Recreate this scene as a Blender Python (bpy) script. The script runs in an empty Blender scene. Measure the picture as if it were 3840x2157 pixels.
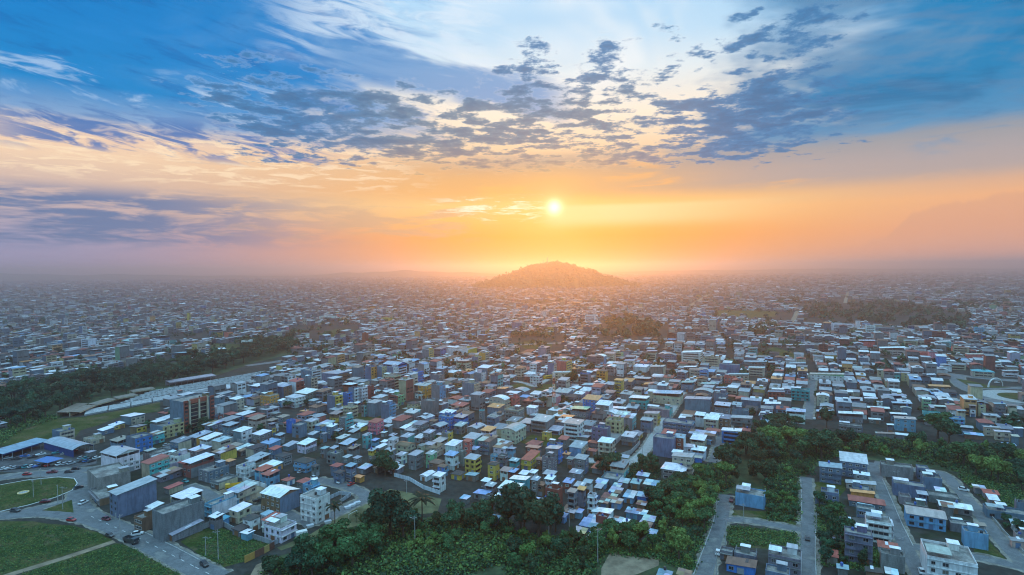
import bpy, bmesh, math, random
import numpy as np
from mathutils import Vector, Matrix
R = math.radians
random.seed(7); RNG = np.random.default_rng(7)
scene = bpy.context.scene
COL = scene.collection

# ------------------------------------------------------------------ camera
FPX, CAMH, HORIZ, ROLL = 2133.0, 112.0, 1005.0, 0.5      # focal length in pixels of the 3840 wide photo, drone height, horizon row, roll
cam_d = bpy.data.cameras.new('camera'); cam = bpy.data.objects.new('camera', cam_d); COL.objects.link(cam)
cam_d.sensor_width = 36.0; cam_d.lens = 36.0 * FPX / 3840.0
cam_d.clip_start = 1.0; cam_d.clip_end = 60000.0
PITCH = math.atan((1078.5 - HORIZ) / FPX)
cam.rotation_mode = 'QUATERNION'
cam_rot = Matrix.Rotation(R(90) - PITCH, 3, 'X') @ Matrix.Rotation(R(-ROLL), 3, 'Z')
cam.rotation_quaternion = cam_rot.to_quaternion(); cam.location = (0, 0, CAMH)
scene.camera = cam
def at(px, py, z=0.0):
    """point of the place at height z seen at photo pixel px, py (3840 wide)"""
    d = cam_rot @ Vector(((px - 1920.0) / FPX, -(py - 1078.5) / FPX, -1.0))
    t = (z - CAMH) / d.z
    return Vector((d.x * t, d.y * t, z))

# ------------------------------------------------------------------ render settings, exposure
scene.render.engine = 'CYCLES'
cy = scene.cycles
cy.use_denoising = True; cy.filter_width = 1.15
try: cy.denoiser = 'OPENIMAGEDENOISE'
except Exception: pass
cy.max_bounces = 5; cy.diffuse_bounces = 2; cy.glossy_bounces = 2; cy.transmission_bounces = 2; cy.volume_bounces = 0
cy.transparent_max_bounces = 6; cy.caustics_reflective = False; cy.caustics_refractive = False
cy.sample_clamp_indirect = 6.0
vs = scene.view_settings
vs.view_transform = 'Standard'; vs.look = 'None'; vs.gamma = 1.0; vs.use_curve_mapping = False
vs.exposure = 0.06

# ------------------------------------------------------------------ sun
SUN_AZ, SUN_EL = 4.3, 6.0
sun_dir = Vector((math.sin(R(SUN_AZ)) * math.cos(R(SUN_EL)), math.cos(R(SUN_AZ)) * math.cos(R(SUN_EL)), math.sin(R(SUN_EL))))
sd = bpy.data.lights.new('sun', 'SUN'); so = bpy.data.objects.new('sun', sd); COL.objects.link(so)
sd.energy = 1.0; sd.angle = R(0.6); sd.color = (1.0, 0.38, 0.06)
so.rotation_euler = (-sun_dir).to_track_quat('-Z', 'Y').to_euler(); so.location = (0, 0, 400)

# ------------------------------------------------------------------ node helper
def s2l(c):
    f = lambda v: v / 12.92 if v <= 0.04045 else ((v + 0.055) / 1.055) ** 2.4
    return tuple(f(v / 255.0) for v in c[:3])
class NT:
    def __init__(s, tree): s.t = tree; s.n = tree.nodes; s.l = tree.links
    def new(s, typ, **kw):
        n = s.n.new(typ)
        for k, v in kw.items(): setattr(n, k, v)
        return n
    def link(s, a, b): s.l.new(a, b)
    def put(s, sock, v):
        if isinstance(v, bpy.types.NodeSocket): s.l.new(v, sock)
        else: sock.default_value = v
    def m(s, op, a, b=0.0, c=None, clamp=False):
        n = s.n.new('ShaderNodeMath'); n.operation = op; n.use_clamp = clamp
        s.put(n.inputs[0], a); s.put(n.inputs[1], b)
        if c is not None: s.put(n.inputs[2], c)
        return n.outputs[0]
    def ss(s, x, a, b, lo=0.0, hi=1.0):
        n = s.n.new('ShaderNodeMapRange'); n.interpolation_type = 'SMOOTHSTEP'
        s.put(n.inputs[0], x); n.inputs[1].default_value = a; n.inputs[2].default_value = b
        n.inputs[3].default_value = lo; n.inputs[4].default_value = hi
        return n.outputs[0]
    def comb(s, x, y, z=0.0):
        n = s.n.new('ShaderNodeCombineXYZ'); s.put(n.inputs[0], x); s.put(n.inputs[1], y); s.put(n.inputs[2], z); return n.outputs[0]
    def noise(s, vec, scale, detail=4.0, rough=0.5, dist=0.0):
        n = s.n.new('ShaderNodeTexNoise'); s.l.new(vec, n.inputs['Vector'])
        n.inputs['Scale'].default_value = scale; n.inputs['Detail'].default_value = detail
        n.inputs['Roughness'].default_value = rough; n.inputs['Distortion'].default_value = dist
        return n.outputs[0]
    def ramp(s, x, stops, interp='B_SPLINE', srgb=True):
        n = s.n.new('ShaderNodeValToRGB'); n.color_ramp.interpolation = interp
        e = n.color_ramp.elements
        while len(e) < len(stops): e.new(0.5)
        for k, (p, c) in enumerate(stops):
            e[k].position = p
            cc = s2l(c) if srgb else c
            e[k].color = (*cc, 1.0)
        s.put(n.inputs[0], x); return n.outputs[0]
    def mix(s, f, a, b, blend='MIX'):
        n = s.n.new('ShaderNodeMix'); n.data_type = 'RGBA'; n.blend_type = blend; n.clamp_factor = True
        s.put(n.inputs[0], f)
        for k, v in ((6, a), (7, b)):
            if isinstance(v, bpy.types.NodeSocket): s.l.new(v, n.inputs[k])
            else: n.inputs[k].default_value = (*v[:3], 1.0)
        return n.outputs[2]

# ------------------------------------------------------------------ world: sunset sky with cloud layers
world = bpy.data.worlds.new('World'); scene.world = world; world.use_nodes = True
def build_sky():
    T = NT(world.node_tree); T.n.clear()
    tc = T.new('ShaderNodeTexCoord')
    sep = T.new('ShaderNodeSeparateXYZ'); T.link(tc.outputs['Generated'], sep.inputs[0])
    X, Y, Z = sep.outputs
    el = T.m('MULTIPLY', T.m('ARCSINE', Z), 0.835 * 180 / math.pi)
    az = T.m('MULTIPLY', T.m('ARCTAN2', X, Y), 0.86 * 180 / math.pi)
    aaz = T.m('ABSOLUTE', az)
    e = T.m('DIVIDE', T.m('ADD', T.m('MAXIMUM', el, 0.0), 0.0), 30.0)
    def AND(*q):
        r = q[0]
        for k in q[1:]: r = T.m('MULTIPLY', r, k)
        return r
    def win(x, a, b, c, d): return AND(T.ss(x, a, b), T.ss(x, d, c))
    # clear-sky gradient toward the sun, to the left and to the right (positions are elevation / 30)
    cen = T.ramp(e, [(0, (250,168,92)), (.05, (254,166,66)), (.085, (255,168,58)), (.13, (255,190,98)), (.17, (255,204,124)), (.21, (244,182,104)), (.27, (224,176,124)), (.33, (240,210,174)), (.41, (250,234,212)), (.52, (222,234,240)), (.60, (186,220,244)), (.72, (170,212,244)), (1, (226,240,252))], 'LINEAR')
    lef = T.ramp(e, [(0, (156,148,184)), (.067, (160,156,188)), (.133, (190,172,180)), (.2, (214,186,172)), (.26, (246,212,178)), (.30, (238,206,182)), (.345, (128,164,206)), (.41, (8,132,200)), (.55, (0,126,200)), (.7, (0,124,196)), (1, (158,208,250))], 'LINEAR')
    rig = T.ramp(e, [(0, (220,164,150)), (.08, (238,172,132)), (.15, (242,180,130)), (.2, (208,172,150)), (.25, (146,158,176)), (.31, (84,146,190)), (.41, (20,128,182)), (.55, (0,128,186)), (.7, (0,122,180)), (1, (158,208,250))], 'LINEAR')
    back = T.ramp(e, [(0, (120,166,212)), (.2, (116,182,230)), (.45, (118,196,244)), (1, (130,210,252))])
    # planar coordinates of the cloud deck and streak coordinates
    zz = T.m('ADD', T.m('MAXIMUM', Z, 0.0), 0.05)
    P = T.comb(T.m('DIVIDE', X, zz), T.m('DIVIDE', Y, zz))
    S = T.comb(T.m('MULTIPLY', az, 0.035), T.m('MULTIPLY', el, 0.22))
    S2 = T.comb(T.m('MULTIPLY', T.m('ADD', az, T.m('MULTIPLY', el, 1.6)), 0.05), T.m('MULTIPLY', T.m('ADD', el, T.m('MULTIPLY', az, 0.08)), 0.2), 3.0)
    nb = T.m('SUBTRACT', T.noise(P, 0.55, 5.0, 0.55, 0.3), 0.5)
    nb2 = T.m('SUBTRACT', T.noise(S2, 2.6, 4.0, 0.6, 0.5), 0.5)
    hi = T.ss(el, 8.0, 11.5)
    azl = T.m('ADD', az, T.m('MULTIPLY', nb2, 26.0)); nm = T.m('SUBTRACT', T.noise(P, 1.7, 4.0, 0.6, 0.2), 0.5)
    azr = T.m('ADD', T.m('ADD', az, T.m('MULTIPLY', T.m('SUBTRACT', 13.0, el), 0.9)), T.m('ADD', T.m('MULTIPLY', nb, 26.0), T.m('MULTIPLY', nm, 22.0)))
    wl = T.m('ADD', T.m('MULTIPLY', T.ss(azl, -5.0, -17.0), hi), T.m('MULTIPLY', T.ss(az, 0.0, -36.0), T.m('SUBTRACT', 1.0, hi)))
    hir = T.ss(el, 6.5, 10.0)
    wr = T.m('ADD', T.m('MULTIPLY', T.ss(azr, 13.0, 24.0), hir), T.m('MULTIPLY', T.ss(az, 8.0, 36.0), T.m('SUBTRACT', 1.0, hir)))
    base = T.mix(wl, cen, lef); base = T.mix(wr, base, rig)
    nv = T.noise(S2, 5.0, 4.0, 0.6, 0.4)
    base = T.mix(AND(wr, T.ss(nv, 0.40, 0.66), hir, 0.5), base, s2l((92,132,172)))
    nv2 = T.noise(P, 1.25, 5.0, 0.62, 0.4)
    base = T.mix(AND(wr, T.ss(nv2, 0.46, 0.66), hir, 0.6), base, s2l((110,148,182)))
    base = T.mix(AND(wr, T.ss(nv2, 0.46, 0.30), hir, 0.55), base, s2l((0,98,150)))
    base = T.mix(AND(wl, T.ss(nv2, 0.50, 0.68), hi, 0.42), base, s2l((88,152,208)))
    base = T.mix(AND(wl, T.ss(nv, 0.46, 0.70), hi, 0.28), base, s2l((40,140,214)))
    base = T.mix(AND(wl, T.ss(nv, 0.48, 0.30), hi, 0.6), base, s2l((0,104,178)))
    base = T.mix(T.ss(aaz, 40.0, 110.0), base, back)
    base = T.mix(T.ss(el, 19.0, 34.0), base, (0.64, 1.28, 1.82))  # unseen overhead sky brightened well beyond the visible part to light the ground
    dot = T.new('ShaderNodeVectorMath', operation='DOT_PRODUCT'); T.link(tc.outputs['Generated'], dot.inputs[0]); dot.inputs[1].default_value = sun_dir
    ang = T.m('MULTIPLY', T.m('ARCCOSINE', T.m('MINIMUM', dot.outputs['Value'], 1.0)), 180 / math.pi)
    # bright white cloud above the sun
    n4 = T.noise(P, 0.8, 4.0, 0.62, 0.9)
    gap = AND(win(az, -8.0, 0.0, 11.0, 17.0), T.ss(el, 11.5, 16.5), T.ss(n4, 0.44, 0.62), 0.9)
    base = T.mix(gap, base, (1.0, 0.98, 0.95))
    # white wisps: on the blue left deck and where it thins toward the middle
    n2 = T.noise(S2, 4.2, 4.0, 0.62, 0.9)
    w1 = AND(T.ss(n2, 0.50, 0.66), win(el, 10.2, 11.6, 13.0, 14.6), T.ss(az, -12.0, -18.0))
    base = T.mix(AND(w1, 0.62), base, s2l((190,214,240)))
    w2 = AND(T.ss(n2, 0.42, 0.62), T.ss(el, 15.0, 17.0), win(az, -22.0, -15.0, -3.0, 2.0))
    base = T.mix(AND(w2, 0.7), base, s2l((214,232,248)))
    # long blue-grey tongue over the middle
    t_el = T.m('SUBTRACT', el, T.m('SUBTRACT', 14.9, T.m('MULTIPLY', T.m('ADD', az, 5.0), 0.16)))
    tongue = AND(win(T.m('ADD', t_el, T.m('MULTIPLY', nb2, 3.4)), -1.7, -0.8, 0.7, 1.9), win(az, -19.0, -13.0, 2.0, 7.0))
    base = T.mix(AND(tongue, 0.85), base, s2l((84,146,204)))
    # cream and slate streaks low on the left
    n3 = T.noise(S, 11.0, 4.0, 0.62, 0.6)
    base = T.mix(AND(T.ss(n3, 0.47, 0.62), win(el, 5.8, 7.0, 9.0, 10.6), T.ss(az, -4.0, -14.0), 0.75), base, s2l((255,228,192)))
    n3b = T.noise(S2, 6.0, 4.0, 0.6, 0.6)
    base = T.mix(AND(T.ss(n3b, 0.46, 0.60), win(el, 7.6, 8.6, 10.0, 11.4), win(az, -40.0, -33.0, -18.0, -14.0), 0.9), base, s2l((66,116,182)))
    base = T.mix(AND(T.ss(n3b, 0.50, 0.62), win(el, 8.8, 9.6, 12.5, 14.0), win(az, -22.0, -17.0, -8.0, -4.0), 0.75), base, s2l((78,132,190)))
    # grey-gold sheet below the puffs, centre to right
    n7 = T.noise(S, 4.0, 4.0, 0.62, 0.5)
    shc = T.mix(T.ss(az, 2.0, 24.0), s2l((216,170,116)), s2l((178,164,162))); shc = T.mix(T.ss(el, 7.0, 9.4), shc, s2l((158,156,158)))
    topn = T.m('ADD', el, T.m('MULTIPLY', nb, 4.0))
    base = T.mix(AND(T.ss(el, 5.3, 6.6), T.ss(topn, 9.6, 8.4), T.ss(az, -13.0, 3.0), T.ss(n7, 0.26, 0.50), 0.85), base, shc)
    # altocumulus puffs with bright rims
    n6 = T.noise(P, 6.2, 5.0, 0.64, 0.0); n6b = T.noise(P, 1.05, 2.0, 0.5, 0.3)
    cov = AND(win(azl, -27.0, -18.0, 23.0, 34.0), win(el, 6.6, 9.0, 12.6, 17.5))
    cov2 = AND(win(az, -6.0, 1.0, 22.0, 32.0), win(el, 11.0, 13.0, 17.0, 21.0))
    thr = T.m('ADD', T.m('ADD', n6, T.m('MULTIPLY', T.m('SUBTRACT', n6b, 0.5), 0.55)), T.m('SUBTRACT', T.m('MULTIPLY', T.m('MAXIMUM', cov, T.m('MULTIPLY', cov2, 0.80)), 0.34), 0.275))
    body = T.ss(thr, 0.485, 0.60); rim = win(thr, 0.44, 0.50, 0.51, 0.58)
    base = T.mix(AND(rim, T.ss(az, 22.0, 10.0), 0.10), base, T.mix(T.ss(el, 7, 13), s2l((255,224,172)), s2l((255,250,242))))
    puffc = T.mix(T.ss(el, 7.0, 11.0), s2l((190,160,130)), s2l((104,136,162)))
    puffc = T.mix(T.m('MAXIMUM', T.m('MAXIMUM', T.ss(el, 12.0, 17.0), T.ss(az, 6.0, 18.0)), T.ss(az, -8.0, -18.0)), puffc, s2l((62,124,176)))
    puffc = T.mix(AND(T.ss(thr, 0.56, 0.72), 0.5), puffc, s2l((52,92,134)))
    base = T.mix(AND(body, 0.92), base, puffc)
    # grey-mauve streaks low on the left, warm ones beside the sun
    n8 = T.noise(S, 6.0, 4.0, 0.62, 0.4)
    base = T.mix(AND(win(el, 1.2, 2.4, 4.8, 6.2), T.ss(n8, 0.34, 0.56), T.ss(az, -10.0, -30.0), 0.92), base, s2l((92,120,164)))
    base = T.mix(AND(win(el, 1.8, 3.0, 4.6, 6.4), T.ss(n7, 0.45, 0.60), win(az, -30.0, -16.0, -6.0, 0.0), 0.6), base, s2l((204,168,140)))
    # bright clear slot right of the sun and white streaks left of it
    base = T.mix(AND(win(el, 3.0, 4.2, 4.9, 5.35), win(az, 2.0, 4.5, 8.0, 26.0), 0.6), base, (1.0, 0.80, 0.44))
    ns = T.noise(T.comb(T.m('MULTIPLY', az, 0.12), T.m('MULTIPLY', el, 0.9), 11.0), 3.0, 4.0, 0.65, 0.6)
    base = T.mix(AND(T.ss(ns, 0.50, 0.64), win(el, 3.6, 4.4, 5.6, 6.2), win(az, -8.0, -3.0, 2.0, 4.0), 0.85), base, (1.1, 0.98, 0.78))
    # far cloud bank over the right horizon
    n9 = T.noise(T.comb(T.m('MULTIPLY', az, 0.16), 0.0, 7.0), 2.0, 4.0, 0.65)
    top = T.m('ADD', T.m('MULTIPLY', T.ss(az, 26.0, 33.0), 3.2), T.m('MULTIPLY', n9, 2.6))
    bank = AND(T.ss(T.m('SUBTRACT', top, el), 0.0, 0.35), T.ss(az, 20.0, 30.0))
    base = T.mix(AND(bank, T.ss(el, 0.0, 3.0), 0.4), base, s2l((214,158,134)))
    # sun aureole and the brightness of the low sky in front of it
    glow = T.m('POWER', 2.718, T.m('MULTIPLY', ang, -0.45))
    glow2 = T.m('POWER', 2.718, T.m('MULTIPLY', ang, -1.2))
    base = T.mix(T.m('MULTIPLY', glow, 0.42), base, s2l((255,214,120)))
    base = T.mix(AND(glow2, T.ss(el, 7.0, 5.0, 0.6, 1.0)), base, (1.15, 0.86, 0.42))
    base = T.mix(T.m('POWER', 2.718, T.m('MULTIPLY', T.m('MULTIPLY', ang, ang), -2.6)), base, (1.9, 1.6, 1.05))
    # ground-side half: dim haze colour
    base = T.mix(T.ss(el, -0.2, -6.0), base, s2l((96,96,116)))
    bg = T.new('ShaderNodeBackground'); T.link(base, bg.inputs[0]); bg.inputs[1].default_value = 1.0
    # physical sky underneath the cloud decks adds its own low light
    sky = T.new('ShaderNodeTexSky', sky_type='NISHITA'); sky.sun_disc = False
    sky.sun_elevation = R(SUN_EL); sky.sun_rotation = R(SUN_AZ); sky.dust_density = 3.0; sky.air_density = 1.4; sky.altitude = 500.0
    bg2 = T.new('ShaderNodeBackground'); T.link(sky.outputs[0], bg2.inputs[0]); bg2.inputs[1].default_value = 0.002
    add = T.new('ShaderNodeAddShader'); T.link(bg.outputs[0], add.inputs[0]); T.link(bg2.outputs[0], add.inputs[1])
    out = T.new('ShaderNodeOutputWorld'); T.link(add.outputs[0], out.inputs[0])
build_sky()
world.cycles.sampling_method = 'MANUAL'; world.cycles.sample_map_resolution = 1024

# ------------------------------------------------------------------ haze: one closed box of even air
def build_haze():
    m = bpy.data.materials.new('haze_air'); m.use_nodes = True
    T = NT(m.node_tree); T.n.clear()
    v = T.new('ShaderNodeVolumePrincipled')
    v.inputs['Color'].default_value = (0.98, 0.92, 0.95, 1); v.inputs['Density'].default_value = 0.00022; v.inputs['Anisotropy'].default_value = 0.765
    o = T.new('ShaderNodeOutputMaterial'); T.link(v.outputs[0], o.inputs['Volume'])
    bm = bmesh.new(); bmesh.ops.create_cube(bm, size=1.0)
    for vv in bm.verts: vv.co = Vector((vv.co.x * 26000, vv.co.y * 21000 + 10000, (vv.co.z + 0.5) * 186.0 - 6.0))
    me = bpy.data.meshes.new('haze'); bm.to_mesh(me); bm.free(); me.materials.append(m)
    h = bpy.data.objects.new('haze', me); COL.objects.link(h)
    h['kind'] = 'stuff'; h['label'] = 'golden evening haze lying over the whole city'; h['category'] = 'haze'
build_haze()
# ------------------------------------------------------------------ materials
MATS = {}
def mat(name, fn):
    if name not in MATS:
        m = bpy.data.materials.new(name); m.use_nodes = True
        T = NT(m.node_tree); T.n.clear()
        out = T.new('ShaderNodeOutputMaterial'); b = T.new('ShaderNodeBsdfPrincipled'); T.link(b.outputs[0], out.inputs[0])
        fn(T, b, out); MATS[name] = m
    return MATS[name]
def bump(T, b, h, strength=0.3, dist=0.05):
    n = T.new('ShaderNodeBump'); n.inputs['Strength'].default_value = strength; n.inputs['Distance'].default_value = dist
    T.put(n.inputs['Height'], h); T.link(n.outputs[0], b.inputs['Normal'])
def objcol(T):
    oi = T.new('ShaderNodeObjectInfo'); return oi.outputs['Color'], oi.outputs['Random'], oi.outputs['Location']
def shade(T, col, f):            # scale a colour by a factor socket
    n = T.new('ShaderNodeVectorMath', operation='SCALE'); T.put(n.inputs[0], col); T.put(n.inputs['Scale'], f); return n.outputs[0]
def attrcol(T):
    a = T.new('ShaderNodeAttribute', attribute_type='GEOMETRY', attribute_name='Col'); return a.outputs['Color']
def wpos(T): return T.new('ShaderNodeNewGeometry').outputs['Position']
def f_plaster(src):
    def fn(T, b, o):
        col = objcol(T)[0] if src == 'obj' else attrcol(T)
        p = wpos(T)
        mp = T.new('ShaderNodeMapping'); T.link(p, mp.inputs[0]); mp.inputs['Scale'].default_value = (1.3, 1.3, 0.22)
        a = T.noise(mp.outputs[0], 0.8, 4, 0.6); c = T.noise(p, 0.21, 3, 0.6)
        f = T.m('MULTIPLY', T.ss(a, 0.30, 0.62, 0.72, 1.06), T.ss(c, 0.3, 0.66, 0.80, 1.06))
        T.link(shade(T, col, f), b.inputs['Base Color']); b.inputs['Roughness'].default_value = 0.85
        b.inputs['Specular IOR Level'].default_value = 0.25
        bump(T, b, T.noise(p, 6.0, 2), 0.15)
    return fn
def f_block(T, b, o):            # unrendered concrete block with courses
    col = objcol(T)[0]; p = wpos(T); tc = T.new('ShaderNodeTexCoord')
    sx = T.new('ShaderNodeSeparateXYZ'); T.link(tc.outputs['Object'], sx.inputs[0])
    co = T.m('FRACT', T.m('MULTIPLY', sx.outputs[2], 1.25)); line = T.ss(co, 0.0, 0.16, 0.80, 1.0)
    mp = T.new('ShaderNodeMapping'); T.link(p, mp.inputs[0]); mp.inputs['Scale'].default_value = (1, 1, 0.25)
    a = T.noise(mp.outputs[0], 0.7, 5, 0.65); c = T.noise(p, 2.6, 3, 0.6)
    f = T.m('MULTIPLY', T.m('MULTIPLY', T.ss(a, 0.28, 0.66, 0.62, 1.08), T.ss(c, 0.3, 0.7, 0.84, 1.08)), line)
    T.link(shade(T, col, f), b.inputs['Base Color']); b.inputs['Roughness'].default_value = 0.92; b.inputs['Specular IOR Level'].default_value = 0.15
    bump(T, b, line, 0.4, 0.03)
def f_metal(src):
    def fn(T, b, o):
        if src == 'obj': col, rnd, loc = objcol(T)
        else: col = attrcol(T)
        p = wpos(T)
        tc = T.new('ShaderNodeTexCoord'); sx = T.new('ShaderNodeSeparateXYZ'); T.link(tc.outputs['Object'], sx.inputs[0])
        sheet = T.m('FLOOR', T.m('MULTIPLY', sx.outputs[0], 0.95))
        wn = T.new('ShaderNodeTexWhiteNoise', noise_dimensions='2D'); T.link(T.comb(sheet, T.m('FLOOR', T.m('MULTIPLY', sx.outputs[1], 0.22))), wn.inputs['Vector'])
        f = T.m('MULTIPLY', T.ss(wn.outputs['Value'], 0, 1, 0.88, 1.06), T.ss(T.noise(p, 0.35, 5, 0.62), 0.3, 0.60, 0.80, 1.06))
        rust = T.ss(T.noise(p, 0.45, 6, 0.7), 0.55, 0.74)
        c2 = T.mix(T.m('MULTIPLY', rust, 0.55), shade(T, col, f), (0.20, 0.10, 0.06))
        T.link(c2, b.inputs['Base Color']); b.inputs['Metallic'].default_value = 0.08
        b.inputs['Roughness'].default_value = 0.62; b.inputs['Specular IOR Level'].default_value = 0.3
        if src == 'obj':
            w = T.m('SINE', T.m('MULTIPLY', sx.outputs[0], 18.0)); bump(T, b, w, 0.25, 0.03)
    return fn
def f_flat(col, rough=0.9, var=0.25, sc=0.5, metallic=0.0):
    def fn(T, b, o):
        p = wpos(T); f = T.ss(T.noise(p, sc, 5, 0.62), 0.28, 0.70, 1 - var, 1 + var)
        T.link(shade(T, (*col,), f), b.inputs['Base Color']); b.inputs['Roughness'].default_value = rough; b.inputs['Metallic'].default_value = metallic
        b.inputs['Specular IOR Level'].default_value = 0.25
    return fn
def f_objflat(rough=0.6, metallic=0.0, coat=0.0):
    def fn(T, b, o):
        col = objcol(T)[0]; f = T.ss(T.noise(wpos(T), 1.2, 3, 0.6), 0.3, 0.7, 0.86, 1.06)
        T.link(shade(T, col, f), b.inputs['Base Color']); b.inputs['Roughness'].default_value = rough; b.inputs['Metallic'].default_value = metallic
        b.inputs['Coat Weight'].default_value = coat
    return fn
def f_glass(T, b, o):
    rnd = objcol(T)[1]
    c = T.ramp(rnd, [(0, (20,26,34)), (.5, (34,42,50)), (.85, (52,60,66)), (1, (120,116,104))], 'LINEAR')
    T.link(c, b.inputs['Base Color']); b.inputs['Roughness'].default_value = 0.12; b.inputs['Specular IOR Level'].default_value = 0.6
def f_slab(T, b, o):             # weathered concrete roof terrace
    p = wpos(T); a = T.noise(p, 0.28, 5, 0.65); c = T.noise(p, 1.6, 4, 0.6)
    col = T.ramp(a, [(.25, (70,70,70)), (.45, (120,118,114)), (.62, (160,156,150)), (.8, (112,108,100))], 'LINEAR')
    T.link(shade(T, col, T.ss(c, 0.3, 0.7, 0.8, 1.12)), b.inputs['Base Color']); b.inputs['Roughness'].default_value = 0.9
def f_grass(T, b, o):
    p = wpos(T); a = T.noise(p, 0.09, 5, 0.6); c = T.noise(p, 0.9, 5, 0.65)
    col = T.ramp(a, [(.25, (44,62,32)), (.42, (56,74,34)), (.54, (76,84,46)), (.64, (96,88,58)), (.78, (62,76,38))], 'LINEAR')
    col = T.mix(T.m('MULTIPLY', T.ss(T.noise(p, 0.055, 6, 0.7), 0.54, 0.64), 0.75), shade(T, col, T.ss(c, 0.28, 0.72, 0.55, 1.25)), (0.125, 0.098, 0.062))
    T.link(col, b.inputs['Base Color']); b.inputs['Roughness'].default_value = 0.95; b.inputs['Specular IOR Level'].default_value = 0.1
    bump(T, b, c, 0.8, 0.5)
def f_asphalt(T, b, o):
    p = wpos(T); a = T.noise(p, 0.12, 4, 0.6); c = T.noise(p, 2.0, 4, 0.7)
    col = T.ramp(a, [(.3, (78,82,86)), (.45, (112,114,116)), (.55, (92,96,98)), (.72, (140,138,132))], 'LINEAR')
    T.link(shade(T, col, T.ss(c, 0.3, 0.7, 0.74, 1.14)), b.inputs['Base Color']); b.inputs['Roughness'].default_value = 0.75
def f_ground(T, b, o):
    p = wpos(T); a = T.noise(p, 0.018, 5, 0.62); c = T.noise(p, 0.25, 6, 0.7)
    col = T.ramp(a, [(.28, (44,54,38)), (.42, (58,60,56)), (.55, (68,68,64)), (.66, (48,58,36)), (.8, (68,66,58))], 'LINEAR')
    T.link(shade(T, col, T.ss(c, 0.3, 0.72, 0.6, 1.2)), b.inputs['Base Color']); b.inputs['Roughness'].default_value = 0.95; b.inputs['Specular IOR Level'].default_value = 0.1
def f_leaf(src):
    def fn(T, b, o):
        if src == 'obj':
            col, rnd, loc = objcol(T)
            a = T.new('ShaderNodeAttribute', attribute_type='GEOMETRY', attribute_name='Tint'); v = a.outputs['Fac']
            c = shade(T, col, T.ss(v, 0, 1, 0.45, 1.45))
        else: c = attrcol(T)
        T.link(c, b.inputs['Base Color']); b.inputs['Roughness'].default_value = 0.7; b.inputs['Specular IOR Level'].default_value = 0.2
        tr = T.new('ShaderNodeBsdfTranslucent'); T.link(c, tr.inputs[0])
        mx = T.new('ShaderNodeMixShader'); mx.inputs[0].default_value = 0.10
        T.link(b.outputs[0], mx.inputs[1]); T.link(tr.outputs[0], mx.inputs[2]); T.link(mx.outputs[0], o.inputs[0])
    return fn
M_PLASTER = mat('painted_plaster', f_plaster('obj')); M_PLASTER_V = mat('painted_plaster_far', f_plaster('v'))
M_BLOCK = mat('concrete_block', f_block)
M_METAL = mat('sheet_metal', f_metal('obj')); M_METAL_V = mat('sheet_metal_far', f_metal('v'))
M_GLASS = mat('window_glass', f_glass); M_SLAB = mat('roof_slab', f_slab)
M_PAINT = mat('gloss_paint', f_objflat(0.35, 0.0, 0.3)); M_MATT = mat('matt_paint', f_objflat(0.7))
M_DARK = mat('dark_void', f_flat((0.02, 0.021, 0.024), 0.8, 0.2)); M_RUBBER = mat('rubber', f_flat((0.02, 0.02, 0.02), 0.8))
M_STEEL = mat('galvanised_steel', f_flat((0.42, 0.43, 0.45), 0.5, 0.15, 1.0, 0.6))
M_GRASS = mat('rough_grass', f_grass); M_ASPHALT = mat('worn_asphalt', f_asphalt); M_GROUND = mat('city_ground', f_ground)
M_CONC = mat('plain_concrete', f_flat((0.36, 0.355, 0.34), 0.9, 0.25, 0.6)); M_DIRT = mat('bare_dirt', f_flat((0.24, 0.185, 0.125), 0.95, 0.35, 0.2))
M_LEAF = mat('foliage', f_leaf('obj')); M_LEAF_V = mat('foliage_far', f_leaf('v')); M_BARK = mat('bark', f_flat((0.09, 0.07, 0.05), 0.95, 0.3, 2.0))
M_WHITE = mat('white_paint', f_flat((0.72, 0.72, 0.70), 0.7, 0.15, 0.8))
M_LAMP = mat('lamp_lens', f_flat((0.6, 0.58, 0.5), 0.2, 0.1))

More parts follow.
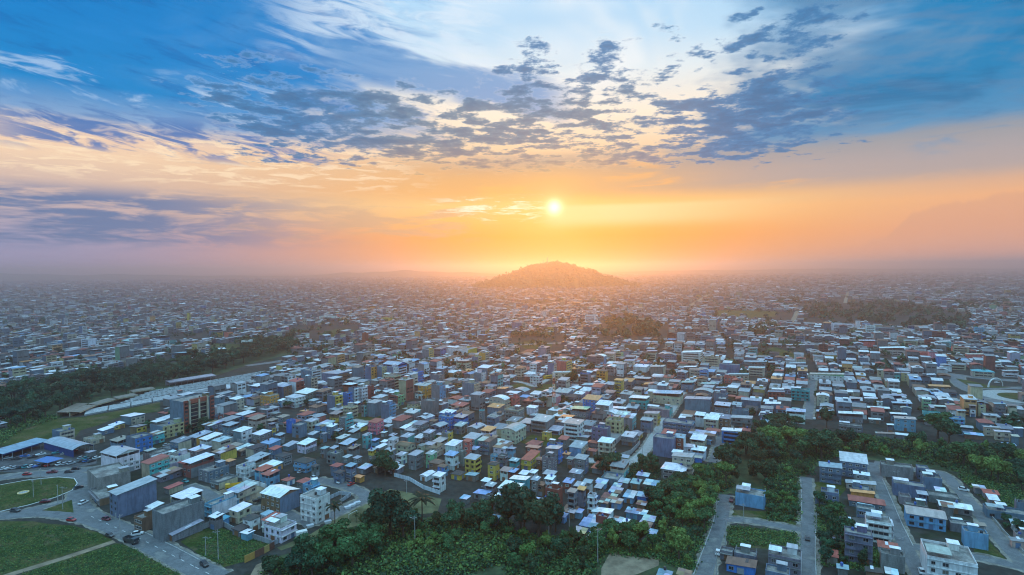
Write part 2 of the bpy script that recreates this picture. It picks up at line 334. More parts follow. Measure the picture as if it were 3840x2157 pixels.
# ------------------------------------------------------------------ mesh and object helpers
class MB:
    """collects faces; build() links them as ONE mesh object"""
    def __init__(s): s.v = []; s.f = []; s.mi = []
    def face(s, pts, mi=0):
        k = len(s.v); s.v += [tuple(p) for p in pts]; s.f.append(tuple(range(k, k + len(pts)))); s.mi.append(mi)
    def hexa(s, c, mi=0, mtop=None):       # 8 corners: bottom ring then top ring, counter-clockwise from above
        k = len(s.v); s.v += [tuple(p) for p in c]
        for q, top in (((3,2,1,0), 0), ((4,5,6,7), 1), ((0,1,5,4), 0), ((1,2,6,5), 0), ((2,3,7,6), 0), ((3,0,4,7), 0)):
            s.f.append(tuple(k + i for i in q)); s.mi.append(mtop if top and mtop is not None else mi)
    def box(s, x0, x1, y0, y1, z0, z1, mi=0, mtop=None):
        s.hexa([(x0,y0,z0),(x1,y0,z0),(x1,y1,z0),(x0,y1,z0),(x0,y0,z1),(x1,y0,z1),(x1,y1,z1),(x0,y1,z1)], mi, mtop)
    def tube(s, p0, p1, r0, r1=None, n=6, mi=0):
        r1 = r0 if r1 is None else r1
        p0, p1 = Vector(p0), Vector(p1); d = (p1 - p0).normalized()
        a = d.orthogonal().normalized(); b = d.cross(a); k = len(s.v)
        for p, r in ((p0, r0), (p1, r1)):
            for i in range(n):
                t = 2 * math.pi * i / n; s.v.append(tuple(p + a * math.cos(t) * r + b * math.sin(t) * r))
        for i in range(n):
            j = (i + 1) % n; s.f.append((k + i, k + j, k + n + j, k + n + i)); s.mi.append(mi)
        s.f.append(tuple(k + n + i for i in range(n))); s.mi.append(mi); s.f.append(tuple(k + n - 1 - i for i in range(n))); s.mi.append(mi)
    def mesh(s, name, mats):
        me = bpy.data.meshes.new(name); me.from_pydata(s.v, [], s.f)
        for m in (mats if isinstance(mats, (list, tuple)) else [mats]): me.materials.append(m)
        if any(s.mi): me.polygons.foreach_set('material_index', s.mi)
        me.update(); return me
    def build(s, name, mats, parent=None, color=None): return link(name, s.mesh(name, mats), parent, color)
def link(name, me, parent=None, color=None):
    o = bpy.data.objects.new(name, me); COL.objects.link(o)
    if parent is not None: o.parent = parent
    if color is not None: o.color = (*color[:3], 1.0)
    return o
def tag(o, label=None, cat=None, group=None, kind=None):
    if label: o['label'] = label
    if cat: o['category'] = cat
    if group: o['group'] = group
    if kind: o['kind'] = kind
    return o
def empty(name, loc, rz=0.0):
    o = bpy.data.objects.new(name, None); COL.objects.link(o); o.location = loc; o.rotation_euler = (0, 0, rz); o.empty_display_size = 1.0
    return o
def copy_tree(o, parent=None):
    c = o.copy(); COL.objects.link(c)
    if parent is not None: c.parent = parent
    for ch in list(o.children): copy_tree(ch, c)
    return c
def np_mesh(name, verts, quads, mats, cols=None, mi=None, tint=None, smooth=False):
    """big mesh from numpy arrays; cols: one colour per quad"""
    me = bpy.data.meshes.new(name); nv, nq = len(verts), len(quads)
    me.vertices.add(nv); me.vertices.foreach_set('co', np.asarray(verts, np.float32).ravel())
    k = quads.shape[1]
    me.loops.add(nq * k); me.loops.foreach_set('vertex_index', np.asarray(quads, np.int32).ravel())
    me.polygons.add(nq); me.polygons.foreach_set('loop_start', np.arange(0, nq * k, k, dtype=np.int32))
    try: me.polygons.foreach_set('loop_total', np.full(nq, k, dtype=np.int32))
    except Exception: pass
    for m in (mats if isinstance(mats, (list, tuple)) else [mats]): me.materials.append(m)
    if mi is not None: me.polygons.foreach_set('material_index', np.asarray(mi, np.int32))
    me.update(calc_edges=True); me.validate()
    if cols is not None:
        a = me.color_attributes.new('Col', 'FLOAT_COLOR', 'CORNER')
        c = np.concatenate([np.asarray(cols, np.float32)[:, :3], np.ones((nq, 1), np.float32)], 1)
        a.data.foreach_set('color', np.repeat(c, k, 0).ravel())
    if tint is not None:
        a = me.attributes.new('Tint', 'FLOAT', 'FACE'); a.data.foreach_set('value', np.asarray(tint, np.float32))
    return me
# photo tiles used to place things: origin and scale in pixels of the 3840 wide photograph
TILES = {'A': (0,1400,.5232), 'B': (960,1400,.5232), 'C': (1920,1400,.5232), 'D': (2880,1400,.5232),
         'E': (0,950,.38005), 'F': (960,950,.38005), 'G': (1920,950,.38005), 'H': (2880,950,.38005),
         'a': (0,1420,.25575), 'b': (600,1420,.25575), 'c': (1200,1420,.25575), 'd': (1800,1420,.25575), 'e': (2400,1420,.25575),
         'g': (3240,1420,.25575), 'h': (600,1787,.25575), 'i': (1700,1660,.25575), 'o': (0,0,1.4907)}
def tp(t, x, y, z=0.0):
    ox, oy, s = TILES[t]; return at(ox + x * s, oy + y * s, z)
def px_of(p):
    d = cam_rot.transposed() @ (Vector(p) - Vector((0, 0, CAMH)))
    return (1920.0 + FPX * d.x / -d.z, 1078.5 - FPX * d.y / -d.z)
# ------------------------------------------------------------------ buildings
WCOL = {'g': (.215,.22,.225), 'b': (.145,.205,.275), 'w': (.70,.70,.70), 'c': (.52,.45,.33), 'y': (.62,.44,.10), 'o': (.70,.33,.09), 'p': (.74,.22,.27),
        'r': (.30,.095,.07), 't': (.10,.47,.47), 'T': (.03,.38,.38), 'B': (.05,.22,.55), 'G': (.22,.48,.26), 'n': (.23,.145,.09), 'l': (.38,.35,.46),
        'L': (.16,.36,.52), 'k': (.62,.17,.14), 'v': (.17,.17,.24), 'O': (.52,.46,.25), 's': (.27,.265,.25)}
WNAME = {'g': 'grey block', 'b': 'blue-grey', 'w': 'white', 'c': 'cream', 'y': 'yellow', 'o': 'orange', 'p': 'pink', 'r': 'red brick', 't': 'turquoise', 'T': 'teal', 'B': 'blue',
         'G': 'green', 'n': 'brown', 'l': 'lilac', 'L': 'pale blue', 'k': 'coral red', 'v': 'violet-grey', 'O': 'olive', 's': 'stained grey'}
RCOL = {'Z': (.84,.84,.86), 'z': (.42,.43,.46), 'k': (.07,.065,.065), 'R': (.42,.12,.09), 'u': (.26,.14,.09), 'B': (.28,.42,.62), 'G': (.30,.52,.34), 'o': (.74,.34,.14), 't': (.12,.42,.48), 'n': (.20,.13,.09), 'f': (.4,.4,.4)}
RNAME = {'Z': 'white sheet', 'z': 'grey zinc', 'k': 'dark', 'R': 'red sheet', 'u': 'rusty sheet', 'B': 'blue sheet', 'G': 'green sheet', 'o': 'orange sheet', 't': 'turquoise sheet', 'n': 'brown sheet'}
TH = R(-28.0)
UX = Vector((math.cos(TH), math.sin(TH), 0)); UY = Vector((-math.sin(TH), math.cos(TH), 0))
FLOOR = 2.65
_win = {}
def window_mesh(kind):
    if kind not in _win:
        m = MB(); w, h = 0.5, 0.5         # unit window in x,z facing -y, scaled by the object
        if kind == 'sash':
            f = 0.09
            m.box(-w, w, -0.06, 0.02, -h, -h + f); m.box(-w, w, -0.06, 0.02, h - f, h)
            m.box(-w, -w + f * .7, -0.055, 0.02, -h + f, h - f); m.box(w - f * .7, w, -0.055, 0.02, -h + f, h - f)
            m.box(-0.03, 0.03, -0.05, 0.0, -h + f, h - f)
            m.face([(-w + f * .7, -0.015, -h + f), (w - f * .7, -0.015, -h + f), (w - f * .7, -0.015, h - f), (-w + f * .7, -0.015, h - f)], 1)
        elif kind == 'band':
            m.box(-w, w, -0.08, 0.02, -h, -h + .06); m.box(-w, w, -0.08, 0.02, h - .06, h)
            for i in range(5):
                x = -w + i * (2 * w - .016) / 4; m.box(x, x + .016, -0.05, 0.0, -h + .06, h - .06)
            m.face([(-w, -0.02, -h + .06), (w, -0.02, -h + .06), (w, -0.02, h - .06), (-w, -0.02, h - .06)], 1)
        elif kind == 'door':
            m.box(-w, -w + .08, -0.06, 0.02, -h, h); m.box(w - .08, w, -0.06, 0.02, -h, h); m.box(-w + .08, w - .08, -0.06, 0.02, h - .05, h)
            m.box(-w + .08, w - .08, -0.03, 0.0, -h, h - .05, 0)
        _win[kind] = m.mesh('window' if kind != 'door' else 'door', [M_MATT, M_GLASS])
    return _win[kind]
_pane = {}
def near_window(kind):      # frame without glass, and its pane
    if kind not in _pane:
        src = window_mesh(kind); m1, m2 = MB(), MB()
        for p in src.polygons:
            (m2 if p.material_index == 1 else m1).face([src.vertices[i].co for i in p.vertices])
        _pane[kind] = (m1.mesh('window', M_MATT), m2.mesh('pane', M_GLASS))
    return _pane[kind]
def put_window(root, kind, side, u, z, ww, hh, W, D, col, off=0.02):
    near = kind != 'door' and root.location.y < 330
    o = link('door' if kind == 'door' else 'window', near_window(kind)[0] if near else window_mesh(kind), root, col)
    if near: link('pane', near_window(kind)[1], o)
    if side == 'S': o.location = (u, -D / 2 - off, z)
    elif side == 'R': o.location = (W / 2 + off, u, z); o.rotation_euler = (0, 0, R(90))
    elif side == 'N': o.location = (u, D / 2 + off, z); o.rotation_euler = (0, 0, R(180))
    o.scale = (ww, 1.0, hh)
    return o
_tank = None
def tank_mesh():
    global _tank
    if _tank is None:
        m = MB(); n = 10; prof = [(0.0, .5), (.9, .55), (1.15, .42), (1.3, .14)]
        rings = []
        for z, r in prof:
            rings.append([(r * math.cos(2 * math.pi * i / n), r * math.sin(2 * math.pi * i / n), z) for i in range(n)])
        for a, b in zip(rings, rings[1:]):
            for i in range(n): m.face([a[i], a[(i + 1) % n], b[(i + 1) % n], b[i]])
        m.face(rings[-1]); _tank = m.mesh('water_tank', M_PAINT)
    return _tank
def sheet(m, p, t=0.07):      # thick roof sheet from 4 corners
    q = [Vector(a) for a in p]; m.hexa([v - Vector((0, 0, t)) for v in q] + q)
FOOT = []       # footprints: (centre, half w, half d, rot, height)
HOUSES = []     # (object, base words, landmark key, ground point)
def house(t, x0, x1, y, n, ratio, wall, fac=None, roof='sZ', win='S', label=None, key=None, dd=None, rot=0.0, opn=False, cat='house', name=None, hh=None, place=None):
    rng = random.Random(int(x0 * 7 + y * 13 + n * 101))
    ox, oy, sc = TILES[t or 'o']
    h = hh if hh else n * FLOOR + 0.2
    c = at(ox + (x0 + x1) / 2 * sc, oy + y * sc, h + 0.2)
    th = TH + R(rot); ux = Vector((math.cos(th), math.sin(th), 0)); uy = Vector((-math.sin(th), math.cos(th), 0))
    def span(u): return abs(FPX / c.y * (u.x - c.x / c.y * u.y))
    Wpx = (x1 - x0) * sc
    kx, ky = span(ux), span(uy)
    if dd is not None: D = dd; W = max(3.5, (Wpx - ky * D) / kx)
    else: W = Wpx / (kx + ky * ratio); D = W * ratio
    if place: c = Vector((place[0], place[1], h)); W, D = place[2], place[3]; th = TH
    W = min(max(W, 3.2), 34.0); D = min(max(D, 3.2), 34.0)
    if roof[0] in 'sghax': W = max(W - 0.7, 3.0); D = max(D - 0.7, 3.0)
    fac = fac or wall
    depth = c.y
    root = empty(name or ('shack' if roof[0] == 'x' else 'house'), (c.x, c.y, 0), th)
    wcol, fcol = WCOL[wall], WCOL[fac]
    jit = lambda col, a=.10: tuple(min(.85, max(.01, v * (1 + rng.uniform(-a, a)))) for v in col)
    rk, rc = roof[0], roof[1]
    top = h
    wm = M_BLOCK if wall in 'gs' else M_PLASTER
    # ---- walls
    m = MB(); hw, hd = W / 2, D / 2; opn2 = False
    if rk == 'f':
        pt = 0.18; ph = rng.choice((0.5, 0.8, 1.0))
        m.box(-hw, hw, -hd, hd, -0.3, h, 0, 1)
        for (a, b_, c_, d_) in ((-hw, hw, -hd, -hd + pt), (-hw, hw, hd - pt, hd), (-hw, -hw + pt, -hd + pt, hd - pt), (hw - pt, hw, -hd + pt, hd - pt)):
            m.box(a, b_, c_, d_, h + .003, h + ph)
    else:
        opn2 = opn or (n >= 2 and rng.random() < 0.35 and rk in 'sg')
        wh = h - (FLOOR * 0.92 if opn2 else 0.0)
        m.box(-hw, hw, -hd, hd, -0.3, wh, 0, 1)
        if opn2:      # roof carried on posts over an open top terrace
            pr = 0.14
            for a in (-hw + .2, 0, hw - .2):
                for b_ in (-hd + .2, 0, hd - .2):
                    if a or b_: m.box(a - pr, a + pr, b_ - pr, b_ + pr, wh, h)
            m.box(-hw, hw, -hd, -hd + .15, wh + .003, wh + 0.95); m.box(hw - .15, hw, -hd + .15, hd, wh + .003, wh + .95)
            m.box(-hw, -hw + .15, -hd + .15, hd, wh + .003, wh + rng.choice((.95, 2.4))); m.box(-hw + .15, hw - .15, hd - .15, hd, wh + .003, wh + 2.4)
    m.build('wall', [wm, M_SLAB], root, jit(wcol))
    # ---- painted facade on the street side and windows
    nf = max(1, n - 1) if opn2 else n
    wcolr = rng.choice(((.75,.75,.72), (.75,.75,.72), (.08,.07,.06), (.35,.35,.35)))
    far = depth > 560
    over = 0.0
    for side in 'SR':
        L = W if side == 'S' else D
        if side == 'R' and fac != wall or (side == 'S' and 'P' in win):
            fm = MB(); z0, z1 = 0.0, nf * FLOOR + (0.5 if rk == 'f' else 0.0)
            if side == 'R': fm.box(hw + .004, hw + .10, -hd + .05, hd - .05, z0, z1)
            else: fm.box(-hw + .05, hw - .05, -hd - .10, -hd - .004, z0, z1)
            fm.build('facade', M_PLASTER, root, jit(fcol, .05)); base = 0.10
        else: base = 0.0
        if side not in win: continue
        if depth > 1500: continue
        # floor slabs / balcony lines
        if not far or rng.random() < .5:
            pr = rng.choice((.12, .25, .8)) if depth < 600 else .3; bcol = jit(fcol if side == 'R' or 'P' in win else wcol, .08)
            for f in range(1, nf + 1):
                z = f * FLOOR - .12; bm_ = MB()
                if f == nf and rk != 'f': continue
                if side == 'R': bm_.box(hw + base + .004, hw + base + pr, -hd + .06, hd - .06, z, z + .2)
                else: bm_.box(-hw + .06, hw - .06, -hd - base - pr, -hd - base - .004, z, z + .2)
                if pr > .5 and f < nf + 0 and rng.random() < .8:
                    if side == 'R': bm_.box(hw + base + pr - .1, hw + base + pr, -hd + .06, hd - .06, z + .2, z + 1.05)
                    else: bm_.box(-hw + .06, hw - .06, -hd - base - pr, -hd - base - pr + .1, z + .2, z + 1.05)
                bm_.build('balcony' if pr > .5 else 'floor_slab', M_PLASTER, root, bcol)
        band = far or rng.random() < .12
        nw = 1 if band else max(1, min(6, int(L / 3.0)))
        for f in range(nf):
            z = f * FLOOR + 1.45
            for k in range(nw):
                if not band and rng.random() < .10: continue
                u = (k + .5) / nw * L - L / 2
                if band: put_window(root, 'band', side, 0, z, L * .8, 1.25, W, D, wcolr, base + .02)
                elif f == 0 and k == nw // 2 and depth < 520: put_window(root, 'door', side, u, 1.1, 1.6 if rng.random() < .5 else 2.4, 2.2, W, D, rng.choice(((.25,.12,.06), (.3,.32,.34), (.10,.18,.3))), base + .02)
                else: put_window(root, 'sash', side, u, z, rng.choice((1.2, 1.5, 1.8)), rng.choice((1.2, 1.4)), W, D, wcolr, base + .02)
    # ---- roof
    rcol = RCOL[rc] if rc in RCOL else RCOL['Z']
    if rc == 'Z' and rng.random() < .55: rcol = rng.choice(((.46,.52,.58), (.58,.58,.58), (.38,.40,.42), (.46,.42,.37), (.34,.27,.23), (.30,.42,.46)))
    if rc == 'z' and rng.random() < .45: rcol = rng.choice(((.30,.22,.18), (.24,.25,.27), (.34,.38,.42)))
    rcol = jit(rcol, .08)
    ov = 0.45
    X0, X1, Y0, Y1 = -hw - ov, hw + ov, -hd - ov, hd + ov
    if rk == 's':
        m = MB(); sl = rng.choice((.06, .09, .12)); ax = 0 if ratio < .9 else 1
        zf = lambda x, y: h + .12 + (sl * (y + hd) if ax == 1 else sl * (x + hw) * .7)
        sheet(m, [(X0, Y0, zf(X0, Y0)), (X1, Y0, zf(X1, Y0)), (X1, Y1, zf(X1, Y1)), (X0, Y1, zf(X0, Y1))])
        rf = m.build('roof', M_METAL, root, rcol)
        g_ = MB()      # wall infill under the slope
        g_.hexa([(-hw,-hd,h-.01),(hw,-hd,h-.01),(hw,hd,h-.01),(-hw,hd,h-.01)] + [(a, b_, zf(a, b_) - .075) for a, b_ in ((-hw,-hd),(hw,-hd),(hw,hd),(-hw,hd))])
        if not opn2: g_.build('gable', wm, root, jit(wcol)) 
        zt = zf
    elif rk == 'g':
        m = MB(); r = (hd if ratio < 1 else hw) * .30
        if ratio < 1:
            for s_ in (-1, 1):
                yy = s_ * (hd + ov); p = [(X0, yy, h - .02), (X1, yy, h - .02), (X1, 0, h + r), (X0, 0, h + r)]
                sheet(m, p if s_ < 0 else [p[1], p[0], p[3], p[2]])
        else:
            for s_ in (-1, 1):
                xx = s_ * (hw + ov); p = [(xx, Y1, h - .02), (xx, Y0, h - .02), (0, Y0, h + r), (0, Y1, h + r)]
                sheet(m, p if s_ < 0 else [p[1], p[0], p[3], p[2]])
        m.build('roof', M_METAL, root, rcol)
        for q in (-1, 1):
            g_ = MB(); gc = jit(wcol)
            if ratio < 1: xx = q * (hw - .02); g_.face([(xx, -hd, h), (xx, hd, h), (xx, 0, h + r - .08)])
            else: yy = q * (hd - .02); g_.face([(-hw, yy, h), (hw, yy, h), (0, yy, h + r - .08)])
            g_.build('gable', wm, root, gc)
    elif rk == 'h':
        m = MB(); e = min(hw, hd); r = e * .42; rx, ry = (hw - e) + .05, (hd - e) + .05
        a = [(X0, Y0, h + .05), (X1, Y0, h + .05), (X1, Y1, h + .05), (X0, Y1, h + .05)]
        if rx > ry: A_, B_ = (-rx, 0, h + r), (rx, 0, h + r)
        else: A_, B_ = (0, -ry, h + r), (0, ry, h + r)
        if rx > ry: fs = [(a[0], a[1], B_, A_), (a[1], a[2], B_), (a[2], a[3], A_, B_), (a[3], a[0], A_)]
        else: fs = [(a[0], a[1], A_), (a[1], a[2], B_, A_), (a[2], a[3], B_), (a[3], a[0], A_, B_)]
        for f in fs: m.face(f)
        m.box(X0, X1, Y0, Y1, h - .08, h + .04)
        m.build('roof', M_METAL, root, rcol)
    elif rk == 'a':
        m = MB(); N = 8; r = hw * .28
        for i in range(N):
            def P(k, yy):
                xx = X0 + (X1 - X0) * k / N; return (xx, yy, h + .1 + r * (1 - (2 * k / N - 1) ** 2))
            sheet(m, [P(i, Y0), P(i + 1, Y0), P(i + 1, Y1), P(i, Y1)])
        m.build('roof', M_METAL, root, rcol)
        for yy in (-hd + .02, hd - .02):
            g_ = MB(); g_.face([(-hw, yy, h)] + [(hw, yy, h)] + [(hw - 2 * hw * k / N, yy, h + .03 + r * (1 - (1 - 2 * k / N) ** 2)) for k in range(0, N + 1)]); g_.build('gable', wm, root, jit(wcol, .03))
    elif rk == 'x':      # patched shack roof: every sheet its own piece
        k = 0; nx, ny = max(2, int(W / 2.6)), max(2, int(D / 3.2))
        pal = {'B': ((.30,.45,.62), (.42,.52,.66), (.55,.58,.64), (.22,.30,.42)), 'u': ((.24,.13,.09), (.34,.20,.14), (.5,.48,.48), (.17,.11,.09)), 'Z': ((.72,.73,.78), (.55,.56,.6), (.4,.44,.52), (.24,.14,.10)), 'y': ((.62,.55,.22), (.5,.5,.5), (.3,.42,.55), (.4,.38,.2))}[rc if rc in 'BuZy' else 'Z']
        for i in range(nx):
            for j in range(ny):
                xa, xb = X0 + (X1 - X0) * i / nx - .12, X0 + (X1 - X0) * (i + 1) / nx + .12
                ya, yb = Y0 + (Y1 - Y0) * j / ny - .15, Y0 + (Y1 - Y0) * (j + 1) / ny + .2
                z = h + .10 + .09 * (ya - Y0) + .03 * ((i + j) % 2) + rng.uniform(0, .05); z2 = z + .09 * (yb - ya) + rng.uniform(-.06, .08)
                m = MB(); sheet(m, [(xa, ya, z), (xb, ya, z + rng.uniform(-.03, .03)), (xb, yb, z2), (xa, yb, z2)], .04)
                m.build('roof_sheet', M_METAL, root, jit(rng.choice(pal), .15))
    if rk in 'sag' and depth < 520 and rng.random() < .45:      # clear skylight sheet
        m = MB(); a = rng.uniform(-.25, .15) * W; b_ = rng.uniform(-.2, .1) * D
        if rk == 's':
            sheet(m, [(a, b_, zt(a, b_) + .05), (a + 1.0, b_, zt(a + 1, b_) + .05), (a + 1.0, b_ + 2.6, zt(a + 1, b_ + 2.6) + .05), (a, b_ + 2.6, zt(a, b_ + 2.6) + .05)], .04)
            m.build('skylight', M_GLASS if rng.random() < .4 else M_PAINT, rf, (.8, .82, .86))
    if rk == 'f' and depth < 900:
        if rng.random() < .75 and W > 5:      # stair head with its own little roof
            m = MB(); sw, sdp = min(3.2, W * .4), min(3.6, D * .4); xx, yy = -hw + .3 + rng.random() * (W - sw - .6), hd - .3 - sdp
            m.box(xx, xx + sw, yy, yy + sdp, h + .004, h + 2.4); sh_ = m.build('stair_head', M_PLASTER, root, jit(fcol))
            m = MB(); m.box(xx - .3, xx + sw + .3, yy - .3, yy + sdp + .2, h + 2.41, h + 2.52); m.build('stair_head_roof', M_METAL, sh_, rng.choice((RCOL['Z'], RCOL['z'])))
        if rng.random() < .4 and W > 6 and D > 6:      # sheet canopy over part of the terrace
            m = MB(); cw, cd = W * rng.uniform(.4, .6), D * rng.uniform(.35, .5)
            sheet(m, [(-hw + .1, -hd + .3, h + 2.2), (-hw + .1 + cw, -hd + .3, h + 2.2), (-hw + .1 + cw, -hd + .3 + cd, h + 2.5), (-hw + .1, -hd + .3 + cd, h + 2.5)])
            cn_ = m.build('canopy', M_METAL, root, jit(rng.choice((RCOL['Z'], RCOL['z'], RCOL['Z']))))
            for a in (-hw + .3, -hw + cw - .2):
                for b_ in (-hd + .5, -hd + cd + .1): pm = MB(); pm.box(a, a + .12, b_, b_ + .12, h + .004, h + 2.2); pm.build('canopy_post', M_STEEL, cn_)
        if rng.random() < .3:      # column stubs waiting for another floor
            for a in (-hw + .35, hw - .35):
                for b_ in (-hd + .35, hd - .35):
                    pm = MB(); pm.box(a - .13, a + .13, b_ - .13, b_ + .13, h + .004, h + 1.5); pm.build('column_stub', M_CONC, root)
    if depth < 650 and rng.random() < (.4 if rk == 'f' else .12):
        o = link('water_tank', tank_mesh(), root, rng.choice(((.03, .08, .28), (.03, .03, .035), (.05, .12, .4))))
        o.location = (hw * rng.uniform(-.5, .6), hd * rng.uniform(-.2, .5), h + (.02 if rk == 'f' else 1.2 if rk != 's' else .35 + .1 * D * .5))
    root['category'] = cat
    FOOT.append((c.x, c.y, W / 2 + .4, D / 2 + .4, th, h))
    st = ('one', 'two', 'three', 'four', 'five', 'six', 'seven', 'eight')[min(n, 8) - 1]
    kindw = {'s': 'lean-to roof', 'g': 'gable roof', 'h': 'hip roof', 'a': 'arched roof', 'f': 'flat roof', 'x': 'patched roof'}[rk]
    main = WNAME[fac if fac != wall else wall]
    words = f"{main} {st}-storey {cat}"
    rw = 'flat concrete roof' if rk == 'f' else ('patched sheet roof' if rk == 'x' else f"{RNAME.get(rc, 'grey').split()[0]} {kindw}")
    HOUSES.append(dict(o=root, words=words, rw=rw, label=label, key=key, p=Vector((c.x, c.y, 0)), h=h))
    return root
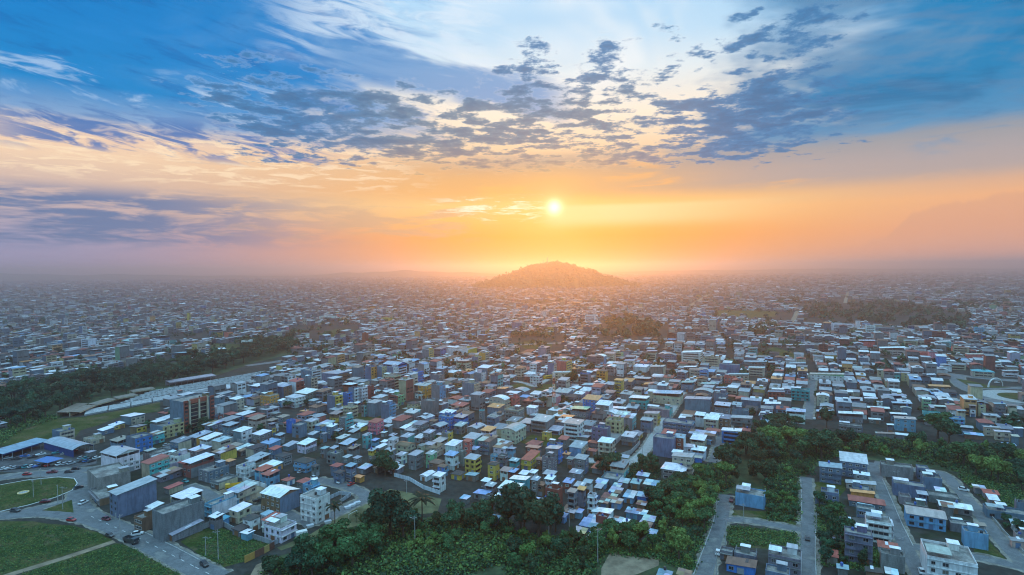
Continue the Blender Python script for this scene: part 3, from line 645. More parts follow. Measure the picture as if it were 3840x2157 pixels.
# ------------------------------------------------------------------ catalogue of the buildings one can tell apart
# tile, roof left, roof right, roof centre row, storeys, depth/width, wall, street facade, roof, windowed sides
CAT = '''
c 225 455 850 2 1.6 g g sZ S
c 275 560 930 2 1.4 g g sZ S
c 0 140 1010 2 1.3 g g sZ S
c 140 280 1005 2 1.3 g g sz S
c 400 600 1000 2 1.6 g g sz S
c 95 350 1090 2 0.8 g g fZ S
c 480 620 1150 2 1.2 g g sz SR
c 330 480 1135 2 1.4 g g sz S
c 140 360 1260 2 1.0 b b hR SR
c 360 545 1265 3 1.0 b b sZ SR
c 190 385 1360 2 1.0 b b hk SR
c 500 665 1425 1 0.8 o o go S
c 550 785 1290 1 1.2 g g xB S
c 790 930 1290 1 1.6 g g xu S
c 920 1175 1250 1 1.8 w w gZ S
c 1010 1240 1300 1 1.1 g g xZ S
c 80 270 685 3 1.0 b b sZ SR
c 130 350 500 3 1.0 n y sZ SPR
c 275 490 560 3 1.3 g t fz SR
c 340 555 405 3 0.8 c c fZ SR
c 330 470 205 5 1.2 B B fz R
c 690 790 105 4 1.2 r r fz R
c 800 930 170 3 0.9 g g gz SR
c 320 570 75 3 0.8 r b sZ R
c 680 925 335 4 1.1 b b sz -
c 895 1105 375 4 1.0 b L fz R
c 490 605 350 3 1.0 g g sZ S
c 600 690 395 3 1.0 g t fz SR
c 1000 1230 235 3 0.8 r G fZ SR
c 1270 1480 350 2 0.9 c c hk SR
c 1380 1565 185 2 1.0 w w gZ SR
c 1430 1645 90 4 1.0 o o sz SR
c 1630 1840 95 5 1.0 g L fz R
c 1880 2060 200 1 1.0 n n hz S
c 1745 2010 485 3 0.9 B B sZ SR
c 1945 2185 545 3 0.9 B B sZ SR
c 1955 2175 670 2 1.3 g g sz SR
c 1345 1595 650 3 1.3 g g sz SR
c 1165 1350 705 2 1.5 g g sZ S
c 1590 1740 610 2 1.0 g g sn S
c 930 1075 685 2 1.0 g g sz S
c 890 990 780 1 0.8 g g sZ S
c 410 605 760 2 1.5 g g sz -
c 200 345 750 2 1.2 g g sz S
c 0 100 800 2 1.3 b b az S
c 610 775 815 3 1.3 t t sz SPR
c 985 1165 880 3 1.1 w w sz SR
c 1170 1400 830 2 1.3 g t sz S
c 1375 1575 845 2 1.2 g g sZ SR
c 1500 1705 775 3 1.2 g g sz SR
c 1700 1810 810 2 1.0 y y sz S
c 1780 1950 790 3 1.2 g y fz R
c 1105 1400 950 2 0.8 c c gn SR
c 1230 1480 735 2 1.3 g g sz S
c 1000 1140 820 2 1.2 g g sz S
c 740 880 890 2 1.2 L L sB S
c 890 1010 915 2 1.2 w w sZ S
c 1100 1290 1100 2 1.2 w w sz SR
c 1285 1530 1090 3 1.4 t g sz SPR
c 1540 1725 1085 3 1.1 G G sZ SR
c 1500 1745 950 2 0.8 c c sz S
c 1590 1825 985 2 1.5 c c sn SR
c 1640 1890 895 2 1.4 c c sZ S
c 1415 1560 970 2 1.5 c c az S
c 1825 2100 945 3 1.3 w w sZ SR
c 1815 2045 1100 3 0.9 w w sB SR
c 2040 2120 1060 3 1.6 g g fz -
c 2190 2346 1020 2 1.2 g g xB S
c 1710 1890 1270 2 1.0 B L hn SR
c 1455 1700 1385 1 1.7 w w gZ S
c 1640 1855 1400 3 1.1 g w sZ SPR
c 1910 2150 1375 1 1.0 y y hk SR
c 2120 2346 1400 1 0.7 g g sZ S
i 490 690 300 3 1.0 y y hk SPR
i 670 870 390 2 1.1 w w sZ S
i 780 965 405 2 1.1 r r sB S
i 955 1130 440 2 1.1 w w sZ SR
i 1105 1245 420 2 1.4 w w sZ SR
i 815 1135 520 2 0.6 t t sZ S
i 810 985 248 2 0.9 T l sZ SR
i 550 650 180 2 1.0 L L fz SR
i 650 800 190 2 1.0 g g fz SR
i 780 930 75 2 0.8 L g sz S
i 1050 1300 58 2 0.6 r g sz S
i 1345 1610 70 3 0.8 g B sZ SR
i 1300 1520 215 3 1.0 g g fz SR
i 1220 1320 235 2 1.2 n n xu S
i 1600 1730 155 1 0.9 g g so S
i 1765 1995 210 3 1.0 g b sz SR
i 1660 1780 225 2 1.0 g g sz S
i 1690 1920 420 2 0.9 g g sz SR
i 1305 1530 440 2 0.9 g g sz S
i 1330 1510 510 3 1.1 w g sZ SPR
i 1600 1790 558 2 1.2 r g sB S
i 1130 1290 525 3 1.2 g g sz SR
i 400 570 545 2 1.0 g g sZ S
i 455 645 610 2 1.0 g g sZ SR
i 645 890 625 2 1.9 w w sZ SR
i 825 1045 620 2 0.8 g G sZ S
i 1665 1830 700 4 1.1 g g sZ SR
i 1820 1945 668 3 1.3 g g so R
i 1890 2055 565 2 0.9 w w sZ S
i 1760 1960 612 2 1.1 g g sz S
i 1990 2080 770 3 1.2 w w fz SR
i 2065 2215 635 2 1.5 g g sZ S
i 2090 2270 575 1 0.8 L L xB S
i 285 575 725 1 0.7 g g sB S
i 570 825 790 2 0.9 g g sZ SR
i 480 580 780 2 1.2 g g fz SR
i 535 690 1095 1 1.0 g g sB -
i 1120 1270 830 1 0.9 n n xZ -
i 1270 1385 850 1 0.9 n n xB -
i 1375 1490 868 1 0.8 n n xB -
i 1030 1115 715 1 1.0 g g xZ -
i 100 250 800 1 1.0 g g xB -
i 1230 1350 600 2 1.1 n n xu S
C 845 935 775 1 1.2 g g sZ S
C 760 850 770 1 1.0 g g xZ S
C 720 790 800 1 1.0 g g xB S
C 690 800 838 1 1.0 g g xZ S
C 795 900 868 1 1.5 L L xB S
C 640 760 880 1 0.8 n n xu S
C 705 800 915 1 1.0 L L xu S
C 620 705 915 1 0.9 g g xu S
C 565 735 985 1 0.6 w w sZ S
C 600 700 1025 2 0.8 r w fz R
C 810 920 985 1 0.8 L L xB S
C 880 975 995 1 0.9 g g xZ S
C 930 1035 1040 1 0.9 g g xZ -
C 770 880 1062 1 0.9 w w sZ S
C 730 790 1045 1 0.8 t t xZ -
C 745 875 1120 1 0.9 n n xu -
C 900 1010 1085 1 0.9 n n xu -
C 975 1035 1135 1 0.8 B B xB -
C 480 640 1075 1 0.9 L L xB -
C 435 545 1125 1 0.8 n n xy -
C 545 605 1160 1 1.1 L L xB -
C 355 480 975 1 1.0 n n xu S
C 440 515 985 1 1.0 L L xB -
C 340 385 1015 1 0.9 L L xB -
C 535 620 1030 1 0.9 g g xB -
C 890 985 870 1 0.9 B B xB -
C 890 970 930 1 0.8 n n xu -
C 940 1070 785 1 0.8 g g xB S
C 890 990 725 1 0.7 g g xz -
C 690 760 1105 1 1.0 n n xu -
C 600 690 768 1 0.6 g g xB -
d 300 690 715 3 1.4 c c aZ SR
d 0 255 735 3 1.3 w w so SR
d 140 375 910 1 1.1 w w sZ S
d 260 470 940 1 1.1 c c sz S
d 355 650 450 3 0.8 c g fz SPR
d 105 285 555 2 0.8 w b fz SP
d 1315 1630 428 3 0.7 g b sG SR
d 1165 1400 550 2 0.7 g r so S
d 1690 1960 362 4 1.0 g w sZ S
d 1920 2170 425 2 0.6 w w sZ S
d 1750 2050 485 2 0.8 w w aZ S
d 1985 2215 510 2 0.9 w w sZ S
d 1840 2110 605 4 0.8 O O fZ SR
d 1635 1915 715 4 0.7 v b fz S
d 1470 1640 765 1 0.8 l l sZ -
d 1390 1625 845 1 0.6 g g sz -
d 1565 1755 920 1 0.8 g g hR -
d 1560 1740 1040 1 0.8 g c hR S
d 1915 2070 1115 1 0.8 w w sZ S
d 2060 2200 1140 1 0.9 c c sz S
d 1140 1325 870 2 1.1 g g sR S
d 980 1220 960 2 0.6 B g fz S
d 1370 1555 210 2 1.0 b b sZ S
d 1475 1875 92 2 0.5 b g sZ S
d 455 740 165 2 0.8 g g az S
d 375 610 197 2 0.7 g g sZ S
d 575 745 258 1 1.0 g g sB -
d 125 445 285 3 0.6 c c aZ SR
d 675 865 410 2 0.9 w w sZ R
d 60 260 100 3 0.9 w g sz SR
d 100 370 400 2 0.9 b g so -
d 0 60 470 3 1.0 t g fz SP
d 720 920 530 1 0.8 b b sz -
d 200 440 140 2 0.8 g g so -
e 105 260 175 3 1.0 c c sZ S
e 645 1060 290 4 0.5 b b sz R
e 1085 1345 372 3 0.9 g w sZ S
e 1345 1500 370 3 1.1 b b sZ S
e 50 300 500 3 0.7 c y sz SR
e 0 205 595 3 0.9 b g sz S
e 100 480 430 2 0.6 g t fz R
e 330 800 625 3 0.6 b b fz SR
e 930 1185 565 3 1.3 c c sZ S
e 1140 1345 560 3 1.2 n n sz SPR
e 800 970 520 3 1.1 w g sZ -
e 605 780 545 3 0.8 g g sZ S
e 1330 1660 565 2 0.6 g g sz S
e 960 1190 745 1 0.7 g g hR -
e 1440 1675 745 1 0.7 g g hR -
e 500 680 842 4 1.2 r w sZ S
e 710 1120 795 2 0.5 g g xZ S
e 880 1060 885 1 0.5 L L xB -
e 560 810 980 2 0.8 w w sZ S
e 745 985 1025 2 0.9 w w sZ S
e 460 640 1065 2 0.9 w w sZ S
e 790 925 1145 1 0.9 B B sZ -
e 595 805 50 3 0.8 b g sZ S
e 885 1120 70 2 0.7 g g sZ S
e 1110 1285 130 2 0.6 g g sZ S
e 780 1090 180 2 0.7 g g az S
e 1085 1280 210 3 1.0 b b fz R
e 1150 1270 280 2 1.2 b b sZ -
e 1280 1410 250 1 0.8 n n hR -
e 1480 1780 300 2 0.6 b b gz -
e 1830 2070 360 2 0.7 b b sZ S
e 1760 2070 620 1 0.6 L g xB S
e 1750 2080 540 2 0.5 g g fz S
e 2135 2230 480 2 1.0 w w sZ S
e 2225 2346 445 3 1.0 w w sZ S
e 1690 1960 810 1 0.4 w g sZ -
e 1870 2130 190 2 0.5 r r sz S
e 1930 2110 150 2 0.7 g g sZ S
e 1720 1950 700 1 0.6 g g fz S
e 1350 1600 460 2 0.6 b b fz -
D 345 440 155 3 1.0 c b aZ S
D 345 465 270 2 0.6 r r sZ S
D 500 685 285 2 0.5 g b sZ S
D 505 675 370 2 0.5 g B fZ S
D 500 610 130 2 0.7 g n sZ S
D 575 665 180 2 0.6 b b sZ S
D 705 875 245 2 0.4 g g sZ S
D 870 1000 288 2 0.5 b b sZ S
D 770 910 430 1 0.4 g g sZ -
D 905 1050 435 1 0.5 g g gZ -
g 40 380 430 2 0.4 g g sZ -
g 395 710 355 2 0.5 g g sZ S
g 530 700 425 3 0.5 b b az -
g 850 1130 500 2 0.5 t t fz SR
g 1020 1210 400 3 0.8 g c sZ S
g 1180 1340 375 2 0.8 g g sZ S
g 1345 1500 465 3 0.8 c c sZ R
g 835 995 290 3 0.9 G g sZ S
g 1380 1770 275 1 0.4 B B az S
g 1735 2010 708 2 0.4 c c sZ S
g 1740 1960 530 3 0.7 c c sz S
g 1190 1480 570 2 0.6 L L fz S
g 1250 1610 690 2 0.5 b b gz -
g 1530 1650 390 3 0.9 g w sZ SP
g 1660 1790 385 3 0.8 O O fz S
g 1885 2085 365 3 0.8 g g sZ S
g 2085 2260 390 3 0.8 c c sz SP
g 2040 2240 530 2 0.7 g g sZ S
g 2100 2285 600 2 0.7 L L xB S
g 1890 2160 770 2 0.5 c c sZ S
g 2150 2280 835 2 0.9 b b sZ -
g 2180 2346 720 2 0.7 b b sZ -
g 1450 1760 810 1 0.5 n n xB -
g 1350 1430 730 1 1.0 w w sZ -
g 870 1160 620 1 0.4 g g sZ -
g 1150 1300 690 1 0.6 w w sZ -
g 160 450 800 1 0.25 g g sZ -
g 330 440 670 2 0.8 g g sZ S
g 60 250 590 1 0.6 g g sZ S
g 0 200 285 2 0.5 g g sZ S
g 180 280 335 2 0.7 w w sZ S
g 270 630 245 2 0.4 b g sZ S
g 2010 2230 960 1 0.5 B B xB -
a 1755 2135 535 2 0.7 b c sZ R
a 1420 1690 735 1 1.0 b b sZ R
a 1580 1840 665 1 1.0 b y sZ R
a 1890 2160 695 2 0.8 n y sz R
a 1220 1540 870 1 0.9 c c fz SR
a 1600 1920 885 2 0.9 b b sZ S
a 1840 2240 845 3 1.0 b B fz R
a 1230 1420 1070 1 0.7 g g sZ -
A 1020 1115 645 1 1.2 w w sZ S
A 1200 1365 580 2 0.8 w w fZ S
A 1350 1520 540 2 0.9 g g xZ S
A 1420 1645 675 2 1.4 g b fn SR
A 1510 1705 760 1 1.6 g c fn S
A 1040 1180 945 1 1.0 g g sZ -
A 1170 1320 805 1 1.8 g c sR -
A 1290 1380 850 1 0.8 c c hk S
A 1225 1290 890 1 0.8 c c fz S
A 960 1105 1020 2 0.8 n n fn S
A 1130 1225 620 1 0.7 w w sZ S
A 1165 1300 640 1 0.9 l l fz S
A 575 700 0 1 1 g g sz -
b 1320 1545 95 4 0.9 b L sZ SR
b 1470 1750 240 3 0.8 c o fn SPR
b 1970 2330 190 3 0.9 g g sZ SR
b 1720 1860 310 2 1.2 L w sZ S
b 1010 1245 285 4 0.9 b c sZ SR
b 780 960 262 4 1.0 b b sZ R
b 930 1160 505 1 1.0 g g hR -
b 1070 1290 420 1 1.0 g g sZ -
b 1195 1415 440 1 1.0 g g sZ -
b 800 930 530 3 1.2 b r fn SR
b 900 1160 665 3 0.9 b g sz SR
b 1280 1570 570 3 1.0 c c sz SR
b 1545 1745 600 3 1.0 g w sz SR
b 1590 1700 655 3 0.9 g y sz R
b 1680 1845 815 2 0.9 g g sz SR
b 1470 1780 920 1 1.0 L L sB S
b 1705 1915 548 2 1.0 b g sZ S
b 1850 1990 612 3 1.0 B B fz -
b 1930 2155 668 3 1.0 b b fz S
b 2110 2346 605 3 1.0 c c sz SR
b 2000 2310 930 2 1.2 w g sZ SR
b 1790 2040 960 1 1.4 b b sz -
b 1580 1800 1015 2 1.1 b b sR S
b 1670 1950 1110 2 0.9 b g hk SR
b 1950 2300 1190 2 0.8 L L hk SR
b 1370 1680 1310 2 1.2 L L sR S
b 1470 1770 1375 2 1.2 L L sR SR
b 920 1120 1195 1 0.8 g g so S
b 1690 1940 100 4 0.9 b n sz R
b 2170 2346 310 2 1 g g sz S
b 2040 2200 470 1 0.8 g g so -
b 1600 1790 500 2 0.8 g g sz S
b 2010 2110 545 1 1 w w sZ S
b 2150 2346 800 1 1.2 b b sz -
b 2210 2346 1270 2 1.0 g g hk SR
h 1770 1990 30 1 1.2 g w hR SR
h 1990 2245 50 2 1.2 g w hR SR
h 2090 2345 110 2 0.9 L L fz SR
h 1000 1360 450 2 1.2 c c sZ SPR
h 850 1180 385 1 1.6 L L sz S
h 650 1130 350 2 2.4 L w fk S
h 700 945 565 2 0.9 g g sZ S
h 850 1025 605 1 0.9 L L st S
h 1190 1490 590 2 1.0 w w hk SR
h 1465 1675 530 2 1.2 w w sZ S
h 1475 1800 595 2 1.6 w w sR S
h 1040 1345 735 1 1.0 g g hk S
h 1165 1400 805 1 0.8 L L sZ -
h 420 620 250 1 0.8 n n hu -
F 1640 1755 950 4 1.0 b y fz R
F 1075 1190 1120 6 1.0 b o fn R
F 1190 1290 1115 6 1.0 b O fn R
F 1290 1405 1120 6 1.0 b w fz R
F 1500 1615 1055 6 1.0 g g sB R
F 1470 1595 780 2 0.6 w w sZ S
F 1670 1795 755 2 0.7 w w sZ SR
F 1940 2070 785 4 0.8 w w sz SR
F 1235 1350 640 3 0.6 y y fz S
F 620 805 620 3 0.6 w w fZ S
F 980 1240 522 2 0.3 o o sz -
F 600 985 575 2 0.25 y y sz -
F 1710 1880 850 3 0.6 w w sz SR
F 1435 1580 870 3 0.7 c w fz SR
F 1970 2130 1060 4 0.8 c c sZ SPR
F 1255 1430 1205 5 0.8 c c fz SR
F 1425 1560 1235 5 0.9 b c fz R
F 940 1070 1120 5 0.9 b b sz -
F 440 645 1150 4 0.8 b w fz R
F 640 930 1175 4 0.8 b n sz R
F 320 480 1255 5 1.0 w r sR R
F 480 605 1225 5 0.9 b c fz R
F 1500 1650 1165 5 1.0 b B fz SR
F 1770 1900 1130 4 1.0 b g sz R
F 1720 1860 1195 3 1.0 b g fz R
F 2200 2300 980 5 1 o c fz R
F 2130 2230 1020 4 1 b O fz R
F 2180 2345 1120 4 1 b n sZ R
F 2300 2420 1180 4 1 c w sz SR
F 2150 2270 1180 4 1 b w fz R
F 440 530 790 2 0.6 w w sZ S
F 820 890 840 3 0.8 b b fz S
F 1300 1480 735 1 0.4 L L sz -
F 1800 1920 685 3 0.6 r k sZ S
F 1670 1770 640 4 0.6 b b fz -
E 800 950 850 5 0.5 w w fz S
E 1510 1580 890 5 0.8 b w fz R
E 1980 2070 945 4 0.8 b w sR R
E 1390 1475 1075 2 0.6 B B fz S
E 610 665 640 7 0.8 b w fz R
E 1845 1880 590 7 0.9 y y fz R
E 770 890 1070 3 0.8 b c sR SR
E 1060 1165 1025 3 0.7 b c sZ SR
E 2060 2200 755 4 0.6 b y sz R
E 2210 2300 785 3 0.7 k o fz R
E 2380 2500 865 3 0.5 w w fz SR
E 460 625 880 4 0.6 b L fz SR
E 140 300 1000 4 0.7 b b sZ R
E 310 455 975 4 0.7 b L sZ R
E 780 860 720 6 0.7 b w fz R
E 720 890 1110 2 0.6 c c fz SR
E 1690 1920 985 3 0.5 b w sZ R
E 1410 1480 985 4 0.8 b c fz R
E 1500 1680 820 3 0.5 b b sz -
E 880 1010 950 3 0.7 b k sz -
G 720 850 615 5 0.8 w w fz SR
G 0 135 680 6 0.8 b c fz R
G 1860 1990 820 4 0.7 b b fz S
G 1885 2060 1025 4 0.6 n c fz SP
G 2045 2250 1095 4 0.4 b b fz -
G 390 590 1175 3 0.5 c c sZ SP
G 830 950 1155 4 0.8 o o hu SP
G 670 780 1185 4 0.8 B g fz SP
G 1360 1520 1115 3 0.8 g c sz -
G 1190 1360 1110 2 0.9 w w sZ -
G 1100 1220 1055 4 0.7 c c sB SP
G 820 935 1010 4 0.9 g L aZ S
G 1210 1330 650 3 0.5 c c fz SP
G 1540 1650 625 3 0.7 b b fz -
G 1030 1120 620 4 0.8 b b fz -
G 2390 2480 645 2 0.5 w w sZ -
G 910 1030 985 4 0.7 c c sz SP
G 1000 1100 980 3 0.7 O O fz SP
G 430 590 1060 5 1.2 k y fz R
G 350 440 1085 5 0.9 b c fz R
G 1320 1440 965 4 0.7 c g sz S
G 1490 1630 1000 3 0.7 b b az S
G 1110 1260 905 3 0.5 n n fk -
G 1660 1760 890 3 0.7 w w sZ S
G 2330 2426 935 3 0.8 t b sz S
G 2340 2520 1070 3 0.6 g g sZ S
G 2330 2500 1125 3 0.6 c c sZ SP
G 2130 2340 1195 2 0.4 g c sZ SP
G 1740 1940 1145 3 0.5 L c sZ SP
G 1850 1940 1165 3 0.7 B L fz SP
G 2090 2210 1220 2 0.5 k k fz SP
G 1690 1830 1120 3 0.6 g o sZ S
G 1200 1380 1230 2 0.6 g g sz -
G 1380 1500 1215 3 0.8 w g sz SP
H 605 870 700 4 0.3 w w fz S
H 862 910 668 6 0.9 w w fz -
H 960 1060 715 5 0.6 w w fz S
H 1060 1255 735 4 0.5 b l fz S
H 1590 1755 775 4 0.5 r c fz S
H 1805 1985 925 4 0.5 k c fz SP
H 410 750 1195 2 0.3 G w sZ SP
H 750 930 1125 2 0.8 g g gz -
H 930 1010 1090 2 0.9 g g gz -
H 1220 1310 1180 3 0.7 t t sz SP
H 1310 1400 1175 3 0.7 O O sz SP
H 1070 1220 1150 3 0.7 c l sZ S
H 1525 1655 1195 2 0.6 b b sZ S
H 1990 2240 1160 2 0.5 c c ht SP
H 2020 2135 735 4 0.7 L w fz S
H 1940 2140 995 3 0.6 k w sZ R
H 1090 1360 935 3 0.5 c b sZ S
H 1500 1660 990 2 0.5 k g fz -
H 1760 1960 1090 2 0.7 c c gz S
H 1660 1810 870 3 0.6 t b sZ S
H 2200 2320 850 3 0.6 L L sZ S
H 890 1060 860 3 0.6 k w sZ -
H 720 870 835 2 0.6 w w sZ S
H 500 640 985 1 0.5 b B sZ -
H 150 480 905 1 0.15 g g sZ -
H 2300 2480 1160 2 0.6 w k sz S
H 2160 2310 1070 2 0.5 w w sZ S
H 210 375 1085 2 0.6 b g sZ S
H 0 170 1075 2 0.5 b g sZ S
H 1330 1480 860 3 0.6 c c sz S
H 1290 1500 835 2 0.5 b k sz -
H 2390 2526 990 2 0.6 c c sz S
D 345 385 885 1 0.8 b b fz -
D 975 1150 940 1 0.5 g g fz -
D 1310 1400 1045 1 0.6 w w sZ -
D 1480 1560 1080 1 0.6 g g sZ -
D 370 480 1170 1 0.7 g g xu -
D 490 580 1385 1 0.8 g g sZ -
D 690 830 1410 1 0.7 n n sk -
D 840 930 1420 1 0.8 g g xZ -
D 1720 1850 1190 1 0.8 c c sz S
D 1765 1850 925 2 0.8 b b fz -
C 1490 1590 1270 1 0.8 g g fz S
D -20 160 1410 2 0.7 b b fz -
C 1040 1150 1435 1 0.6 g g xB -
C 1180 1290 1430 1 0.7 n n xu -
'''
def kindof(n, rf):
    c = ('shack', 'shack') if rf[0] == 'x' else ('block', 'apartment_block') if n >= 4 else ('townhouse', 'townhouse') if n == 3 else ('bungalow', 'bungalow') if n == 1 else ('house', 'house')
    return dict(cat=c[0], name=c[1])
for ln in CAT.strip().splitlines():
    f = ln.split()
    t_, x0_, x1_, y_, n_, r_, w_, fc_, rf_, wi_ = f[:10]
    if (t_, x0_, y_) == ('A', '575', '0'): continue
    house(t_, float(x0_), float(x1_), float(y_), int(n_), float(r_), w_, fc_, rf_, wi_.replace('-', ''),
          **kindof(int(n_), rf_))
# the landmarks, described by hand
def lm(key, label, *a, **k): return house(*a, label=label, key=key, **k)
lm('pink house', 'pink three-storey corner house with dark red sheet roof', 'c', 700, 945, 620, 3, 1.0, 'p', 'p', 'sR', 'SR')
lm('bright blue building', 'bright blue three-storey building with pillars along its front', 'c', 1740, 1990, 545, 3, 0.8, 'L', 'B', 'fz', 'SPR', cat='building', name='building')
lm('turquoise balcony house', 'turquoise three-storey house with long balconies in the town centre', 'c', 1225, 1485, 480, 3, 0.9, 't', 'g', 'sZ', 'SP')
lm('unfinished concrete block', 'unfinished bare concrete block without roof beside a small lawn', 'c', 1480, 1745, 320, 4, 0.8, 'g', 'g', 'fz', '', cat='building', name='building')
lm('big red sheet roof', 'cream three-storey house under one big red sheet roof', 'c', 1910, 2200, 375, 3, 0.9, 'c', 'c', 'sR', 'SR')
lm('coral tower house', 'narrow coral red four-storey house with red lean-to roof', 'c', 2090, 2245, 905, 4, 1.0, 'k', 'k', 'sR', 'SPR')
lm('yellow house with band balconies', 'yellow house with orange balcony bands and grey sheet roof', 'c', 2110, 2370, 1150, 3, 0.9, 'y', 'y', 'sz', 'SPR')
lm('yellow-green row house', 'yellow row house joined to a green one', 'c', 700, 830, 1040, 3, 1.2, 'y', 'g', 'sz', 'SP')
lm('green row house', 'slim green row house between two yellow ones', 'c', 800, 1000, 985, 3, 2.0, 'G', 'g', 'sZ', 'SP')
lm('yellow end house', 'grey block house with yellow front at the end of the coloured row', 'c', 870, 1120, 1055, 3, 1.5, 'y', 'g', 'sz', 'SP')
lm('small orange house', 'orange two-storey house with brown roof facing the ravine edge', 'c', 1585, 1850, 1210, 2, 0.9, 'o', 'n', 'hn', 'SPR')
lm('yellow-fronted block', 'five-storey block with blank grey side and yellow window front', 'c', 100, 330, 245, 5, 0.9, 'b', 'y', 'fz', 'R', cat='block', name='apartment_block')
lm('white balcony block', 'white five-storey block with balconies at its corner', 'c', 540, 695, 120, 5, 1.0, 'w', 'w', 'fZ', 'SR', cat='block', name='apartment_block')
lm('white slim block', 'slim five-storey block with white street front', 'c', 415, 565, 140, 5, 0.9, 'b', 'w', 'fz', 'R', cat='block', name='apartment_block')
lm('grey block with turquoise edge', 'five-storey grey block with cream window front beside the lawn', 'c', 2085, 2345, 60, 5, 0.8, 'b', 'c', 'fz', 'R', cat='block', name='apartment_block')
lm('long red roof', 'ochre house under a long red sheet roof above the ravine', 'i', 985, 1285, 200, 2, 2.2, 'y', 'y', 'sR', 'SR')
lm('red brick box house', 'plain red brick box house at the top of the ravine trees', 'i', 1345, 1605, 670, 3, 0.7, 'r', 'r', 'fz', 'S')
lm('turquoise house', 'turquoise house with one large grey lean-to roof', 'd', 738, 1108, 582, 3, 1.2, 't', 'g', 'sz', 'SP')
lm('white four-storey house', 'white four-storey house full of windows with a bright sheet roof', 'd', 1222, 1540, 630, 4, 1.0, 'w', 'w', 'sZ', 'SR')
lm('tiny yellow house', 'small yellow house with a zinc roof on the green lot', 'd', 898, 1062, 785, 2, 0.7, 'y', 'y', 'sz', 'SP', hh=4.6)
lm('blue house with orange roof', 'blue four-storey house with an orange sheet roof', 'd', 1498, 1805, 285, 4, 0.9, 'B', 'B', 'so', 'SR')
lm('cream house with arched windows', 'cream house with two roof levels beside the curved concrete street', 'd', 1720, 1988, 905, 3, 1.0, 'c', 'c', 'sZ', 'SPR')
lm('coral cube house', 'coral red cube house with flat roof in the centre', 'd', 415, 582, 265, 3, 0.9, 'k', 'k', 'fz', 'SR')
lm('grey house by the mast', 'grey house with wide zinc roof right of the mast', 'd', 1075, 1375, 180, 3, 1.0, 'b', 'b', 'sz', 'S')
lm('yellow tower house', 'yellow five-storey tower house with orange roof edge', 'd', 1965, 2120, 12, 5, 0.9, 'y', 'y', 'so', 'SPR', cat='block', name='apartment_block')
lm('teal house', 'teal three-storey house left of the curved balcony building', 'e', -165, 150, 270, 3, 0.7, 'T', 'T', 'sZ', 'SPR')
lm('curved balcony building', 'wide cream building with rounded corner balconies and lilac roof', 'e', 180, 645, 205, 3, 0.6, 'c', 'c', 'sZ', 'SPR', cat='building', name='building')
lm('blank blue-grey block', 'blank blue-grey four-storey wall block beside the concrete street', 'e', 190, 540, 850, 4, 0.7, 'b', 'b', 'fz', '', cat='block', name='apartment_block')
lm('white house with blue band', 'white three-storey house with dark blue band and cream roof', 'e', 1188, 1503, 750, 3, 0.6, 'w', 'B', 'sZ', 'SP')
lm('upper white ravine house', 'white upper house stepped behind a wide white hip roof', 'e', 460, 805, 1120, 4, 0.7, 'c', 'c', 'sZ', 'SR')
lm('wide white hip roof', 'house with wide white hip roof standing above the ravine trees', 'e', 300, 725, 1290, 2, 0.9, 'g', 'g', 'hZ', 'SR')
lm('teal box house', 'teal box house with white terrace roof on the right', 'D', 165, 300, 118, 3, 0.6, 'T', 'T', 'fZ', 'S')
lm('white house pair', 'white house with stepped roofs beside the straight street', 'D', 128, 272, 265, 3, 0.8, 'w', 'w', 'sZ', 'SR')
lm('pale blue wide house', 'wide pale blue house with white roof above the ravine', 'g', 425, 772, 575, 3, 0.6, 'L', 'L', 'sZ', 'S')
lm('open pavilion', 'open pavilion with wide orange roof near the roundabout', 'g', 925, 1275, 105, 1, 0.6, 'n', 'n', 'so', 'S', cat='pavilion', name='pavilion')
lm('white-roofed villa', 'blue-grey house with big white roof, topmost of the hillside estate', 'D', 505, 718, 612, 3, 1.0, 'b', 'b', 'sZ', 'S')
lm('twin white-roofed villa', 'blue-grey house with white roof left of the topmost estate house', 'D', 362, 532, 658, 3, 0.8, 'b', 'b', 'sZ', 'S')
lm('long zinc shed', 'long low shed with zinc roof in the estate', 'D', 550, 778, 785, 1, 0.4, 'c', 'c', 'sz', 'S', cat='shed', name='shed')
lm('orange low roof', 'low orange roofed lean-to beside the long zinc shed', 'D', 585, 768, 848, 1, 0.3, 'o', 'o', 'so', '', cat='shed', name='shed')
lm('red-roofed bungalow', 'bungalow with long red roof in the estate', 'D', 565, 845, 905, 1, 0.5, 'b', 'b', 'hR', 'S')
lm('small white cube', 'small white and blue cube house by the grass', 'D', 378, 508, 850, 2, 0.8, 'b', 'w', 'fZ', 'S')
lm('white terrace house', 'pale house with white roof terrace behind the white corner villa', 'D', 628, 772, 965, 2, 0.8, 'b', 'w', 'fZ', 'S')
lm('white corner villa', 'white three-storey villa with flat roof and rounded corner', 'D', 690, 886, 1045, 3, 0.8, 'w', 'w', 'fz', 'SPR')
lm('dark lean-to', 'dark roofed house with three bright skylights beside the white villa', 'D', 510, 690, 1055, 1, 0.7, 'g', 'g', 'sk', '')
lm('violet-grey house', 'violet-grey three-storey house with barred windows and flat roof', 'D', 543, 752, 1135, 4, 0.6, 'v', 'v', 'fz', 'S')
lm('white gable hall', 'blue hall with broad white gable roof in the estate', 'D', 960, 1283, 990, 2, 0.7, 'L', 'g', 'gZ', 'S', cat='hall', name='hall')
lm('white-blue shed', 'long shed with white and blue roof behind the gable hall', 'D', 1200, 1472, 940, 1, 0.6, 'g', 'g', 'gZ', 'S', cat='shed', name='shed')
lm('mould-stained block', 'mould-stained pale block at the edge of the trees', 'D', 798, 1042, 660, 2, 0.5, 's', 's', 'fz', '', cat='building', name='building')
lm('blue box house', 'blue box house with white parapet near the trees', 'D', 1088, 1248, 740, 2, 0.9, 'b', 'b', 'fz', 'R')
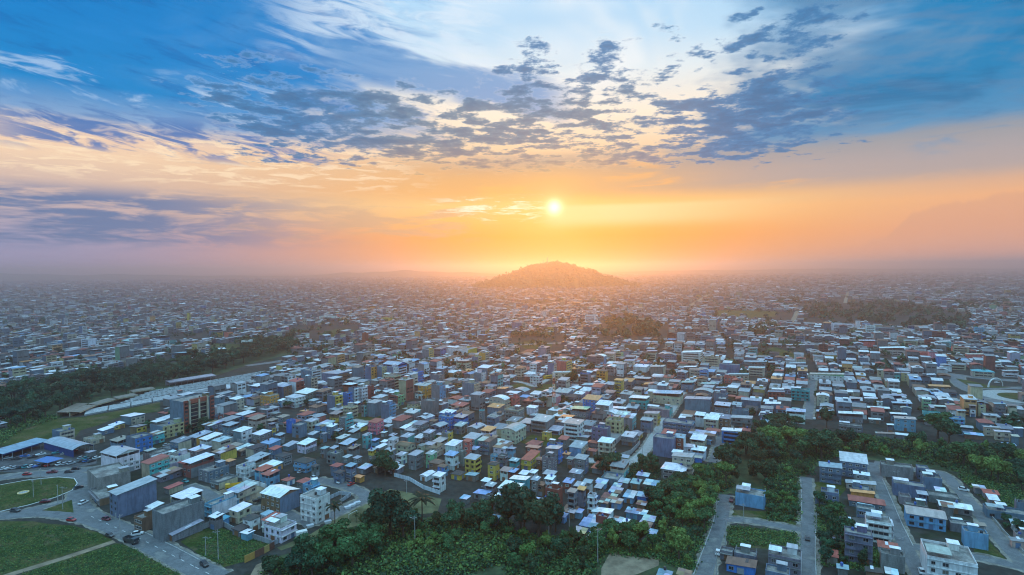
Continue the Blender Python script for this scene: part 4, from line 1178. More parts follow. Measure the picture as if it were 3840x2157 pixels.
lm('dark blue wall house', 'dark blue walled roofless house in the estate', 'D', 883, 1132, 790, 2, 0.5, 'b', 'b', 'fz', '')
lm('grey slab house', 'grey slab house under construction between the blue houses', 'D', 1130, 1380, 875, 1, 0.6, 'g', 'g', 'fz', '')
lm('roof terrace building', 'large concrete building with wide open roof terrace', 'D', 1078, 1500, 1285, 3, 1.0, 'w', 'w', 'fz', 'SPR', cat='building', name='building')
lm('long blue house', 'long low blue house with flat roof at the frame edge', 'D', 1530, 1880, 985, 1, 0.5, 'b', 'b', 'fz', 'S')
lm('pale blue block', 'pale blue two-storey block above the roof terrace building', 'D', 1383, 1582, 1135, 2, 0.7, 'L', 'L', 'fz', '')
lm('rubble yard house', 'unfinished grey house with rubble strewn roof', 'D', 1285, 1470, 1075, 1, 0.7, 'g', 'g', 'fz', '')
lm('terrace house by the street', 'grey house with white railings on its terrace beside the straight street', 'D', 0, 242, 1290, 2, 0.8, 'g', 'w', 'fz', 'S')
lm('blue frontage house', 'house with dark brown roof and blue front wall near the bottom', 'C', 1528, 1760, 1355, 1, 0.6, 'B', 'B', 'sn', 'S')
lm('grey lean-to house', 'small grey house with orange lean-to behind the blue fronted one', 'C', 1590, 1760, 1285, 1, 0.6, 'g', 'g', 'fz', '')
lm('blue estate block', 'bright blue flat-roofed block at the head of the estate street', 'C', 1600, 1822, 850, 2, 0.7, 'L', 'L', 'fz', '', cat='building', name='building')
lm('cream block by the yard', 'cream fronted three-storey block behind the used car yard', 'a', 762, 1100, 750, 3, 0.9, 'b', 'c', 'fz', 'R', cat='building', name='building')
lm('white gable hall by the road', 'tall white hall with grey gable roof above the ruined warehouse', 'a', 1460, 2070, 1055, 4, 0.8, 'w', 'w', 'gz', 'R', cat='hall', name='hall')
lm('ruined warehouse', 'stained roofless old warehouse on the curve of the road', 'A', 622, 935, 700, 3, 0.7, 's', 's', 'fn', '', cat='warehouse', name='warehouse', rot=-14)
lm('lower ruin', 'dark lower wing of the ruined warehouse along the kerb', 'A', 640, 880, 850, 1, 0.5, 's', 'n', 'fk', 'S', cat='warehouse', name='warehouse', rot=-14)
lm('glass-fronted block', 'blue-grey office block with dark glass front on the road curve', 'A', 775, 1135, 815, 4, 2.0, 'b', 'b', 'sz', 'S', cat='building', name='building', rot=-6)
lm('grey overhang hall', 'big grey hall with overhanging roof beside the road', 'A', 1090, 1470, 955, 4, 1.8, 'g', 'g', 'fz', '', cat='hall', name='hall', rot=-6)
lm('low annex', 'long low annex with patched clear roof beside the grey hall', 'A', 1200, 1465, 1110, 1, 3.2, 'g', 'g', 'sz', 'S', cat='shed', name='shed', rot=-6)
lm('brick shed with white roof', 'brick fronted hall with long white lean-to roof', 'A', 1300, 1545, 610, 3, 1.8, 'r', 'g', 'sZ', 'S', cat='hall', name='hall')
lm('red and blue tower', 'eight-storey blue tower with red brick arches and glass balconies', 'b', 140, 795, 285, 8, 1.4, 'b', 'n', 'fR', 'R', cat='tower block', name='tower_block')
lm('glass annex of the tower', 'low wing with big glass bays beside the blue tower', 'b', -150, 360, 650, 3, 1.0, 'b', 'O', 'fz', 'R', cat='building', name='building')
lm('long canopy', 'long concrete canopy slab on posts beside the market gardens', 'b', 1415, 1745, 400, 1, 3.0, 'g', 'g', 'fz', 'R', cat='building', name='building')
lm('red-roofed white house', 'white-walled five-storey house with red sheet roof on the skyline of its block', 'b', 1885, 2115, 15, 5, 1.0, 'w', 'r', 'sR', 'R', cat='block', name='apartment_block')
lm('white wide-roofed house', 'white three-storey house with broad white roof and blue window bands', 'b', 1828, 2142, 255, 3, 0.9, 'w', 'w', 'hZ', 'SPR')
lm('white house with tall windows', 'white-fronted house with tall windows above the parking lot', 'b', 1060, 1365, 745, 3, 1.0, 'b', 'w', 'sZ', 'R')
lm('rounded white house', 'rounded white two-storey house with roof terrace', 'b', 1115, 1405, 1275, 2, 1.0, 'w', 'w', 'fz', 'SR')
lm('big lilac-roofed house', 'big house with lilac metal gable roof and dark loggia', 'h', 1460, 2065, 205, 3, 0.9, 'n', 'b', 'gZ', 'S')
lm('white corner building', 'white cubic three-storey corner building with black framed windows', 'B', 315, 532, 868, 4, 0.8, 'w', 'w', 'fz', 'SR', cat='building', name='building')
lm('white house by the wall', 'white flat-roofed two-storey house beside the garden wall', 'h', 1525, 2005, 690, 2, 0.8, 'w', 'w', 'fz', 'SR')
lm('yellow-banded store', 'flat white store with a yellow band round its roof', 'F', 1865, 2192, 935, 3, 0.6, 'w', 'y', 'fz', '', cat='store', name='store')
lm('red block on the avenue', 'red brick five-storey block beside the avenue', 'F', 1045, 1108, 790, 5, 0.8, 'r', 'r', 'fz', '', cat='block', name='apartment_block')
lm('blue gabled house', 'six-storey house with bright blue side and white roof', 'F', 1250, 1495, 1085, 6, 0.8, 'B', 'w', 'gZ', 'R', cat='block', name='apartment_block')
lm('white market hall', 'white gabled market hall among the blue houses', 'E', 1200, 1490, 860, 3, 0.6, 'w', 'w', 'gZ', '', cat='hall', name='hall')
lm('white apartment block', 'white five-storey apartment block with four window bands', 'G', 1668, 1885, 975, 5, 0.7, 'w', 'w', 'sZ', 'SPR', cat='block', name='apartment_block')
lm('white house by the lawn', 'white three-storey house at the corner of the lawn', 'G', 178, 300, 1205, 3, 0.7, 'w', 'w', 'fz', 'SPR')
# ---- labels for the rest: what it looks like and where it stands from the nearest landmark
def finish_labels(items, noun_of):
    keys = [d for d in HOUSES if d['key']]
    used = {}
    for d in items:
        if d['label']: d['o']['label'] = d['label']; continue
        best = min(keys, key=lambda k: (k['p'] - d['p']).length + 0.15 * abs(k['p'].y - d['p'].y))
        v = d['p'] - best['p']
        s = v.x - best['p'].x / max(best['p'].y, 1) * v.y
        rel = ('behind' if v.y > 0 else 'in front of') if abs(v.y) > abs(s) * 1.1 else ('right of' if s > 0 else 'left of')
        used.setdefault((best['key'], rel), []).append((v.length, d))
    ones = 'first second third fourth fifth sixth seventh eighth ninth tenth eleventh twelfth thirteenth fourteenth fifteenth sixteenth seventeenth eighteenth nineteenth'.split()
    def ordw(k):
        if k < 19: return ones[k]
        t = (k + 1) // 10; u = (k + 1) % 10
        if u == 0: return ('', '', 'twentieth', 'thirtieth', 'fortieth', 'fiftieth', 'sixtieth', 'seventieth', 'eightieth', 'ninetieth')[min(t, 9)]
        return ('', '', 'twenty', 'thirty', 'forty', 'fifty', 'sixty', 'seventy', 'eighty', 'ninety')[min(t, 9)] + '-' + ones[u - 1]
    for (key, rel), lst in used.items():
        lst.sort(key=lambda q: q[0])
        for k, (_, d) in enumerate(lst):
            if k == 0: pos = f"nearest {rel} the {key}"
            else: pos = f"{ordw(k)} {rel} the {key}"
            d['o']['label'] = ' '.join(f"{d['words']} with {d['rw']}, {pos}".split()[:16]) if d.get('rw') else f"{d['words']}, {pos}"
# ------------------------------------------------------------------ ground and the city mass beyond the houses one can tell apart
def strip_z(k): return 0.02 + 0.008 * k
def struct(o, label=None): o['kind'] = 'structure'; return o
m = MB(); m.face([(-12500, -300, 0), (12500, -300, 0), (12500, 20000, 0), (-12500, 20000, 0)]); struct(m.build('ground', M_GROUND))
def in_poly(x, y, poly):
    ins = np.zeros(np.shape(x), bool); n = len(poly)
    for i in range(n):
        x1, y1 = poly[i][:2]; x2, y2 = poly[(i + 1) % n][:2]
        c = ((y1 > y) != (y2 > y)) & (x < (x2 - x1) * (y - y1) / (y2 - y1 + 1e-12) + x1)
        ins ^= c
    return ins
def opoly(pts, t='o'): return [tuple(tp(t, a, b))[:2] for a, b in pts]
NOFILL = [opoly(p) for p in (
    [(0,985),(90,962),(330,925),(600,878),(690,850),(738,858),(738,890),(700,925),(640,965),(560,985),(430,1005),(400,1060),(330,1090),(275,1130),(305,1175),(285,1240),(335,1300),(420,1270),(470,1330),(560,1310),(640,1360),(690,1380),(640,1447),(0,1447)],
    [(640,1447),(690,1380),(780,1330),(905,1262),(850,1215),(900,1180),(940,1240),(1160,1235),(1290,1270),(1420,1340),(1650,1340),(1650,1200),(1600,1185),(1640,1150),(1800,1130),(1850,1085),(1950,1075),(2080,1045),(2180,1075),(2290,1060),(2400,1080),(2576,1110),(2576,1447)],
    [(1770,778),(1995,785),(1990,802),(1800,800)], [(1895,868),(2015,885),(2005,910),(1900,900)], [(2000,765),(2250,758),(2450,790),(2440,832),(2250,826),(2060,815)],
    [(1510,800),(1600,792),(1665,820),(1655,860),(1500,866)], [(1280,840),(1420,845),(1430,888),(1290,885)], [(2370,935),(2576,930),(2576,1030),(2470,1025),(2400,985)],
    [(1105,995),(1195,1000),(1190,1018),(1100,1012)], [(1270,962),(1415,965),(1410,1000),(1285,1000)], [(1330,1040),(1380,1040),(1370,1075),(1310,1080)],
    [(500,868),(640,855),(700,872),(620,900)], [(700,835),(760,820),(900,815),(910,845),(770,860)])]
ROADS = []     # (list of ground points, half width)
def road_pts(t, pts): return [tp(t, a, b) for a, b in pts]
def near_road(x, y, pad=0.0):
    hit = np.zeros(np.shape(x), bool)
    for pts, hwid in ROADS:
        for a, b in zip(pts, pts[1:]):
            dx, dy = b.x - a.x, b.y - a.y; L2 = dx * dx + dy * dy + 1e-9
            tt = np.clip(((x - a.x) * dx + (y - a.y) * dy) / L2, 0, 1)
            hit |= (x - a.x - tt * dx) ** 2 + (y - a.y - tt * dy) ** 2 < (hwid + pad) ** 2
    return hit
M_SHOULDER = mat('dusty_shoulder', f_flat((.20,.185,.155), .95, .5, .35))
def ribbon(name, t, pts, width, material, z, kind='structure'):
    P = road_pts(t, pts) if t else pts
    ROADS.append((P, width / 2))
    Q = []     # resample smoothly (Catmull-Rom)
    ext = [P[0] * 2 - P[1]] + list(P) + [P[-1] * 2 - P[-2]]
    for i in range(1, len(ext) - 2):
        for k in range(8):
            u = k / 8; a, b, c, d = ext[i - 1], ext[i], ext[i + 1], ext[i + 2]
            Q.append(0.5 * ((2 * b) + (c - a) * u + (2 * a - 5 * b + 4 * c - d) * u * u + (3 * b - a - 3 * c + d) * u ** 3))
    Q.append(P[-1])
    m = MB(); prev = None
    for i, q in enumerate(Q):
        tdir = (Q[min(i + 1, len(Q) - 1)] - Q[max(i - 1, 0)]); tdir.z = 0; tdir.normalize()
        nrm = Vector((-tdir.y, tdir.x, 0))
        cur = (q + nrm * width / 2, q - nrm * width / 2)
        if prev: m.face([(prev[1].x, prev[1].y, z), (cur[1].x, cur[1].y, z), (cur[0].x, cur[0].y, z), (prev[0].x, prev[0].y, z)])
        prev = cur
    o = m.build(name, material); o['kind'] = kind
    if name in ('street', 'road', 'avenue'):      # broken pavement and dusty shoulder on both sides
        w2 = width + (3.4 if name == 'street' else 2.6); pm = MB(); prev = None; zz = 0.0362 + 0.00035 * (len(ROADS) % 14)
        for i, q in enumerate(Q):
            tdir = (Q[min(i + 1, len(Q) - 1)] - Q[max(i - 1, 0)]); tdir.z = 0; tdir.normalize(); nrm = Vector((-tdir.y, tdir.x, 0)); k = random.Random(i * 7 + len(ROADS))
            cur = (q + nrm * (w2 / 2 + k.uniform(-.7, .5)), q - nrm * (w2 / 2 + k.uniform(-.7, .5)))
            if prev: pm.face([(prev[1].x, prev[1].y, zz), (cur[1].x, cur[1].y, zz), (cur[0].x, cur[0].y, zz), (prev[0].x, prev[0].y, zz)])
            prev = cur
        pm.build('pavement', M_SHOULDER)['kind'] = 'structure'
    return o, Q
def sheet_poly(name, t, pts, material, z, kind='structure'):
    P = road_pts(t, pts); bm = bmesh.new()
    vs_ = [bm.verts.new((p.x, p.y, z)) for p in P]; f = bm.faces.new(vs_); f.normal_update()
    if f.normal.z < 0: f.normal_flip()
    bmesh.ops.triangulate(bm, faces=bm.faces[:])
    me = bpy.data.meshes.new(name); bm.to_mesh(me); bm.free(); me.materials.append(material)
    o = link(name, me); o['kind'] = kind; return o
# roads and streets
ribbon('road', 'A', [(1560,1470),(1390,1385),(1130,1250),(960,1165),(780,1085),(640,1020),(560,940),(570,850),(600,770),(500,725),(300,720),(100,735),(-80,760)], 9.5, M_ASPHALT, 0.06)
ribbon('road', 'A', [(-120,1030),(60,1018),(300,1000),(460,1010),(640,1045),(760,1085)], 8.5, M_ASPHALT, 0.052)
ribbon('road', 'A', [(560,960),(460,925),(300,960),(120,1000)], 5.0, M_ASPHALT, 0.068)
ribbon('road', 'A', [(330,560+140),(620,690),(900,640),(1080,580),(1300,500),(1480,460),(1620,440)], 8.0, M_ASPHALT, 0.044)
ribbon('dirt_path', 'A', [(20,1460),(180,1410),(330,1365),(520,1305),(700,1245),(820,1205)], 3.4, M_DIRT, 0.05)
ribbon('street', 'B', [(330,1090),(430,1062),(560,1010),(680,950),(790,890),(700,830),(560,790),(430,760)], 6.5, M_ASPHALT, 0.05)
ribbon('street', 'h', [(400,130),(700,250),(900,420),(1250,480),(1500,470),(1800,520),(2000,620),(2200,640)], 6.0, M_ASPHALT, 0.056)
ribbon('street', 'D', [(292,1480),(288,1250),(283,1050),(278,880),(272,745)], 5.4, M_ASPHALT, 0.05)
ribbon('street', 'D', [(1110,1480),(1010,1290),(930,1110),(860,930),(800,790),(742,640)], 5.4, M_ASPHALT, 0.058)
ribbon('street', 'D', [(960,1230),(1080,1250),(1300,1290),(1560,1330),(1860,1400)], 5.5, M_ASPHALT, 0.05)
ribbon('street', 'D', [(760,640),(1050,690),(1250,720),(1360,830),(1480,960),(1600,1110),(1720,1250),(1860,1400)], 5.5, M_ASPHALT, 0.066)
ribbon('street', 'D', [(-380,1050),(-200,1050),(0,1078),(240,1122)], 4.8, M_ASPHALT, 0.042)
ribbon('street', 'C', [(1370,1480),(1420,1300),(1470,1140),(1510,1000),(1530,870)], 5.6, M_ASPHALT, 0.058)
ribbon('street', 'C', [(500,610),(640,640),(800,648),(880,620),(950,560),(1000,480),(1050,400),(1110,310),(1170,220),(1230,120)], 6.0, M_CONC, 0.05)
ribbon('street', 'C', [(1440,640),(1465,560),(1490,480),(1560,350),(1640,250)], 5.0, M_ASPHALT, 0.05)
ribbon('street', 'D', [(285,330),(300,220),(310,100),(330,0)], 6.0, M_ASPHALT, 0.05)
ribbon('street', 'd', [(480,40),(640,60),(800,110),(900,60),(1000,10)], 4.5, M_CONC, 0.05)
ribbon('street', 'c', [(480,600),(640,630),(800,640)], 4.5, M_CONC, 0.05)
ribbon('street', 'c', [(1250,450),(1400,400),(1500,340),(1750,330),(2000,320)], 4.5, M_CONC, 0.05)
ribbon('avenue', 'F', [(-100,1110),(200,1070),(500,1010),(760,950),(1000,925),(1500,915),(1900,905),(2200,905),(2600,900)], 10.0, M_ASPHALT, 0.05)
ribbon('avenue', 'G', [(0,905),(500,885),(900,875),(1400,860),(1800,800),(2400,770),(2900,790)], 10.0, M_ASPHALT, 0.058)
ribbon('avenue', 'H', [(-400,780),(100,830),(450,890),(800,970),(1250,1080),(1560,1160),(1850,1200),(2200,1240),(2650,1270)], 11.0, M_ASPHALT, 0.052)
ribbon('avenue', 'H', [(1850,1200),(1900,1290),(2000,1350),(2150,1400),(2200,1450),(2500,1500)], 12.0, M_ASPHALT, 0.06)
ribbon('avenue', 'H', [(2050,1330),(2250,1330),(2650,1330)], 9.0, M_ASPHALT, 0.066)
ribbon('avenue', 'G', [(1500,600),(1650,560),(1750,520),(1850,460),(1950,400)], 10.0, M_DIRT, 0.05)
ribbon('street', 'H', [(760,490),(775,430),(790,380)], 6.0, M_DIRT, 0.05)
ribbon('street', 'H', [(240,680),(265,630),(290,570)], 6.0, M_DIRT, 0.05)
# grass, yards, dirt
sheet_poly('lawn', 'A', [(-60,805),(200,768),(420,747),(530,757),(552,790),(515,838),(400,888),(200,945),(-60,995)], M_GRASS, 0.075)
sheet_poly('field', 'A', [(-60,1060),(240,1062),(330,1078),(520,1092),(700,1140),(810,1198),(600,1262),(300,1362),(20,1447),(-60,1470)], M_GRASS, 0.034)
sheet_poly('field', 'A', [(90,1460),(330,1378),(640,1280),(830,1220),(930,1225),(1080,1270),(1330,1390),(1420,1460)], M_GRASS, 0.034)
sheet_poly('lawn', 'A', [(300,985),(515,908),(528,1000),(420,990)], M_GRASS, 0.08)
sheet_poly('field', 'h', [(300,960),(560,800),(860,720),(1170,880),(1480,900),(1640,1010),(1200,1260),(900,1340),(700,1230)], M_GRASS, 0.03)
sheet_poly('field', 'a', [(-80,1010),(-80,760),(300,690),(760,590),(1240,560),(1800,460),(2346,340),(2346,480),(1760,560),(1400,700),(1180,760),(1100,860),(700,900),(300,960)], M_GRASS, 0.03)
sheet_poly('field', 'b', [(870,110),(1200,20),(1620,45),(1600,120),(1250,170)], M_GRASS, 0.03)
sheet_poly('car_yard', 'A', [(-60,600),(360,500),(640,570),(700,600),(690,650),(560,672),(300,705),(100,712),(-60,700)], mat('oily_yard', f_flat((.075,.075,.078), .85, .45, .18)), 0.03)
sheet_poly('parking_lot', 'b', [(780,900),(900,830),(1300,960),(1340,1080),(1160,1130),(900,1150)], M_ASPHALT, 0.036)
sheet_poly('yard', 'h', [(850,220),(1210,60),(1560,170),(1480,320),(1400,400),(1150,330)], M_DIRT, 0.03)
sheet_poly('sports_field', 'B', [(380,1160),(820,890),(830,900),(960,830),(1120,860),(1330,900),(1300,1000),(900,1030),(700,1100),(500,1160),(180,1270),(150,1250)], mat('worn_turf', f_flat((.115,.115,.055), .95, .45, .12)), 0.034)
sheet_poly('bare_ground', 'B', [(-40,1447),(0,1375),(70,1345),(140,1370),(220,1430),(250,1470),(-40,1470)], M_DIRT, 0.034)
sheet_poly('bare_ground', 'C', [(640,1400),(700,1290),(800,1270),(1060,1310),(1050,1380),(900,1440),(760,1470),(640,1470)], M_DIRT, 0.034)
sheet_poly('verge', 'C', [(1580,980),(1830,990),(2060,1085),(2060,1100),(1700,1040),(1580,1030)], M_GRASS, 0.03)
sheet_poly('field', 'C', [(1560,1090),(1835,1130),(2075,1150),(2070,1230),(1835,1260),(1580,1240),(1540,1180)], M_GRASS, 0.03)
sheet_poly('field', 'D', [(330,780),(540,760),(560,830),(500,900),(560,1000),(520,1100),(340,1110),(330,900)], M_GRASS, 0.03)
sheet_poly('field', 'D', [(750,1250),(900,1290),(960,1400),(700,1420),(640,1360)], M_GRASS, 0.03)
sheet_poly('field', 'D', [(1470,1220),(1580,1200),(1760,1390),(1480,1310)], M_GRASS, 0.03)
sheet_poly('field', 'D', [(1400,760),(1500,720),(1900,860),(1900,920),(1560,920)], M_GRASS, 0.03)
sheet_poly('lawn', 'c', [(1750,300),(2000,260),(2250,290),(2230,340),(1800,420),(1740,380)], M_GRASS, 0.03)
sheet_poly('lawn', 'd', [(750,200),(930,85),(1180,80),(1190,180),(1060,240),(860,240)], M_GRASS, 0.03)
sheet_poly('lawn', 'd', [(390,110),(560,70),(770,90),(760,140),(600,150)], M_GRASS, 0.03)
sheet_poly('lawn', 'd', [(560,920),(760,820),(980,870),(1180,760),(1230,830),(1130,900),(980,990),(700,970)], M_GRASS, 0.03)
sheet_poly('lawn', 'd', [(1360,960),(1480,880),(1560,960),(1440,1040)], M_GRASS, 0.03)
sheet_poly('lawn', 'c', [(490,590),(560,500),(880,470),(900,560),(760,620),(640,620)], M_GRASS, 0.03)
sheet_poly('field', 'G', [(1840,575),(2160,560),(2620,570),(2600,625),(2300,640),(2000,615)], M_GRASS, 0.03)
sheet_poly('field', 'H', [(-150,1010),(60,920),(290,1000),(290,1050),(120,1060),(-180,1020)], M_GRASS, 0.03)
sheet_poly('lawn', 'G', [(60,880),(300,860),(400,900),(380,945),(120,940)], M_GRASS, 0.03)
sheet_poly('lawn', 'H', [(1850,1235),(2000,1260),(2160,1300),(2400,1325),(2130,1332),(1960,1300)], M_GRASS, 0.075)
sheet_poly('field', 'E', [(1800,950),(2100,890),(2500,900),(2480,960),(2100,990)], M_GRASS, 0.03)
sheet_poly('field', 'F', [(600,800),(780,750),(1040,760),(1030,800),(800,830)], M_GRASS, 0.03)
M_FLOORW = mat('wood_floor', f_flat((.045,.068,.030), .95, .5, .15))
sheet_poly('wood_floor', 'o', [(-20,1000),(90,965),(200,950),(330,930),(480,905),(600,880),(690,852),(740,858),(738,890),(650,910),(560,940),(470,962),(420,976),(330,995),(250,1015),(150,1048),(80,1072),(-20,1115)], M_FLOORW, 0.026)
sheet_poly('wood_floor', 'B', [(60,1470),(40,1350),(300,1270),(560,1130),(840,1000),(1150,1050),(1440,980),(1560,960),(1835,1060),(1835,1470)], M_FLOORW, 0.026)
sheet_poly('wood_floor', 'C', [(-10,1180),(350,1180),(430,1210),(1060,1200),(960,860),(1150,740),(1460,640),(1480,500),(1640,520),(1720,420),(1840,440),(1840,900),(1560,860),(1480,900),(1440,1080),(1290,1470),(-10,1470)], M_FLOORW, 0.027)
sheet_poly('wood_floor', 'D', [(-10,430),(160,400),(420,415),(700,465),(1050,485),(1380,550),(1600,495),(1900,560),(1900,940),(1500,740),(1250,690),(740,620),(480,600),(300,700),(240,780),(240,1070),(-10,1070)], M_FLOORW, 0.028)
# the big paved ring of the far roundabout and its green middle
rc = tp('H', 2520, 1420); ring = MB(); N = 48
for i in range(N):
    a0, a1 = 2 * math.pi * i / N, 2 * math.pi * (i + 1) / N
    for r0, r1, z in ((17, 29, .09),):
        ring.face([(rc.x + r0 * math.cos(a0), rc.y + r0 * math.sin(a0), z), (rc.x + r1 * math.cos(a0), rc.y + r1 * math.sin(a0), z), (rc.x + r1 * math.cos(a1), rc.y + r1 * math.sin(a1), z), (rc.x + r0 * math.cos(a1), rc.y + r0 * math.sin(a1), z)])
struct(ring.build('plaza', M_CONC))
gm = MB(); gm.face([(rc.x + 16.8 * math.cos(2 * math.pi * i / N), rc.y + 16.8 * math.sin(2 * math.pi * i / N), .1) for i in range(N)]); struct(gm.build('lawn', M_GRASS))

# ---- the city mass: thousands of houses too small to pick apart
def city_mass():
    f = np.asarray([(a[0], a[1], a[2], a[3], a[4]) for a in FOOT])
    allx = []
    rng = np.random.default_rng(11)
    def lots(y0, y1, bw, bd, lw, ld, seed, fillp):
        """blocks of lots in the street grid between depths y0 and y1"""
        R_ = y1 * 1.25; n = int(R_ / bw) + 2; k = int(R_ / bd) + 2
        out = []
        I, J = np.meshgrid(np.arange(-n, n), np.arange(-k, k), indexing='ij')
        bx, by = (I * bw).ravel(), (J * bd).ravel()
        per = int((bw - 8) / lw)
        for q in range(per):
            for row in (0, 1):
                lx = bx + 4 + (q + .5) * (bw - 8) / per; ly = by + 4 + (bd - 8) * (.25 + .5 * row)
                out.append(np.stack([lx, ly], 1))
        p = np.concatenate(out)
        X = p[:, 0] * math.cos(TH) - p[:, 1] * math.sin(TH); Y = p[:, 0] * math.sin(TH) + p[:, 1] * math.cos(TH)
        # gentle warp so that far streets are not ruler straight
        X2 = X + 75 * np.sin(Y / 290.0 + 1.0) * np.clip((Y - 560) / 500, 0, 1); Y2 = Y + 45 * np.sin(X / 230.0) * np.clip((Y - 560) / 500, 0, 1)
        ok = (Y2 > y0) & (Y2 <= y1) & (np.abs(X2) < Y2 * 0.98 + 30) & (rng.random(len(X2)) < fillp)
        # park-like holes
        hole = np.sin(X2 / 173.0 + 1.3) * np.sin(Y2 / 231.0) + .6 * np.sin(X2 / 71.0) * np.cos(Y2 / 97.0)
        ok &= hole < 1.12
        X2, Y2 = X2[ok], Y2[ok]
        for poly in NOFILL:
            b = ~in_poly(X2, Y2, poly); X2, Y2 = X2[b], Y2[b]
        b = ~near_road(X2, Y2, lw * .5); X2, Y2 = X2[b], Y2[b]
        if y0 < 1900:
            keep = np.ones(len(X2), bool)
            for (fx, fy, hw, hd, th, ) in f:
                dx, dy = X2 - fx, Y2 - fy; c, s = math.cos(th), math.sin(th)
                u, v = dx * c + dy * s, -dx * s + dy * c
                keep &= ~((np.abs(u) < hw + lw * .43) & (np.abs(v) < hd + ld * .43))
            X2, Y2 = X2[keep], Y2[keep]
        return X2, Y2, lw, ld
    def near_part(b):      # the nearest of these are houses one can tell apart: they become things
        X, Y, lw, ld = b; near = Y < 400
        r2 = random.Random(77)
        for x, y in zip(X[near], Y[near]):
            if not -.85 < x / y < .88: continue
            n = r2.choice((1, 1, 2, 2, 2, 3)); wl = r2.choice('ggggbbwcsL'); fc = r2.choice((wl, wl, 'w', 'c', 'g', 'y', 't', 'o'))
            house(None, 0, 0, x + y, n, 1.2, wl, fc, r2.choice(('sZ', 'sZ', 'sz', 'sz', 'fz', 'gz', 'hk', 'hR', 'sR', 'xZ', 'xu')), r2.choice(('S', 'SR', 'R')), place=(float(x), float(y), lw * r2.uniform(.8, .95), ld * r2.uniform(.7, .95)), **kindof(n, 's'))
        print('promoted', int(near.sum())); return X[~near], Y[~near], lw, ld
    r3 = random.Random(19); EST = opoly([(560,700),(1100,700),(1500,800),(1835,1100),(1835,1440),(380,1440),(350,1150),(560,1000)], 'D')
    def free(x, y, hw, hd):
        c, s_ = math.cos(TH), math.sin(TH)
        for q in FOOT:
            dx, dy = x - q[0], y - q[1]
            if abs(dx * c + dy * s_) < hw + q[2] + .5 and abs(-dx * s_ + dy * c) < hd + q[3] + .5: return False
        return not near_road(np.array([x]), np.array([y]), max(hw, hd) + .8)[0]
    k = 0
    for _ in range(900):
        if k >= 20: break
        x, y = r3.uniform(min(p[0] for p in EST), max(p[0] for p in EST)), r3.uniform(min(p[1] for p in EST), max(p[1] for p in EST)); w_, d_ = r3.uniform(4, 8), r3.uniform(4, 7)
        if not in_poly(np.array([x]), np.array([y]), EST)[0] or not free(x, y, w_ / 2, d_ / 2): continue
        k += 1; n = r3.choice((1, 1, 2)); house(None, 0, 0, x + y, n, 1.0, r3.choice('ggbbLws'), None, r3.choice(('fz', 'fz', 'sz', 'sZ', 'xZ', 'xu', 'sR')), r3.choice(('S', '')), place=(x, y, w_, d_), **kindof(n, 's'))
    f = np.asarray([(a[0], a[1], a[2], a[3], a[4]) for a in FOOT])
    bands = [near_part(lots(230, 650, 72, 34, 9.4, 12.5, 1, .96)), lots(650, 1500, 82, 40, 12.0, 14.5, 2, .86), lots(1500, 3000, 115, 56, 18, 20, 3, .74), lots(3000, 6500, 200, 90, 30, 32, 4, .6), lots(6500, 9500, 330, 160, 55, 58, 5, .5)]
    V, Q, C, MI = [], [], [], []
    pal = np.array([WCOL['g'], WCOL['b'], WCOL['b'], WCOL['g'], WCOL['w'], WCOL['c'], WCOL['l'], WCOL['c'], WCOL['s'], WCOL['O'], WCOL['y'], WCOL['o'], WCOL['k'], WCOL['r'], WCOL['t'], WCOL['B'], WCOL['L'], WCOL['p'], WCOL['G']])
    pal = pal * .78 + .22 * pal.mean(1, keepdims=True); pw = np.array([.22, .16, .12, .12, .09, .08, .03, .03, .09, .02, .014, .012, .012, .03, .01, .008, .014, .006, .004]); pw /= pw.sum()
    rp = np.array([RCOL['Z'], (.62,.62,.66), RCOL['z'], (.28,.28,.29), RCOL['R'], RCOL['u'], RCOL['k'], (.4,.39,.38), RCOL['B'], RCOL['o']]); rw = np.array([.12, .12, .19, .19, .08, .09, .07, .10, .03, .01]); rw /= rw.sum()
    nv = 0
    for bi, (X, Y, lw, ld) in enumerate(bands):
        n = len(X)
        if n == 0: continue
        w = lw * rng.uniform(.80, .97, n) / 2; d = ld * rng.uniform(.68, .96, n) / 2
        h = rng.choice([2.9, 3.3, 5.4, 6.1, 8.6, 11.4, 14.4], n, p=[.26, .22, .24, .14, .09, .035, .015]) * rng.uniform(.95, 1.1, n)
        tall = rng.random(n) < .012; h = np.where(tall, h + 9, h)
        rot = TH + rng.normal(0, .03, n)
        c, s = np.cos(rot), np.sin(rot)
        wc = pal[rng.choice(len(pal), n, p=pw)] * rng.uniform(.8, 1.1, (n, 1)); fc = pal[rng.choice(len(pal), n, p=pw)] * rng.uniform(.85, 1.1, (n, 1))
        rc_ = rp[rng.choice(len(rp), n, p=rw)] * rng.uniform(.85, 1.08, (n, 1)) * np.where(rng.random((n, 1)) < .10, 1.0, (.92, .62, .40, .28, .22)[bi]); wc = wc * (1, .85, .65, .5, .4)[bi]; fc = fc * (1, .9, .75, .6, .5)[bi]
        def add(corners, col, mi):       # corners: list of 4 (u, v, z) arrays -> one quad per house
            nonlocal nv
            idx = np.arange(len(corners[0][0]))
            vv = np.stack([np.stack([XX + u * cc - v * ss_, YY + u * ss_ + v * cc, z], 1) for (u, v, z) in corners], 1)
            V.append(vv.reshape(-1, 3)); Q.append((nv + np.arange(len(idx) * 4)).reshape(-1, 4)); nv += len(idx) * 4
            C.append(col); MI.append(np.full(len(idx), mi))
        XX, YY, cc, ss_ = X, Y, c, s
        z0 = np.zeros(n) - .2
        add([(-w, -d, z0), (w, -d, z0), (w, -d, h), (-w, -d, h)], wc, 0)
        add([(w, -d, z0), (w, d, z0), (w, d, h), (w, -d, h)], fc, 0)
